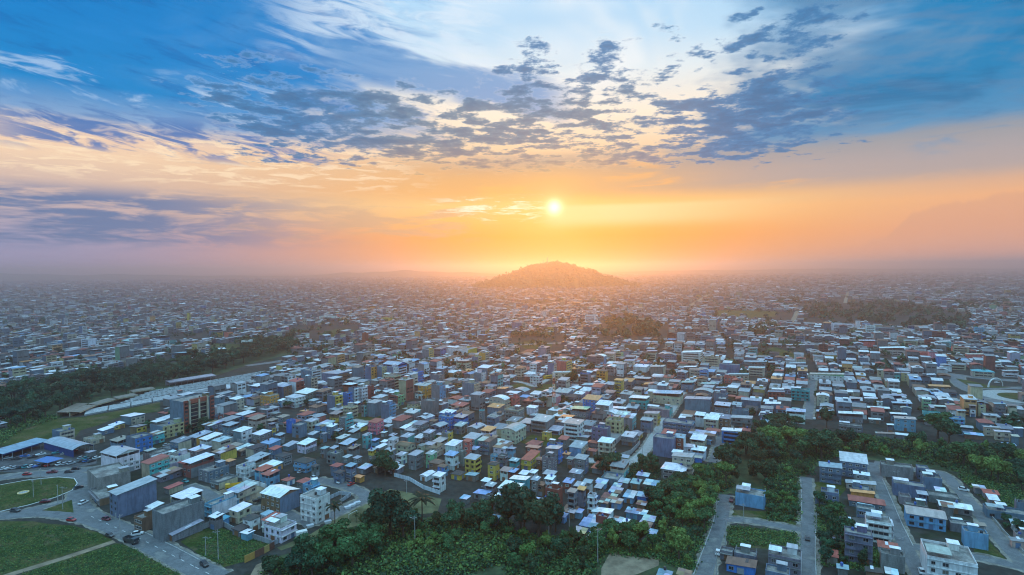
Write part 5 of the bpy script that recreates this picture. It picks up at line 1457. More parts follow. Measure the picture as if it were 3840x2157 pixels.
        add([(w, d, z0), (-w, d, z0), (-w, d, h), (w, d, h)], wc, 0)
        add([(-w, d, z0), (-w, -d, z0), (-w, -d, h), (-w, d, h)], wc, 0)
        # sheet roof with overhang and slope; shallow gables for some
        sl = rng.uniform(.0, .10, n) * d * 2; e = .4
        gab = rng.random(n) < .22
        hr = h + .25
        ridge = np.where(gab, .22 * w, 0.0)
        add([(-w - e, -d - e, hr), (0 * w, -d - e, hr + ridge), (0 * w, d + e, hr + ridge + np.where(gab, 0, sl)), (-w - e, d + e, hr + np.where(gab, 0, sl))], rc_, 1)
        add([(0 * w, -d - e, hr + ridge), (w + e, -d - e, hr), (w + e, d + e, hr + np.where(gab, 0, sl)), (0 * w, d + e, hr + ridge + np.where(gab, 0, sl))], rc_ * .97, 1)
        if bi < 3:
            add([(-w - e, -d - e, hr - .22), (w + e, -d - e, hr - .22), (w + e, -d - e, hr + .0), (-w - e, -d - e, hr + .0)], rc_ * .8, 1)
            # openings: one dark strip of windows per floor on the two sides that face the streets
            for fl in range(4 if bi < 2 else 2):
                has = (h > fl * 2.9 + 2.6) & (rng.random(n) < (.75 if bi < 2 else .6))
                for side in (0, 1):
                    sel = has & (rng.random(n) < (.55 if side == 0 else .85))
                    if not sel.any(): continue
                    XX, YY, cc, ss_ = X[sel], Y[sel], c[sel], s[sel]; ws, ds = w[sel], d[sel]
                    za = np.full(sel.sum(), fl * 2.9 + .95); zb = za + 1.2
                    dk = np.full((sel.sum(), 3), .035)
                    for (a, b_) in (((-.8, -.12), (.12, .8)) if bi < 2 else ((-.8, .8),)):
                        if side == 0: add([(ws * a, -ds - .04, za), (ws * b_, -ds - .04, za), (ws * b_, -ds - .04, zb), (ws * a, -ds - .04, zb)], dk, 0)
                        else: add([(ws + .04, ds * a, za), (ws + .04, ds * b_, za), (ws + .04, ds * b_, zb), (ws + .04, ds * a, zb)], dk, 0)
                XX, YY, cc, ss_ = X, Y, c, s
            # roof-top rooms and second roofs that break the outline
            sel = rng.random(n) < .35
            XX, YY, cc, ss_ = X[sel], Y[sel], c[sel], s[sel]; k2 = sel.sum(); u0 = rng.uniform(-.7, .1, k2) * w[sel]; v0 = rng.uniform(-.6, .2, k2) * d[sel]; u1, v1 = u0 + w[sel] * .6, v0 + d[sel] * .6
            hb = h[sel] + .1; ht = hb + rng.uniform(1.6, 2.8, k2); c2 = wc[sel]; r2 = rp[rng.choice(len(rp), k2, p=rw)]
            add([(u0, v0, hb), (u1, v0, hb), (u1, v0, ht), (u0, v0, ht)], c2, 0); add([(u1, v0, hb), (u1, v1, hb), (u1, v1, ht), (u1, v0, ht)], c2, 0)
            add([(u0, v1, hb), (u0, v0, hb), (u0, v0, ht), (u0, v1, ht)], c2, 0); add([(u1, v1, hb), (u0, v1, hb), (u0, v1, ht), (u1, v1, ht)], c2, 0)
            add([(u0 - .3, v0 - .3, ht + .05), (u1 + .3, v0 - .3, ht + .05), (u1 + .3, v1 + .3, ht + .25), (u0 - .3, v1 + .3, ht + .25)], r2, 1)
            XX, YY, cc, ss_ = X, Y, c, s
    V, Q, C, MI = np.concatenate(V), np.concatenate(Q), np.concatenate(C), np.concatenate(MI)
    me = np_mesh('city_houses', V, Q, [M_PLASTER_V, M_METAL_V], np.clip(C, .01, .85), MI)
    o = link('city_houses', me); tag(o, 'endless sea of low houses with pale sheet roofs stretching to the hazy horizon', 'houses', kind='stuff')
    print('city quads', len(Q), [len(b[0]) for b in bands])
city_mass()
# ------------------------------------------------------------------ trees and plants
def crown_mesh(seed, rx, rz, zc, nlobe, nq, size, flat=0.0):
    """leaf clumps spread through several lobes: real small faces, open gaps, light and dark tufts"""
    r = np.random.default_rng(seed)
    lob = []
    for k in range(nlobe):
        a = r.uniform(0, 2 * np.pi); rr = rx * .62 * np.sqrt(r.random()); z = zc + rz * r.uniform(-.55, .62) * (1 - .5 * rr / rx)
        lob.append((rr * np.cos(a), rr * np.sin(a), z, rx * r.uniform(.30, .52), rz * r.uniform(.26, .46)))
    lob = np.array(lob); w = lob[:, 3] ** 2; w /= w.sum()
    idx = r.choice(nlobe, nq, p=w); L = lob[idx]
    d = r.normal(size=(nq, 3)); d /= np.linalg.norm(d, axis=1)[:, None]; d[:, 2] = np.abs(d[:, 2]) * np.where(r.random(nq) < .72, 1, -1)
    rad = r.uniform(.72, 1.06, nq)
    P = L[:, :3] + d * rad[:, None] * L[:, [3, 3, 4]]
    nrm = d + r.normal(scale=.55, size=(nq, 3)); nrm /= np.linalg.norm(nrm, axis=1)[:, None]
    t = np.cross(nrm, r.normal(size=(nq, 3))); t /= np.linalg.norm(t, axis=1)[:, None]; b = np.cross(nrm, t)
    s = size * r.uniform(.55, 1.25, nq)[:, None]; e = s * r.uniform(.5, .9, nq)[:, None]
    V = np.stack([P - t * s, P - b * e, P + t * s, P + b * e], 1).reshape(-1, 3)
    Q = np.arange(nq * 4).reshape(-1, 4)
    lobt = r.uniform(.2, .8, nlobe)[idx]
    tint = np.clip(lobt * .6 + r.uniform(0, .5, nq), 0, 1)
    return np_mesh('crown', V, Q, M_LEAF, tint=tint)
def trunk_mesh(h, r0, seed, spread):
    rg = random.Random(seed); m = MB(); p = Vector((0, 0, -.3)); q = Vector((rg.uniform(-.3, .3), rg.uniform(-.3, .3), h * .5))
    m.tube(p, q, r0, r0 * .7, 7)
    for k in range(5):
        a = k * 2 * math.pi / 5 + rg.uniform(-.4, .4); e = q + Vector((math.cos(a) * spread * .55, math.sin(a) * spread * .55, h * rg.uniform(.2, .42)))
        m.tube(q - Vector((0, 0, .2)), e, r0 * .5, r0 * .18, 5)
        m.tube(e, e + Vector((math.cos(a + .5) * spread * .25, math.sin(a + .5) * spread * .25, h * .15)), r0 * .18, r0 * .07, 4)
    return m.mesh('trunk', M_BARK)
KIND = {}
for k, (rx, rz, zc, nl, nq, sz) in enumerate([(5.0, 4.2, 8.0, 12, 1700, .62), (6.2, 5.0, 9.5, 15, 2200, .66), (4.0, 5.0, 8.0, 10, 1500, .58), (3.2, 2.8, 5.0, 8, 1000, .5), (7.5, 5.2, 11.0, 18, 2600, .72), (2.6, 5.6, 8.0, 8, 1200, .5), (6.6, 2.6, 9.5, 13, 1700, .6), (4.6, 3.2, 6.0, 5, 900, .6)]):
    KIND[k] = (crown_mesh(50 + k, rx, rz, zc, nl, nq, sz), trunk_mesh(zc, rx * .07 + .1, k, rx), rx)
def frond_mesh(n, L, width, droop, seed, up=.5, seg=6):
    r = random.Random(seed); m = MB()
    for k in range(n):
        a = 2 * math.pi * k / n + r.uniform(-.25, .25); el = up + r.uniform(-.35, .4); pts = []
        p = Vector((0, 0, 0)); d = Vector((math.cos(a) * math.cos(el), math.sin(a) * math.cos(el), math.sin(el)))
        side = Vector((-math.sin(a), math.cos(a), 0))
        for s_ in range(seg + 1):
            pts.append(p.copy()); p = p + d * (L / seg); d.z -= droop / seg; d.normalize()
        for s_ in range(seg):
            u0, u1 = s_ / seg, (s_ + 1) / seg
            w0, w1 = width * (math.sin(math.pi * min(.999, u0 * .9 + .08)) + .05), width * (math.sin(math.pi * min(.999, u1 * .9 + .08)) * (u1 < .99) + .03)
            dz = Vector((0, 0, -.35))
            for sg in (-1, 1):
                m.face([pts[s_], pts[s_] + side * sg * w0 + dz * w0, pts[s_ + 1] + side * sg * w1 + dz * w1, pts[s_ + 1]])
    return m
_palm = frond_mesh(16, 4.2, .55, 1.6, 3, .55).mesh('fronds', M_LEAF); _bana = frond_mesh(9, 3.0, .5, 1.1, 5, .95).mesh('fronds', M_LEAF)
def palm_trunk(h, r):
    m = MB(); prev = Vector((0, 0, -.2))
    for k in range(5):
        nx = Vector((.12 * math.sin(k), .1 * k * .3, h * (k + 1) / 5)); m.tube(prev, nx, r * (1 - .08 * k), r * (.93 - .08 * k), 6); prev = nx
    return m.mesh('trunk', M_BARK)
_ptr = palm_trunk(7.0, .22); _btr = palm_trunk(2.2, .2)
TREES = []
LEAFC = [(.034, .098, .046), (.024, .072, .042), (.055, .135, .048), (.105, .195, .050), (.036, .072, .034), (.140, .215, .055)]
SPEC = []
def tree(p, kind=None, s=1.0, col=None, words=None, group='trees along the ravine and the city edge', label=None):
    rg = random.Random(int(p.x * 31 + p.y * 17))
    kind = rg.choice((0, 1, 2, 3, 0)) if kind is None else kind
    SPEC.append((p, kind, s, col or rg.choice(LEAFC[:3]), words, group, label))
def grow(p, kind, s, col, words, group, label):
    rg = random.Random(int(p.x * 31 + p.y * 17))
    j = rg.uniform(.85, 1.15); col = tuple(c * j for c in col)
    if kind == 'palm' or kind == 'banana':
        root = empty('palm_tree' if kind == 'palm' else 'banana_plant', (p.x, p.y, p.z), rg.uniform(0, 6.28))
        tr = link('trunk', _ptr if kind == 'palm' else _btr, root); fr = link('fronds', _palm if kind == 'palm' else _bana, root, col)
        fr.location = (.1 * math.sin(4), .12, 6.95 if kind == 'palm' else 2.1)
        w = words or ('palm tree' if kind == 'palm' else 'broad-leaved banana plant')
    else:
        cm, tm, rx = KIND[kind]
        root = empty('tree', (p.x, p.y, p.z), rg.uniform(0, 6.28))
        link('trunk', tm, root); link('crown', cm, root, col)
        w = words or ('dark leafy tree' if col[1] < .085 else 'light green leafy tree')
        if s > 1.05: w = 'tall ' + w
        elif s < .6: w = 'small ' + w
    root.scale = (s, s, s * rg.uniform(.9, 1.12))
    root['category'] = 'tree' if kind not in ('banana',) else 'plant'; root['group'] = group
    TREES.append(dict(o=root, words=w, rw=None, label=label, key=None, p=Vector((p.x, p.y, 0)), h=8 * s))
def grow_all():
    """the trees that show largest stand as single things; the smallest are joined as one mass of bushes"""
    def vis(q): return 1e9 if (q[6] or q[1] in ('palm', 'banana')) else q[2] * KIND[q[1]][2] / q[0].y
    SPEC.sort(key=vis, reverse=True)
    for q in SPEC[:285]: grow(*q)
    V, C = [], []; r = np.random.default_rng(21)
    for (p, kind, s, col, *_x) in SPEC[285:]:
        me = KIND[kind][0]; co = np.empty(len(me.vertices) * 3, np.float32); me.vertices.foreach_get('co', co); co = co.reshape(-1, 4, 3)
        tn = np.empty(len(me.polygons), np.float32); me.attributes['Tint'].data.foreach_get('value', tn)
        k = r.random(len(co)) < .55; co, tn = co[k], tn[k]; ctr = co.mean(1, keepdims=True); co = ctr + (co - ctr) * 1.3
        a = r.uniform(0, 6.28); c_, s_ = math.cos(a), math.sin(a); xy = np.stack([co[..., 0] * c_ - co[..., 1] * s_, co[..., 0] * s_ + co[..., 1] * c_, co[..., 2] - 1.5], -1) * s + np.array([p.x, p.y, 0])
        V.append(xy.reshape(-1, 3)); C.append(np.asarray(col) * (.45 + tn[:, None]))
    if V:
        V = np.concatenate(V); me = np_mesh('woodland', V, np.arange(len(V)).reshape(-1, 4), M_LEAF_V, np.concatenate(C))
        tag(link('woodland', me), 'mass of smaller trees and bushes filling the river wood and the ravine', 'woodland', kind='stuff')
def clear_of(p, pad=0.0):
    for fx, fy, hw, hd, th, h in FOOT:
        dx, dy = p.x - fx, p.y - fy
        if abs(dx) > 40 or abs(dy) > 40: continue
        c, s_ = math.cos(th), math.sin(th)
        if abs(dx * c + dy * s_) < hw + pad and abs(-dx * s_ + dy * c) < hd + pad: return False
    return not bool(near_road(np.array([p.x]), np.array([p.y]), 1.0 + pad)[0])
def wood(t, poly, n, smin, smax, seed, cols=None, kinds=(0, 1, 2, 4, 5, 6, 7), pad=1.0, mind=4.0, **kw):
    """n single trees spread over a patch"""
    rg = random.Random(seed); P = opoly(poly, t); xs = [a for a, _ in P]; ys = [b for _, b in P]; got = []
    for _ in range(n * 30):
        if len(got) >= n: break
        x, y = rg.uniform(min(xs), max(xs)), rg.uniform(min(ys), max(ys))
        if not in_poly(np.array([x]), np.array([y]), P)[0]: continue
        p = Vector((x, y, 0))
        if any((p - q).length < mind for q in got) or not clear_of(p, pad): continue
        got.append(p); tree(p, rg.choice(kinds), rg.uniform(smin, smax), cols and rg.choice(cols), **kw)
DK = [LEAFC[0], LEAFC[1], LEAFC[4]]; MD = [LEAFC[2], LEAFC[0]]; LT = [LEAFC[3], LEAFC[5], LEAFC[2]]
# big single trees one can name
tree(tp('B', 960, 1170), 4, 1.25, LEAFC[1], label='huge dark round tree beside the sports ground, above the ravine')
tree(tp('B', 870, 1190), 4, 1.0, LEAFC[4], label='dark tree leaning against the left of the huge round tree')
tree(tp('B', 1060, 1190), 1, 1.1, LEAFC[1], label='dark tree filling the gap right of the huge round tree')
tree(tp('B', 1190, 1120), 'palm', 1.7, (.05, .075, .035), label='large palm with drooping fronds right of the huge round tree')
tree(tp('B', 565, 1085), 'palm', 1.1, (.05, .08, .04), label='slender palm beside the white corner building')
tree(tp('i', 980, 1330), 4, 1.3, LEAFC[1], label='broad dark tree below the red brick box house')
tree(tp('i', 760, 1250), 1, 1.2, LEAFC[4], label='dark tree left of the broad tree under the shacks')
tree(tp('i', 1250, 1400), 4, 1.15, LEAFC[4], label='dark tree right of the broad tree under the shacks')
tree(tp('i', 1420, 1420), 1, 1.2, LEAFC[1], label='tall dark tree below the patched blue roofs')
tree(tp('d', 1330, 150), 1, 1.25, LEAFC[4], label='round dark tree behind the mast')
tree(tp('g', 1080, 880), 4, 1.15, LEAFC[2], label='broad olive tree below the turquoise wide house')
tree(tp('g', 1250, 960), 4, 1.0, LEAFC[0], label='dark tree beside the broad olive tree at the ravine')
tree(tp('D', 420, 390), 1, .9, LEAFC[4], label='dark tree at the end of the straight street')
# ravine in the foreground
wood('B', [(70,1450),(300,1390),(560,1290),(790,1180),(860,1250),(900,1330),(760,1410),(640,1470),(250,1490),(70,1490)], 44, .4, 1.0, 1, DK + MD, mind=4.5)
wood('B', [(1100,1090),(1440,1070),(1500,1060),(1560,1080),(1700,1120),(1835,1120),(1835,1190),(1300,1180),(1150,1160)], 18, .4, .75, 2, DK + MD, mind=5)
wood('B', [(900,1270),(1150,1150),(1400,1170),(1835,1190),(1835,1330),(1500,1400),(1200,1360),(1000,1370),(800,1430)], 24, .34, .62, 3, LT, kinds=(0, 3, 3), mind=3.6)
wood('i', [(0,1050),(200,1130),(500,1230),(760,1180),(900,1040),(1100,1000),(1500,1060),(1540,1200),(1560,1250),(1500,1330),(900,1340),(0,1250)], 22, .6, 1.0, 4, DK, mind=6.5)
wood('C', [(0,1180),(250,1180),(420,1200),(600,1230),(620,1330),(520,1447),(0,1447)], 18, .4, .7, 5, DK + LT + LT, mind=6)
wood('C', [(420,1220),(700,1190),(900,1210),(1060,1260),(1250,1330),(1280,1400),(1060,1310),(700,1270)], 22, .4, .75, 6, MD + LT, mind=4)
wood('C', [(1000,920),(1060,880),(1150,840),(1300,800),(1460,740),(1500,760),(1580,830),(1500,880),(1440,920),(1420,1050),(1360,1180),(1280,1280),(1060,1200),(1060,1060),(980,960)], 54, .4, 1.0, 7, DK + MD + LT, mind=5.5)
wood('C', [(1140,880),(1400,850),(1440,940),(1420,1060),(1200,1130),(1100,1020)], 16, .5, .8, 8, LT, mind=5)
wood('C', [(1490,590),(1640,600),(1720,510),(1835,520),(1835,820),(1600,800),(1500,700)], 30, .7, 1.1, 9, DK, mind=6.5)
wood('D', [(0,510),(160,480),(420,490),(700,520),(1050,530),(1380,590),(1600,560),(1835,620),(1835,880),(1500,740),(1350,700),(1100,640),(800,620),(700,560),(480,580),(330,640),(230,740),(0,640)], 70, .4, 1.1, 10, DK + MD + LT, mind=6.5)
wood('D', [(0,680),(230,740),(240,900),(235,1060),(0,1060)], 26, .35, .7, 11, LT + MD, mind=5, kinds=(0, 3, 3))
wood('D', [(340,940),(540,960),(520,1080),(360,1100)], 9, .4, .7, 12, MD, mind=4, kinds=(0, 3))
wood('D', [(350,1200),(540,1180),(560,1320),(700,1400),(380,1380)], 14, .45, .8, 13, DK + MD, mind=4.5)
wood('D', [(1500,1050),(1700,1060),(1800,1150),(1700,1180)], 6, .4, .6, 14, MD, mind=4, kinds=(3, 3, 0))
for (t_, a, b, k_, s_) in (('C',300,1270,'banana',1.3),('C',340,1300,'banana',1.2),('C',440,1240,'banana',1.5),('C',480,1250,'banana',1.2),('C',920,1240,'banana',1.5),('C',1110,930,'banana',1.4),('C',1230,790,'banana',1.3),('C',1420,790,'palm',.7),
        ('B',1040,1130,'banana',1.2),('B',760,1110,'banana',1.3),('B',720,1070,'palm',.5),('B',490,1200,'palm',.45),('B',410,1220,'palm',.4),('D',410,1050,'banana',1.3),('D',560,1330,'palm',.8),('D',440,1240,'banana',1.4),('d',2000,300,'palm',1.3),('d',1270,400,'palm',.8)):
    tree(tp(t_, a, b), k_, s_, random.Random(a).choice([(.07, .12, .04), (.05, .09, .035)]))
# riverside wood on the left, in front of the blue quarter
wood('o', [(0,1000),(90,970),(200,955),(330,935),(480,910),(600,885),(690,858),(735,862),(735,885),(650,905),(560,935),(470,958),(420,972),(330,990),(250,1008),(150,1042),(80,1065),(0,1100)], 300, .7, 1.15, 15, DK, mind=5.5, kinds=(0, 1, 2, 4, 1, 6), group='trees along the river on the left')
wood('a', [(430,900),(520,870),(700,900),(700,960)], 0, .5, .7, 16, DK)
# town trees
wood('b', [(220,860),(360,760),(800,700),(850,780),(700,850),(300,900)], 9, .45, .7, 17, DK, pad=.5)
wood('b', [(1750,430),(1900,380),(2300,300),(2346,360),(2000,430),(1900,460)], 8, .4, .65, 18, DK, pad=.5)
wood('c', [(700,480),(880,430),(900,520),(760,560)], 4, .5, .8, 19, DK, pad=.5)
wood('c', [(820,1350),(1080,1330),(1100,1430),(830,1447)], 6, .6, .9, 20, DK, pad=.3)
wood('d', [(900,330),(1050,300),(1350,330),(1320,430),(1100,430),(900,420)], 8, .45, .75, 21, DK, pad=.3)
wood('d', [(1720,1270),(1880,1260),(2050,1250),(2150,1330),(2000,1420),(1750,1430)], 9, .5, .8, 22, DK, pad=.3)
wood('e', [(1600,820),(1760,770),(2100,700),(2346,720),(2346,900),(1700,900)], 14, .6, .95, 23, DK, pad=.3)
wood('e', [(0,1300),(260,1270),(300,1400),(0,1447)], 6, .5, .8, 24, DK, pad=.3)
grow_all()
finish_labels(HOUSES, None); finish_labels(TREES, None)

# low growth under and between the trees: nobody could count it
def undergrowth():
    r = np.random.default_rng(5); V, C = [], []
    areas = [('B', [(600,1460),(820,1360),(980,1270),(1150,1180),(1400,1180),(1835,1200),(1835,1320),(1500,1400),(1200,1380),(1000,1400),(860,1460)], 5200, 1.15, [(.10,.19,.05), (.07,.14,.045), (.14,.20,.05), (.05,.10,.04), (.03,.07,.035)]), ('C', [(-20,1190),(200,1230),(420,1230),(640,1240),(600,1330),(500,1460),(-20,1460)], 2600, 1.0, [(.09,.17,.05), (.06,.12,.045), (.03,.075,.035)]), ('B', [(60,1447),(60,1400),(300,1340),(560,1230),(800,1110),(1150,1080),(1440,1000),(1835,1080),(1835,1340),(1500,1440),(1400,1447)], 5200, .9, LT + MD + DK),
             ('C', [(0,1160),(350,1180),(700,1200),(1060,1240),(1290,1320),(1320,1447),(1060,1330),(640,1290),(560,1447),(0,1447)], 3000, .8, MD + LT),
             ('C', [(960,860),(1150,740),(1460,640),(1580,800),(1440,920),(1420,1050),(1330,1290),(1060,1220),(980,960)], 3200, .9, DK + MD + LT),
             ('C', [(560,640),(1060,650),(1060,760),(700,740)], 700, .7, MD + DK),
             ('D', [(0,430),(420,420),(1050,490),(1835,560),(1835,900),(1500,740),(1100,640),(700,560),(330,640),(240,1060),(0,1060)], 6000, .9, DK + MD + LT),
             ('D', [(1350,720),(1500,740),(1900,900),(1900,1000),(1560,920)], 900, .7, LT + MD),
             ('D', [(340,900),(560,1000),(520,1100),(350,1380),(700,1410),(930,1400),(760,1250),(540,1180),(340,1180)], 1500, .6, MD + LT),
             ('C', [(1540,1090),(2070,1150),(2070,1240),(1560,1240)], 900, .5, MD + LT),
             ('a', [(-60,1000),(-60,560),(500,520),(900,560),(300,760),(100,900)], 1600, .9, MD + LT),
             ('h', [(560,980),(860,760),(1480,920),(1640,1010),(1200,1260),(760,1330),(620,1200)], 1500, .32, MD + LT),
             ('A', [(0,1090),(520,1100),(780,1190),(300,1360),(0,1440)], 1300, .35, LT + MD), ('A', [(160,1440),(640,1290),(830,1230),(1080,1290),(1380,1447)], 1500, .38, LT + MD),
             ('A', [(0,815),(420,760),(540,780),(400,880),(0,980)], 900, .25, LT + MD)]
    for t, poly, n, size, cols in areas:
        P = opoly(poly, t); xs = [a for a, _ in P]; ys = [b for _, b in P]
        x, y = r.uniform(min(xs), max(xs), n * 3), r.uniform(min(ys), max(ys), n * 3); k = in_poly(x, y, P); k &= ~near_road(x, y, 1.2)
        for fx, fy, hw, hd, th, h in FOOT:
            c, s_ = math.cos(th), math.sin(th); dx, dy = x - fx, y - fy
            k &= ~((np.abs(dx * c + dy * s_) < hw + .3) & (np.abs(-dx * s_ + dy * c) < hd + .3))
        x, y = x[k][:n], y[k][:n]
        # clumps of a few leaf faces each
        m = 7; X = np.repeat(x, m) + r.normal(0, size * 1.1, len(x) * m); Y = np.repeat(y, m) + r.normal(0, size * 1.1, len(x) * m)
        hz = np.repeat(r.uniform(.3, 1.0, len(x)) ** 1.5, m); Z = np.abs(r.normal(.5, .35, len(X))) * size * 1.9 * hz
        P3 = np.stack([X, Y, Z], 1); nrm = r.normal(size=P3.shape) + np.array([0, 0, 1.3]); nrm /= np.linalg.norm(nrm, axis=1)[:, None]
        tt = np.cross(nrm, r.normal(size=P3.shape)); tt /= np.linalg.norm(tt, axis=1)[:, None]; bb = np.cross(nrm, tt)
        s = size * r.uniform(.35, .8, len(X))[:, None]
        V.append(np.stack([P3 - tt * s, P3 - bb * s * .7, P3 + tt * s, P3 + bb * s * .7], 1).reshape(-1, 3))
        cc = np.array(cols)[r.integers(0, len(cols), len(x))]; C.append(np.repeat(cc, m, 0) * r.uniform(.6, 1.35, (len(X), 1)))
    V = np.concatenate(V); C = np.concatenate(C)
    me = np_mesh('undergrowth', V, np.arange(len(V)).reshape(-1, 4), M_LEAF_V, C)
    tag(link('undergrowth', me), 'tangled green undergrowth on the ravine slopes and vacant lots', 'undergrowth', kind='stuff')
undergrowth()
# trees far out in the city, seen as dark tufts
def far_trees():
    r = np.random.default_rng(9); V, C = [], []
    def clump(x, y, rad, hgt, col, n, z0=0.0):
        d = r.normal(size=(n, 3)); d /= np.linalg.norm(d, axis=1)[:, None]; d[:, 2] = np.abs(d[:, 2])
        P3 = np.stack([x + d[:, 0] * rad * r.uniform(.5, 1, n), y + d[:, 1] * rad * r.uniform(.5, 1, n), z0 + hgt * .25 + d[:, 2] * hgt * r.uniform(.4, .8, n)], 1)
        nr = d + r.normal(scale=.5, size=d.shape); nr /= np.linalg.norm(nr, axis=1)[:, None]
        tt = np.cross(nr, r.normal(size=d.shape)); tt /= np.linalg.norm(tt, axis=1)[:, None]; bb = np.cross(nr, tt); s = rad * r.uniform(.22, .42, n)[:, None]
        V.append(np.stack([P3 - tt * s, P3 - bb * s, P3 + tt * s, P3 + bb * s], 1).reshape(-1, 3)); C.append(np.asarray(col) * r.uniform(.7, 1.3, (n, 1)))
    # named woods and lines of trees
    for poly, n, rad, hgt in (([(2000,772),(2250,762),(2450,795),(2440,828),(2250,822),(2060,812)], 130, 8, 13), ([(1515,815),(1600,806),(1660,825),(1650,850),(1520,855)], 40, 7.5, 14),
                              ([(1840,828),(1960,815),(1990,835),(1900,850)], 20, 7, 11), ([(1960,760),(2010,755),(2010,775),(1960,778)], 14, 9, 14), ([(1430,845),(1500,840),(1500,866),(1440,870)], 8, 5, 9),
                              ([(1290,838),(1400,836),(1500,835),(1500,848),(1300,850)], 18, 5, 9), ([(700,875),(820,860),(830,880),(720,905)], 14, 5, 8), ([(1060,820),(1180,800),(1190,830),(1080,850)], 16, 6, 9),
                              ([(2500,1080),(2576,1050),(2576,1100)], 4, 6, 9), ([(560,870),(740,840),(750,862),(700,870)], 18, 7, 11), ([(2330,770),(2520,750),(2560,775),(2400,795)], 24, 9, 12)):
        P = opoly(poly); xs = [a for a, _ in P]; ys = [b for _, b in P]; k = 0
        while k < n:
            x, y = r.uniform(min(xs), max(xs)), r.uniform(min(ys), max(ys))
            if not in_poly(np.array([x]), np.array([y]), P)[0]: continue
            k += 1; clump(x, y, rad * r.uniform(.7, 1.2), hgt * r.uniform(.8, 1.2), DK[k % 3], 46)
    for k in range(520):
        y = 330 + 900 * r.random(); x = r.uniform(-.9, .9) * y; q = Vector((x, y, 0))
        if any(in_poly(np.array([x]), np.array([y]), w)[0] for w in NOFILL[:2]) or not clear_of(q, .8): continue
        clump(x, y, r.uniform(1.6, 3.4), r.uniform(3.5, 6.5), DK[k % 3], 60)
    for k in range(2600):
        y = 560 + 5600 * r.random() ** 1.35; x = r.uniform(-.98, .98) * y
        if any(in_poly(np.array([x]), np.array([y]), q)[0] for q in NOFILL[:2]): continue
        if y < 1300 and near_road(np.array([x]), np.array([y]), 2)[0]: continue
        f = 1 + y / 2600; clump(x, y, r.uniform(3, 6) * f, r.uniform(6, 10) * (1 + y / 6000), DK[k % 3], 22 if y < 1600 else 14)
    V = np.concatenate(V); C = np.concatenate(C)
    me = np_mesh('treeline', V, np.arange(len(V)).reshape(-1, 4), M_LEAF_V, C)
    tag(link('treeline', me), 'dark tufts of far trees scattered through the hazy city', 'trees', kind='stuff')
    return clump, V
far_trees()

# ------------------------------------------------------------------ the wooded hill with its masts, and the far ridges
HILL = at(2068, 1073)
def hill_h(u, v):      # u, v in metres from the hill's middle
    k = 3560.0 / 2133.0
    prof = np.interp(u / k * 1.1, [-310, -240, -180, -120, -70, -30, 35, 85, 135, 185, 240, 290, 320], [0, .20, .46, .71, .91, 1, .99, .89, .70, .52, .29, .10, 0])
    w = np.clip(1 - (np.abs(v) / 430.0) ** 1.6, 0, 1)
    return 131.0 * prof * w * (1 + .04 * np.sin(u / 31.0) + .03 * np.sin(v / 40.0))
def hill():
    n = 60; us = np.linspace(-510, 510, n); vs_ = np.linspace(-440, 440, n); U, W_ = np.meshgrid(us, vs_, indexing='ij'); Z = hill_h(U, W_) - .5
    V = np.stack([U + HILL.x, W_ + HILL.y, Z], 2).reshape(-1, 3); i, j = np.meshgrid(np.arange(n - 1), np.arange(n - 1), indexing='ij'); a = (i * n + j).ravel()
    Q = np.stack([a, a + n, a + n + 1, a + 1], 1)
    me = np_mesh('hill', V, Q, mat('hill_green', f_flat((.05, .07, .03), .95, .3, .02))); o = link('hill', me); o['kind'] = 'structure'
    r = np.random.default_rng(3); VV, C = [], []
    for k in range(1500):
        u, v = r.uniform(-490, 490), r.uniform(-420, 200); z = hill_h(np.array([u]), np.array([v]))[0]
        if z < 2: continue
        rad = r.uniform(6, 15); hg = r.uniform(6, 15) if r.random() < .8 else r.uniform(18, 30); m = 16
        d = r.normal(size=(m, 3)); d /= np.linalg.norm(d, axis=1)[:, None]; d[:, 2] = np.abs(d[:, 2])
        P3 = np.stack([HILL.x + u + d[:, 0] * rad * .9, HILL.y + v + d[:, 1] * rad * .9, z + hg * .2 + d[:, 2] * hg * .7], 1)
        nr = d + r.normal(scale=.5, size=d.shape); nr /= np.linalg.norm(nr, axis=1)[:, None]; tt = np.cross(nr, r.normal(size=d.shape)); tt /= np.linalg.norm(tt, axis=1)[:, None]; bb = np.cross(nr, tt); s = rad * r.uniform(.3, .5, m)[:, None]
        VV.append(np.stack([P3 - tt * s, P3 - bb * s, P3 + tt * s, P3 + bb * s], 1).reshape(-1, 3)); C.append(np.asarray(DK[k % 3]) * r.uniform(.7, 1.4, (m, 1)))
    VV = np.concatenate(VV); me = np_mesh('hill_forest', VV, np.arange(len(VV)).reshape(-1, 4), M_LEAF_V, np.concatenate(C))
    tag(link('hill_forest', me), 'forest covering the lone hill under the setting sun', 'forest', kind='stuff')
hill()
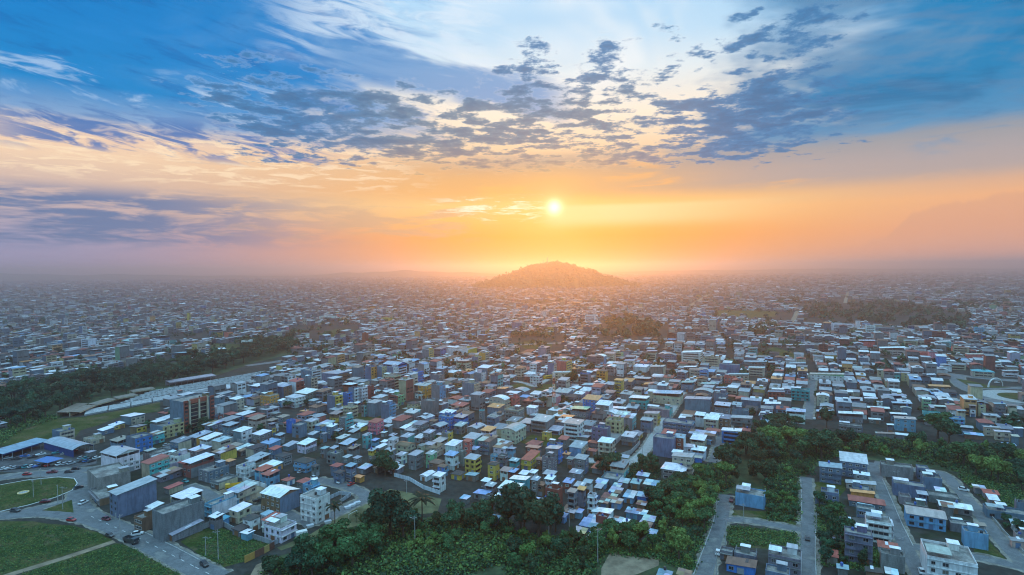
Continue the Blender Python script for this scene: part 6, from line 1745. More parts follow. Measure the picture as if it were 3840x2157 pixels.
def mast(p, z0, h, w, label, red=False, name='radio_mast', thick=1.0):
    root = empty(name, (p.x, p.y, z0)); legs = [(-1, -1), (1, -1), (1, 1), (-1, 1)]; nb = 6 if red else 1
    tap = lambda f: w * (1 - .6 * f)
    for k in range(nb):
        f0, f1 = k / nb, (k + 1) / nb; col = ((.50, .10, .06), (.72, .70, .68))[k % 2] if red else (.3, .3, .3)
        for (a, b) in legs:
            m = MB(); m.tube((a * tap(f0), b * tap(f0), h * f0 - (1 if k == 0 else 0)), (a * tap(f1), b * tap(f1), h * f1), w * .10 * thick, w * .09 * thick, 5); m.build('leg', M_PAINT, root, col)
        n = max(2, int(h / nb / (w * 2.0))); br = MB()
        for j in range(n):
            g0, g1 = f0 + (f1 - f0) * j / n, f0 + (f1 - f0) * (j + 1) / n; s0, s1 = tap(g0), tap(g1)
            for q in range(4):
                a, b = legs[q], legs[(q + 1) % 4]
                br.tube((a[0] * s0, a[1] * s0, h * g0), (b[0] * s1, b[1] * s1, h * g1), w * .06 * thick, None, 4); br.tube((a[0] * s0, a[1] * s0, h * g0), (b[0] * s0, b[1] * s0, h * g0), w * .06 * thick, None, 4)
        br.build('lattice', M_PAINT, root, col)
    m = MB(); m.tube((0, 0, h - .5), (0, 0, h + h * .15), w * .1 * thick, w * .05 * thick, 5); m.build('antenna', M_STEEL, root)
    tag(root, label, 'mast'); return root
def on_hill(px):
    q = at(px, 985, 140); u = (q.x / q.y) * HILL.y - HILL.x; return Vector((HILL.x + u, HILL.y, 0)), float(hill_h(np.array([u]), np.array([0.0]))[0])
p_, z_ = on_hill(2053); mast(p_, z_, 46, 2.6, thick=4.0, label= 'tall radio mast on the very top of the hill')
p_, z_ = on_hill(2037); mast(p_, z_, 32, 2.6, thick=4.0, label= 'shorter radio mast just left of the tall one on the hill')
p_, z_ = on_hill(1898); mast(p_, z_, 34, 2.0, thick=4.0, label= 'lone thin mast on the left shoulder of the hill')
# far low ridges
def ridge(x0, x1, y, prof, seed):
    r = np.random.default_rng(seed); n = 80; V, Q = [], []
    for i in range(n + 1):
        f = i / n; x = x0 + (x1 - x0) * f; z = prof(f) * (1 + .12 * math.sin(f * 23 + seed) + .08 * math.sin(f * 51))
        V += [(x, y - 900, -1), (x, y, max(z, 0)), (x, y + 900, -1)]
        if i: k = 3 * i; Q += [(k - 3, k, k + 1, k - 2), (k - 2, k + 1, k + 2, k - 1)]
    me = np_mesh('hills', np.array(V), np.array(Q), mat('hill_green', None)); o = link('hills', me); o['kind'] = 'structure'
ridge(-9500, -2400, 8200, lambda f: 118 * (1 - f) ** .8 * min(1, f * 8 + .5), 1)
ridge(-3600, 200, 8600, lambda f: 80 * math.sin(math.pi * f) ** 1.3, 2)
ridge(800, 9500, 9400, lambda f: 50 * math.sin(math.pi * min(1, f * 1.1)) ** .6 if f < .9 else 30, 3)
# ------------------------------------------------------------------ vehicles
def car_proto(name, L, W, H, kind):
    root = empty(name, (0, 0, -50))
    m = MB(); z0, z1 = .28, H * .56
    def ring(x, zb, zt, w): return [(x, -w, zb), (x, w, zb), (x, w, zt), (x, -w, zt)]
    if kind == 'truck':
        m.box(L * .5 - 2.0, L * .5, -W / 2, W / 2, .6, 2.5); m.box(-L * .5, L * .5 - 2.0, -W * .42, W * .42, .55, .9); m.build('body', M_PAINT, root)
        b = MB(); b.box(-L * .5, L * .5 - 2.2, -W / 2, W / 2, .92, 1.02); 
        for q in ((-L * .5, L * .5 - 2.2, -W / 2, -W / 2 + .08), (-L * .5, L * .5 - 2.2, W / 2 - .08, W / 2), (-L * .5, -L * .5 + .08, -W / 2 + .08, W / 2 - .08), (L * .5 - 2.28, L * .5 - 2.2, -W / 2 + .08, W / 2 - .08)): b.box(q[0], q[1], q[2], q[3], 1.02, 2.1)
        b.build('cargo_bed', M_PAINT, root)
        g = MB(); g.box(L * .5 - .02, L * .5 + .02, -W * .42, W * .42, 1.6, 2.3); g.build('windscreen', M_GLASS, root); wr, xs = .48, (L * .5 - 1.0, -L * .5 + 1.2)
    elif kind == 'bus':
        m.box(-L / 2, L / 2, -W / 2, W / 2, .35, 1.5); m.box(-L / 2, L / 2, -W / 2, W / 2, 2.4, 3.0); m.box(-L / 2 + .1, L / 2 - .1, -W / 2 + .06, W / 2 - .06, 1.5, 2.4, 0); m.build('body', M_PAINT, root)
        g = MB(); 
        for sgn in (-1, 1): g.box(-L / 2 + .3, L / 2 - .3, sgn * (W / 2 - .04) - .02, sgn * (W / 2 - .04) + .02, 1.52, 2.38)
        g.box(L / 2 - .12, L / 2 - .06, -W / 2 + .1, W / 2 - .1, 1.4, 2.5); g.build('glazing', M_GLASS, root); wr, xs = .48, (L * .5 - 2.0, -L * .5 + 2.2)
    else:
        secs = [(-L / 2, .42, H * .50, W * .44), (-L * .46, .28, H * .60, W * .5), (-L * .2, .26, H * .62, W * .5), (L * .2, .26, H * .60, W * .5), (L * .44, .28, H * .50, W * .48), (L / 2, .40, H * .42, W * .40)]
        for a, b_ in zip(secs, secs[1:]):
            A_, B_ = ring(*a), ring(*b_)
            for i in range(4): j = (i + 1) % 4; m.face([A_[i], B_[i], B_[j], A_[j]])
        m.face(ring(*secs[0])); m.face(ring(*secs[-1])[::-1]); m.build('body', M_PAINT, root)
        x0, x1, x2, x3 = (-L * .44, -L * .30, L * .08, L * .25) if kind != 'pickup' else (-L * .06, 0.0, L * .16, L * .28)
        g = MB(); zb = H * .60; g.hexa([(x0, -W * .46, zb), (x3, -W * .46, zb), (x3, W * .46, zb), (x0, W * .46, zb), (x1, -W * .38, H - .05), (x2, -W * .38, H - .05), (x2, W * .38, H - .05), (x1, W * .38, H - .05)]); g.build('glazing', M_GLASS, root)
        r = MB(); r.box(x1, x2, -W * .38, W * .38, H - .045, H); r.build('roof', M_PAINT, root)
        wr, xs = .32, (L * .31, -L * .31)
    for x in xs:
        for sgn in (-1, 1):
            w_ = MB(); w_.tube((x, sgn * (W / 2 - .12) - .1, wr), (x, sgn * (W / 2 - .12) + .12, wr), wr, None, 10); w_.build('wheel', M_RUBBER, root)
    for sgn in (-1, 1):
        l_ = MB(); x = L / 2; l_.box(x - .06, x + .01, sgn * W * .33 - .14, sgn * W * .33 + .14, H * .42 if kind not in ('truck', 'bus') else .95, H * .42 + .12 if kind not in ('truck', 'bus') else 1.15); l_.build('headlight', M_LAMP, root)
    return root
PROTO = {'car': car_proto('parked_car', 4.3, 1.78, 1.48, 'car'), 'suv': car_proto('parked_car', 4.5, 1.85, 1.75, 'suv'), 'pickup': car_proto('pickup_truck', 5.2, 1.85, 1.75, 'pickup'), 'truck': car_proto('dump_truck', 7.2, 2.4, 2.6, 'truck'), 'bus': car_proto('bus', 10.5, 2.5, 3.0, 'bus')}
CARC = {'white': (.78,.78,.78), 'silver': (.46,.47,.49), 'dark grey': (.06,.065,.07), 'black': (.02,.02,.022), 'red': (.45,.03,.03), 'blue': (.05,.15,.4), 'yellow': (.75,.45,.04), 'teal': (.05,.28,.30), 'maroon': (.18,.03,.04)}
def car(t, x, y, kind, colour, heading, label, group='cars on the streets', name=None):
    p = tp(t, x, y); r = copy_tree(PROTO[kind]); r.location = (p.x, p.y, .09); r.rotation_euler = (0, 0, R(heading)); r.name = name or {'car': 'car', 'suv': 'car', 'pickup': 'pickup_truck', 'truck': 'dump_truck', 'bus': 'bus'}[kind]
    for ch in r.children:
        if ch.name.split('.')[0] in ('body', 'roof', 'cargo_bed'): ch.color = (*CARC[colour], 1)
    tag(r, label, {'car': 'car', 'suv': 'car', 'pickup': 'pickup', 'truck': 'truck', 'bus': 'bus'}[kind], group); return r
car('A', 110, 993, 'suv', 'dark grey', -8, 'dark car driving beside the big oval lawn')
car('A', 325, 925, 'car', 'maroon', 20, 'maroon car between the oval lawn and the traffic island')
car('A', 512, 1058, 'car', 'red', -12, 'bright red car on the road below the traffic island')
car('A', 762, 1052, 'car', 'maroon', -20, 'dark red car parked by the kerb of the curved road')
car('A', 598, 935, 'suv', 'white', 80, 'white car standing beside the ruined warehouse')
car('A', 562, 825, 'car', 'dark grey', 60, 'dark car at the tip of the oval lawn')
car('A', 195, 730, 'car', 'red', 8, 'red car on the upper ring road')
car('A', 375, 715, 'pickup', 'maroon', 10, 'maroon pickup on the upper ring road')
car('A', 495, 712, 'car', 'dark grey', 12, 'dark grey car right of the maroon pickup')
car('A', 545, 690, 'car', 'black', 12, 'black car rearmost of the three on the ring road')
car('A', 985, 1160, 'suv', 'white', 28, 'white car turning off the main road behind the cargo truck')
car('A', 787, 1170, 'car', 'dark grey', -24, 'dark car at the edge of the dirt path')
car('A', 940, 1215, 'truck', 'dark grey', -24, 'dark cargo truck parked at the roadside', 'trucks')
car('A', 1465, 1380, 'suv', 'black', -38, 'black car driving down the pale road at the bottom')
car('h', 1075, 170, 'truck', 'yellow', 205, 'yellow dump truck on the dirt yard', 'trucks')
car('h', 1440, 360, 'pickup', 'dark grey', 40, 'dark pickup under the yard wall')
car('h', 375, 85, 'car', 'teal', -30, 'teal car in the shaded street by the brick hall')
car('B', 322, 712, 'car', 'silver', 62, 'silver car parked between the dark-roofed houses')
car('B', 605, 785, 'suv', 'white', 62, 'pale car in the lane before the row houses')
car('B', 682, 802, 'car', 'red', 62, 'red car parked at the end of the lane')
car('B', 418, 755, 'car', 'white', -28, 'white car behind the white corner building')
car('b', 425, 890, 'car', 'white', 62, 'white car in front of the blue tower')
car('b', 95, 985, 'car', 'silver', 62, 'silver car left of the blue tower')
car('b', 670, 925, 'car', 'red', 62, 'red car under the street trees')
car('C', 1573, 915, 'pickup', 'maroon', 64, 'maroon pickup beside the blue estate block')
car('C', 1478, 1295, 'suv', 'white', 62, 'white-roofed car on the left estate street')
car('D', 282, 1190, 'car', 'dark grey', 64, 'dark car in the middle of the straight street')
car('D', 1100, 1430, 'suv', 'white', 62, 'white car at the bottom of the right estate street')
car('D', 835, 1195, 'car', 'black', -20, 'black car before the white corner villa')
car('D', 1403, 842, 'suv', 'white', -40, 'white car on the upper estate loop road')
car('C', 1455, 605, 'suv', 'white', 70, 'white car in the alley beside the ravine wood')
car('D', 332, 330, 'car', 'white', 64, 'white car at the lower end of the far straight street')
car('g', 1615, 155, 'car', 'white', -30, 'white car entering the far roundabout')
car('g', 1950, 65, 'car', 'white', -10, 'white car beyond the triangular green')
car('G', 355, 1235, 'bus', 'yellow', 40, 'yellow bus parked beside the white house by the lawn', 'buses')
ORD = 'first second third fourth fifth sixth seventh eighth ninth tenth eleventh twelfth thirteenth fourteenth fifteenth'.split(); rgc = random.Random(4); cols_ = ['white', 'silver', 'silver', 'dark grey', 'teal', 'white', 'blue', 'black', 'red', 'dark grey']
for k in range(13):      # front row of the used-car yard
    c_ = cols_[k % 10]; car('A', 30 + k * 40, 690 - k * 3.2, rgc.choice(('car', 'suv', 'pickup')), c_, 62 + rgc.uniform(-5, 5), f"{c_} car, {ORD[k]} from the frame edge in the yard's front row", 'cars in the used-car yard')
for k in range(7):
    c_ = cols_[(k * 3 + 1) % 10]; car('A', 585 + (k % 4) * 36, 612 + (k // 4) * 22, 'car', c_, 60 + rgc.uniform(-8, 8), f"{c_} car {('first', 'second', 'third', 'fourth')[k % 4]} in the yard's {'upper' if k < 4 else 'lower'} corner row", 'cars in the used-car yard')
for k in range(9):
    c_ = cols_[(k * 7 + 2) % 10]; car('A', 60 + k * 58, 612 - k * 6 + (k % 2) * 12, rgc.choice(('car', 'pickup')), c_, 40 + rgc.uniform(-20, 20), f"{c_} car, {ORD[k]} from the frame edge at the back of the yard", 'cars in the used-car yard')
for k in range(24):      # avenue traffic, far away
    t_ = 'HGF'[k % 3]; a, b = [(380 + k * 60, 900 + k * 16), (150 + k * 90, 890 - k * 2), (500 + k * 70, 935 - k * 1.2)][k % 3]; c_ = cols_[k % 10]
    side_ = {'H': 'market avenue', 'G': 'bus station avenue', 'F': 'supermarket avenue'}[t_]
    car(t_, a, b, 'bus' if k % 7 == 3 else 'car', 'yellow' if k % 5 == 0 else c_, -15 + rgc.uniform(-8, 8), f"{'yellow' if k % 5 == 0 else c_} {'bus' if k % 7 == 3 else 'car'}, {ORD[k // 3]} along the {side_}", 'traffic on the far avenues')
for pr in PROTO.values():
    for ch in list(pr.children): bpy.data.objects.remove(ch)
    bpy.data.objects.remove(pr)
# white box trailer and dumpsters
t_ = empty('box_trailer', tp('B', 327, 1180), R(30)); m = MB(); m.box(-2.2, 2.2, -1.1, 1.1, .7, 3.0); m.build('box', M_PAINT, t_, (.78, .76, .72)); m = MB(); m.box(-2.3, 2.6, -.9, .9, .5, .69); m.build('chassis', M_STEEL, t_)
for x in (-1.2, 1.2):
    for y in (-1, 1): m = MB(); m.tube((x, y * .85, .4), (x, y * 1.08, .4), .4, None, 10); m.build('wheel', M_RUBBER, t_)
tag(t_, 'white box trailer standing on the grass by the garden wall', 'trailer')
for (x, y, w_) in ((515,1075,'beside the slender palm'),(657,970,'first of the white tanks by the street'),(690,955,'middle white tank by the street'),(725,938,'last white tank by the street'),(388,1103,'nearest the white house by the wall')):
    o = empty('skip_bin', tp('B', x, y), R(35)); m = MB(); m.hexa([(-1.2, -.7, 0), (1.2, -.7, 0), (1.2, .7, 0), (-1.2, .7, 0), (-1.5, -.85, 1.1), (1.5, -.85, 1.1), (1.5, .85, 1.1), (-1.5, .85, 1.1)]); m.build('bin_body', M_PAINT, o, (.75, .76, .78)); m = MB(); m.box(-1.35, 1.35, -.7, .7, 1.105, 1.16); m.build('lid', M_PAINT, o, (.6, .62, .66)); tag(o, f"white bin, {w_}", 'bin', 'white bins along the street')

# ------------------------------------------------------------------ poles, masts, walls, cemetery, sheds
mast(tp('d', 1085, 440), 0, 30, 1.25, 'red and white lattice mast rising among the houses', True, thick=1.3)
def pole(t, x, y, h, label, lamp=True):
    p = tp(t, x, y); root = empty('utility_pole', (p.x, p.y, 0), random.Random(x).uniform(0, 3))
    m = MB(); m.tube((0, 0, -.3), (0, 0, h), .17, .11, 6); m.build('post', M_CONC, root)
    m = MB(); m.box(-1.0, 1.0, -.06, .06, h - .7, h - .58); m.build('crossarm', M_STEEL, root)
    if lamp: m = MB(); m.tube((0, 0, h - 1.4), (1.6, 0, h - 1.0), .05, .04, 5); m.box(1.4, 2.1, -.12, .12, h - 1.06, h - .96); m.build('lamp_head', M_STEEL, root)
    tag(root, label, 'pole', 'poles along the streets')
for (t_, x, y, h, l) in (('A',450,975,11,'tall pole on the small traffic island'),('A',295,800,9,'pole on the upper part of the oval lawn'),('A',240,890,9,'pole in the middle of the oval lawn'),('A',415,930,9,'pole at the lower rim of the oval lawn'),('A',862,1180,10,'pole beside the parked cargo truck'),
        ('A',1565,1340,12,'tall pole in the grassy lot by the main road'),('A',1475,1310,8,'short pole left of the tall one in the grassy lot'),('B',1140,1250,13,'lone pole rising from the ravine bushes'),('C',615,1370,14,'pole in the clearing at the bottom centre'),('C',265,1215,9,'pole among the dark trees under the shacks'),
        ('C',410,1105,9,'pale pole beside the patched blue roofs'),('C',935,650,10,'pole on the curved concrete street'),('C',1530,1240,12,'pole beside the left estate street'),('C',1660,1080,9,'pole at the estate cross street'),('C',1465,1447,9,'pole at the bottom of the left estate street'),
        ('D',240,1250,11,'pole left of the straight street'),('D',978,1400,12,'pole at the bottom of the right estate street'),('D',345,1130,8,'pole at the corner of the straight street'),('h',2145,620,9,'pole at the foot of the white corner building'),('h',1465,150,8,'pole by the dirt yard wall'),('h',1240,340,8,'pole standing on the dirt yard'),('B',612,960,8,'pole beside the walled lot'),
        ('d',1735,1240,9,'pole by the cream house with arched windows'),('B',1080,860,7,'left post of the football goal end'),('C',1465,1040,8,'pole where the estate streets meet'),('D',930,790,7,'short pole by the dark blue walled house')):
    pole(t_, x, y, h, l)
def wall_line(name, t, pts, h, th, material, label, cat='wall', color=(.4,.4,.4), panel=3.0, caps=None):
    root = empty(name, tp(t, *pts[0])); o0 = tp(t, *pts[0]); k = 0
    for a, b in zip(pts, pts[1:]):
        A_, B_ = tp(t, *a) - o0, tp(t, *b) - o0; L = (B_ - A_).length; n = max(1, int(L / panel)); d = (B_ - A_).normalized(); q = Vector((-d.y, d.x, 0)) * th / 2
        for i in range(n):
            p0, p1 = A_ + d * (L * i / n + .03), A_ + d * (L * (i + 1) / n - .03); hh_ = h * random.Random(k * 7 + int(L)).uniform(.97, 1.04)
            m = MB(); c = [p0 - q, p1 - q, p1 + q, p0 + q]; m.hexa([(v.x, v.y, -.2) for v in c] + [(v.x, v.y, hh_) for v in c])
            col = caps[k % len(caps)] if caps else color; m.build('panel', material, root, col); k += 1
    tag(root, label, cat); return root
wall_line('garden_wall', 'h', [(270,930),(840,690)], 2.4, .2, M_BLOCK, 'grey block wall between the annex and the grassy lot', color=(.36,.37,.38))
wall_line('garden_wall', 'h', [(850,690),(1060,800),(1280,890),(1500,960),(1640,1010)], 2.2, .2, M_BLOCK, 'block wall along the upper edge of the grassy lot', color=(.33,.34,.36))
wall_line('garden_wall', 'h', [(1640,1020),(1800,950),(1960,860)], 2.0, .2, M_BLOCK, 'pale block wall climbing beside the white flat house', color=(.38,.4,.44))
wall_line('board_fence', 'h', [(1240,1270),(1390,1200),(1530,1130),(1680,1050)], 2.8, .12, M_MATT, 'patchwork fence of orange and brown boards by the grassy lot', 'fence', panel=2.4, caps=[(.55,.30,.08), (.20,.09,.06), (.5,.33,.12), (.16,.07,.05), (.45,.40,.28)])
wall_line('garden_wall', 'h', [(1210,60),(1330,110),(1460,140),(1560,175)], 2.2, .2, M_PLASTER, 'white wall along the back of the dirt yard', color=(.7,.72,.74))
wall_line('boundary_wall', 'b', [(980,900),(1150,960),(1320,1030)], 3.4, .25, M_BLOCK, 'long pale wall behind the parking lot', color=(.4,.44,.46))
wall_line('boundary_wall', 'd', [(2010,1180),(2210,1110),(2300,1020),(2346,960)], 2.6, .2, M_BLOCK, 'curving wall beside the cream house lot', color=(.4,.4,.4))
wall_line('boundary_wall', 'd', [(970,520),(1180,500),(1240,480)], 2.6, .2, M_PLASTER, 'white wall round the foot of the mast', color=(.7,.68,.7))
wall_line('boundary_wall', 'B', [(525,905),(600,870),(680,880),(560,960)], 1.8, .2, M_BLOCK, 'low wall round the empty lot behind the white corner building', color=(.4,.44,.48))
wall_line('boundary_wall', 'B', [(990,740),(1100,770),(1200,830),(1320,870)], 2.0, .2, M_PLASTER, 'white panel wall above the sports ground', color=(.62,.66,.7))
wall_line('railing_wall', 'D', [(1600,1030),(1700,1150),(1835,1290)], 1.0, .2, M_CONC, 'low kerb wall beside the right loop road')
wall_line('kerb', 'D', [(342,1120),(338,1280),(345,1447)], .25, .3, M_CONC, 'pale kerb along the straight street', 'kerb', panel=6)
wall_line('kerb', 'D', [(820,760),(900,940),(960,1080),(1040,1240)], .25, .3, M_CONC, 'pale kerb along the right estate street', 'kerb', panel=6)
wall_line('kerb', 'D', [(235,760),(240,900),(243,1060)], .25, .3, M_CONC, 'kerb on the wooded side of the straight street', 'kerb', panel=6)
wall_line('kerb', 'C', [(1300,1447),(1380,1240),(1440,1080),(1470,950)], .25, .3, M_CONC, 'kerb on the ravine side of the left estate street', 'kerb', panel=6)
wall_line('kerb', 'A', [(1010,1130),(1130,1185),(1260,1250),(1430,1340)], .25, .3, M_CONC, 'kerb before the grey overhang hall', 'kerb', panel=6)
wall_line('kerb', 'A', [(0,802),(200,766),(420,745),(532,755),(554,790),(517,840),(400,890),(200,947),(0,992)], .22, .3, M_WHITE, 'pale kerb round the oval lawn', 'kerb', panel=6)
# advertising ring on the oval lawn
p_ = tp('A', 167, 858); o = empty('flower_bed', (p_.x, p_.y, 0)); m = MB()
for i in range(20):
    a0, a1 = 2 * math.pi * i / 20, 2 * math.pi * (i + 1) / 20
    m.hexa([(2.0 * math.cos(a0), 2.0 * math.sin(a0), 0), (2.4 * math.cos(a0), 2.4 * math.sin(a0), 0), (2.4 * math.cos(a1), 2.4 * math.sin(a1), 0), (2.0 * math.cos(a1), 2.0 * math.sin(a1), 0), (2.0 * math.cos(a0), 2.0 * math.sin(a0), .5), (2.4 * math.cos(a0), 2.4 * math.sin(a0), .5), (2.4 * math.cos(a1), 2.4 * math.sin(a1), .5), (2.0 * math.cos(a1), 2.0 * math.sin(a1), .5)])
m.build('rim', M_PAINT, o, (.8, .6, .25)); m = MB(); m.face([(2.0 * math.cos(2 * math.pi * i / 20), 2.0 * math.sin(2 * math.pi * i / 20), .3) for i in range(20)]); m.build('bed', M_CONC, o); tag(o, 'round pale flower bed with yellow rim on the oval lawn', 'flower bed')
# sheds of the used-car yard
def hall_between(name, t, a, b, width, h, rcol, wcol, label, arch=False, cat='shed', cols=True):
    A_, B_ = tp(t, *a), tp(t, *b); d = (B_ - A_); L = d.length; ang = math.atan2(d.y, d.x); c = (A_ + B_) / 2
    root = empty(name, (c.x, c.y, 0), ang); m = MB(); N = 8 if arch else 1
    for i in range(N):
        def P(k, x): y = -width / 2 - .5 + (width + 1) * k / N; return (x, y, h + (width * .16 * (1 - (2 * k / N - 1) ** 2) if arch else .08 * (y + width / 2)))
        sheet(m, [P(i, -L / 2), P(i, L / 2), P(i + 1, L / 2), P(i + 1, -L / 2)][::1])
    m.build('roof', M_METAL, root, rcol)
    m = MB(); m.box(-L / 2, L / 2, width / 2 - .25, width / 2, -.2, h); m.build('back_wall', M_PLASTER, root, wcol)
    m = MB(); m.box(-L / 2, L / 2, -width / 2 - .2, -width / 2 - .1, h - .9, h - .1); m.build('fascia', M_PLASTER, root, wcol)
    if cols:
        n = max(2, int(L / 5))
        for i in range(n + 1): q = MB(); x = -L / 2 + L * i / n; q.box(x - .12, x + .12, -width / 2, -width / 2 + .24, -.2, h - .02); q.build('column', M_STEEL, root)
    tag(root, label, cat); return root
hall_between('open_shed', 'a', (-60, 1200), (640, 985), 10, 4.2, (.25,.36,.46), (.03,.07,.22), 'long dark blue open shed along the back of the car yard')
hall_between('open_shed', 'a', (1230, 1120), (800, 1000), 11, 4.6, (.36,.40,.46), (.03,.07,.22), 'blue-grey arched open shed on the right of the car yard', True)
p_ = tp('a', 720, 1250); o = empty('canopy_tent', (p_.x, p_.y, 0), R(-20)); m = MB(); q = [(-6, -4.5, 2.6), (6, -4.5, 2.6), (6, 4.5, 2.6), (-6, 4.5, 2.6)]
m.face([q[0], q[1], (2, 0, 4.3), (-2, 0, 4.3)]); m.face([q[1], q[2], (2, 0, 4.3)]); m.face([q[2], q[3], (-2, 0, 4.3), (2, 0, 4.3)]); m.face([q[3], q[0], (-2, 0, 4.3)]); m.build('canopy', M_PAINT, o, (.03, .14, .42))
for (x, y, z) in q: m = MB(); m.tube((x * .97, y * .97, -.1), (x * .97, y * .97, 2.58), .07, None, 6); m.build('post', M_STEEL, o)
tag(o, 'bright blue canopy tent in the middle of the car yard', 'tent')
for k, (a, b, l) in enumerate((((905, 560), (1210, 420), 'pale chapel with orange roof edge, first below the wood'), ((1090, 555), (1330, 450), 'pale chapel with orange roof edge, second below the wood'), ((1350, 440), (1650, 350), 'long low niche hall at the start of the grave rows'), ((1690, 340), (1990, 280), 'low niche hall with orange edge, second along the graves'), ((1920, 240), (2250, 185), 'flat brown-roofed niche hall along the wood'))):
    hall_between('niche_hall', 'a', a, b, 7, 3.2, (.24,.2,.16), (.62,.55,.36), l, cat='hall', cols=False)
hall_between('colonnade', 'b', (110, 110), (790, 0), 9, 4.0, (.40,.34,.38), (.42,.38,.40), 'long colonnaded hall with reddish roof behind the graves', cat='hall')
# cemetery: rows of white niche blocks
def grave_rows():
    k = 0
    for r_ in range(15):
        f = r_ / 14
        a = (1240 + 60 * f, 545 - 150 * f) if r_ < 7 else (1700 + (r_ - 7) * 70, 400 - (r_ - 7) * 28)
        A_ = tp('a', *a); d = Vector((math.cos(R(58)), math.sin(R(58)), 0)); L = 150 if r_ < 7 else 120
        off = Vector((-d.y, d.x, 0))
        segs = 9
        for s_ in range(segs):
            p0 = A_ + d * (L * s_ / segs) ; 
            if not clear_of(p0, 1.0): continue
            o = empty('grave_block', (p0.x, p0.y, 0), R(58)); l_ = L / segs - 1.2
            m = MB(); m.box(0, l_, -.55, .55, -.1, 1.1); m.build('vault', M_PLASTER, o, (.36,.40,.41)); m = MB(); m.box(-.1, l_ + .1, -.7, .7, 1.103, 1.22); m.build('cap', M_PLASTER, o, (.58,.61,.62))
            tag(o, f"white grave block, {ORD[s_]} from the road in the {ORD[r_]} row from the lawn", 'grave', 'grave blocks of the cemetery'); k += 1
grave_rows()
# football goal, arch monument on the far green, person walking on the road
def goal(t, x, y, rz, label):
    p = tp(t, x, y); o = empty('football_goal', (p.x, p.y, 0), R(rz))
    for a in (-2.5, 2.5): m = MB(); m.tube((a, 0, -.1), (a, 0, 2.1), .08, None, 6); m.build('goalpost', M_WHITE, o)
    m = MB(); m.tube((-2.5, 0, 2.1), (2.5, 0, 2.1), .08, None, 6); m.build('crossbar', M_WHITE, o); tag(o, label, 'goal')
goal('B', 695, 1030, 60, 'small white football goal on the sports ground')
p_ = tp('H', 2245, 1318); o = empty('arch_monument', (p_.x, p_.y, 0), R(10)); m = MB(); pv = None
for i in range(13):
    a = math.pi * i / 12; q = Vector((-8 * math.cos(a), 0, 8 * math.sin(a)))
    if pv is not None: m.tube(pv, q, .45 * (1.6 - i / 12), None, 6)
    pv = q
m.build('arch', M_WHITE, o); m = MB(); m.tube((-8, 0, -.2), (-6.6, 0, 4.2), .9, .2, 6); m.build('foot', M_WHITE, o); tag(o, 'white arch monument on the triangular green of the roundabout', 'monument')
def person(p, rz, shirt, label):
    verts = [(0, 0, .95), (0, 0, 1.15), (0, 0, 1.40), (0, 0, 1.52), (0, .01, 1.68), (-.10, 0, .92), (-.11, .10, .50), (-.11, .02, .08), (.10, 0, .92), (.11, -.06, .50), (.11, -.22, .10), (-.20, 0, 1.40), (-.26, -.06, 1.14), (-.24, .06, .92), (.20, 0, 1.40), (.26, .06, 1.14), (.24, .16, .94), (-.11, .16, .05), (.11, -.08, .05)]
    edges = [(0, 1), (1, 2), (2, 3), (3, 4), (0, 5), (5, 6), (6, 7), (7, 17), (0, 8), (8, 9), (9, 10), (10, 18), (2, 11), (11, 12), (12, 13), (2, 14), (14, 15), (15, 16)]
    rad = [.14, .13, .15, .06, .10, .09, .065, .045, .09, .065, .045, .065, .045, .035, .065, .045, .035, .035, .035]
    me = bpy.data.meshes.new('person'); me.from_pydata(verts, edges, []); o = link('person', me, None, shirt); me.materials.append(M_MATT)
    sk = o.modifiers.new('skin', 'SKIN')
    for v, r_ in zip(me.skin_vertices[0].data, rad): v.radius = (r_, r_)
    me.skin_vertices[0].data[0].use_root = True
    o.modifiers.new('sub', 'SUBSURF').levels = 1; o.location = p; o.rotation_euler = (0, 0, rz); tag(o, label, 'person'); return o
q_ = tp('A', 1290, 1332); person((q_.x, q_.y, .07), R(120), (.05, .05, .06), 'person in dark clothes walking along the pale road')
q_ = tp('C', 948, 655); person((q_.x, q_.y, .07), R(40), (.08, .07, .09), 'person in dark clothes at the bend of the concrete street')
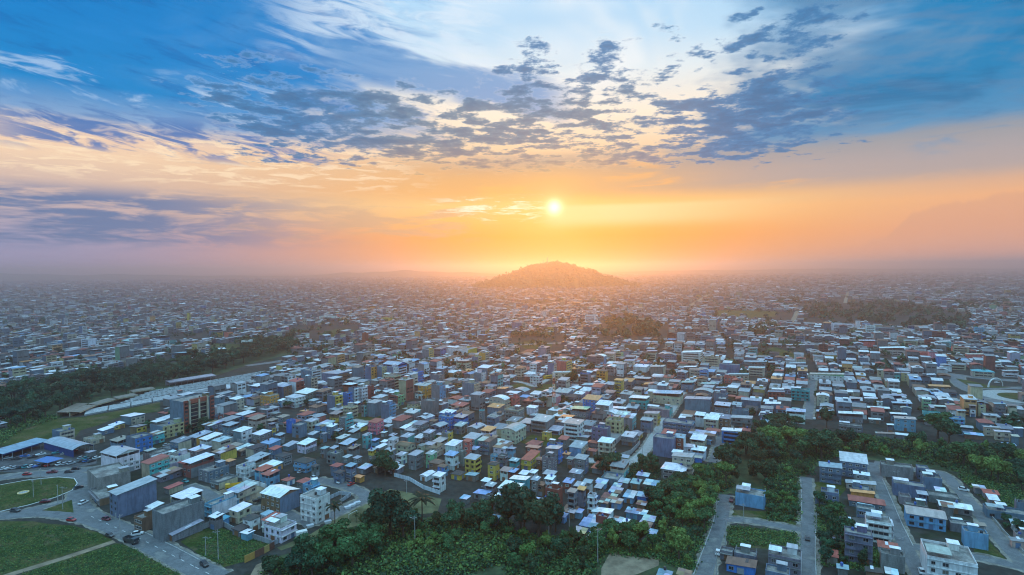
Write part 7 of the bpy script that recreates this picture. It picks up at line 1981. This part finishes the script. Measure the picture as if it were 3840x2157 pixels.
# road markings: worn centre dashes on the main road
mk = MB(); Pm = [tp('A', a, b) for a, b in ((1500,1440),(1390,1385),(1130,1250),(960,1165),(780,1085),(640,1020))]
for a, b in zip(Pm, Pm[1:]):
    d = (b - a); L = d.length; d.normalize(); q = Vector((-d.y, d.x, 0)) * .09; s_ = 0
    while s_ < L - 3: A_, B_ = a + d * s_, a + d * (s_ + 2.5); mk.face([(A_.x - q.x, A_.y - q.y, .072), (B_.x - q.x, B_.y - q.y, .072), (B_.x + q.x, B_.y + q.y, .072), (A_.x + q.x, A_.y + q.y, .072)]); s_ += 7
o = mk.build('road_marking', M_WHITE); o['kind'] = 'structure'

# street front of the blue tower: cream pillars, brick side bays and arch, dark glass between
def tower_front():
    d = next(q for q in HOUSES if q['key'] == 'red and blue tower'); root = d['o']; f = next(q for q in FOOT if abs(q[0] - d['p'].x) < .01 and abs(q[1] - d['p'].y) < .01)
    hw, hd, h = f[2] - .4, f[3] - .4, f[5]
    for ch in list(root.children):
        if ch.name.split('.')[0] in ('window', 'facade', 'floor_slab', 'balcony', 'door'): bpy.data.objects.remove(ch)
    def part(n, m_, col, y0, y1, z0, z1, x0, x1): b = MB(); b.box(hw + x0, hw + x1, y0, y1, z0, z1); return b.build(n, m_, root, col)
    L = 2 * hd
    for k in range(2): part('brick_bay', M_PLASTER, (.30, .09, .06), -hd + (0 if k == 0 else L * .86), -hd + L * (.14 if k == 0 else 1.0), 0, h + 1.0, .005, .6)
    for fr in (.17, .48, .76): part('pillar', M_PLASTER, (.52, .47, .34), -hd + L * fr - .5, -hd + L * fr + .5, 0, h + (1.5 if fr == .76 else .6), .01, 1.3)
    part('brick_arch', M_PLASTER, (.36, .11, .07), -hd + L * .19, -hd + L * .74, h - 1.6, h + 1.4, .02, .9)
    for fl in range(8):
        z = fl * FLOOR + .3
        for (a, b) in ((.20, .455), (.505, .735)):
            part('glass_bay', M_GLASS, (0, 0, 0), -hd + L * a, -hd + L * b, z, z + 2.3 if fl < 7 else z + 1.2, .015, .18); part('spandrel', M_PLASTER, (.40, .38, .26), -hd + L * a, -hd + L * b, z + 2.32, z + 2.72, .015, .34) if fl < 7 else None
        for (a, b) in ((.02, .12), (.88, .98)): part('window', M_GLASS, (0, 0, 0), -hd + L * a, -hd + L * b, z + .5, z + 2.0, .605, .66)
tower_front()
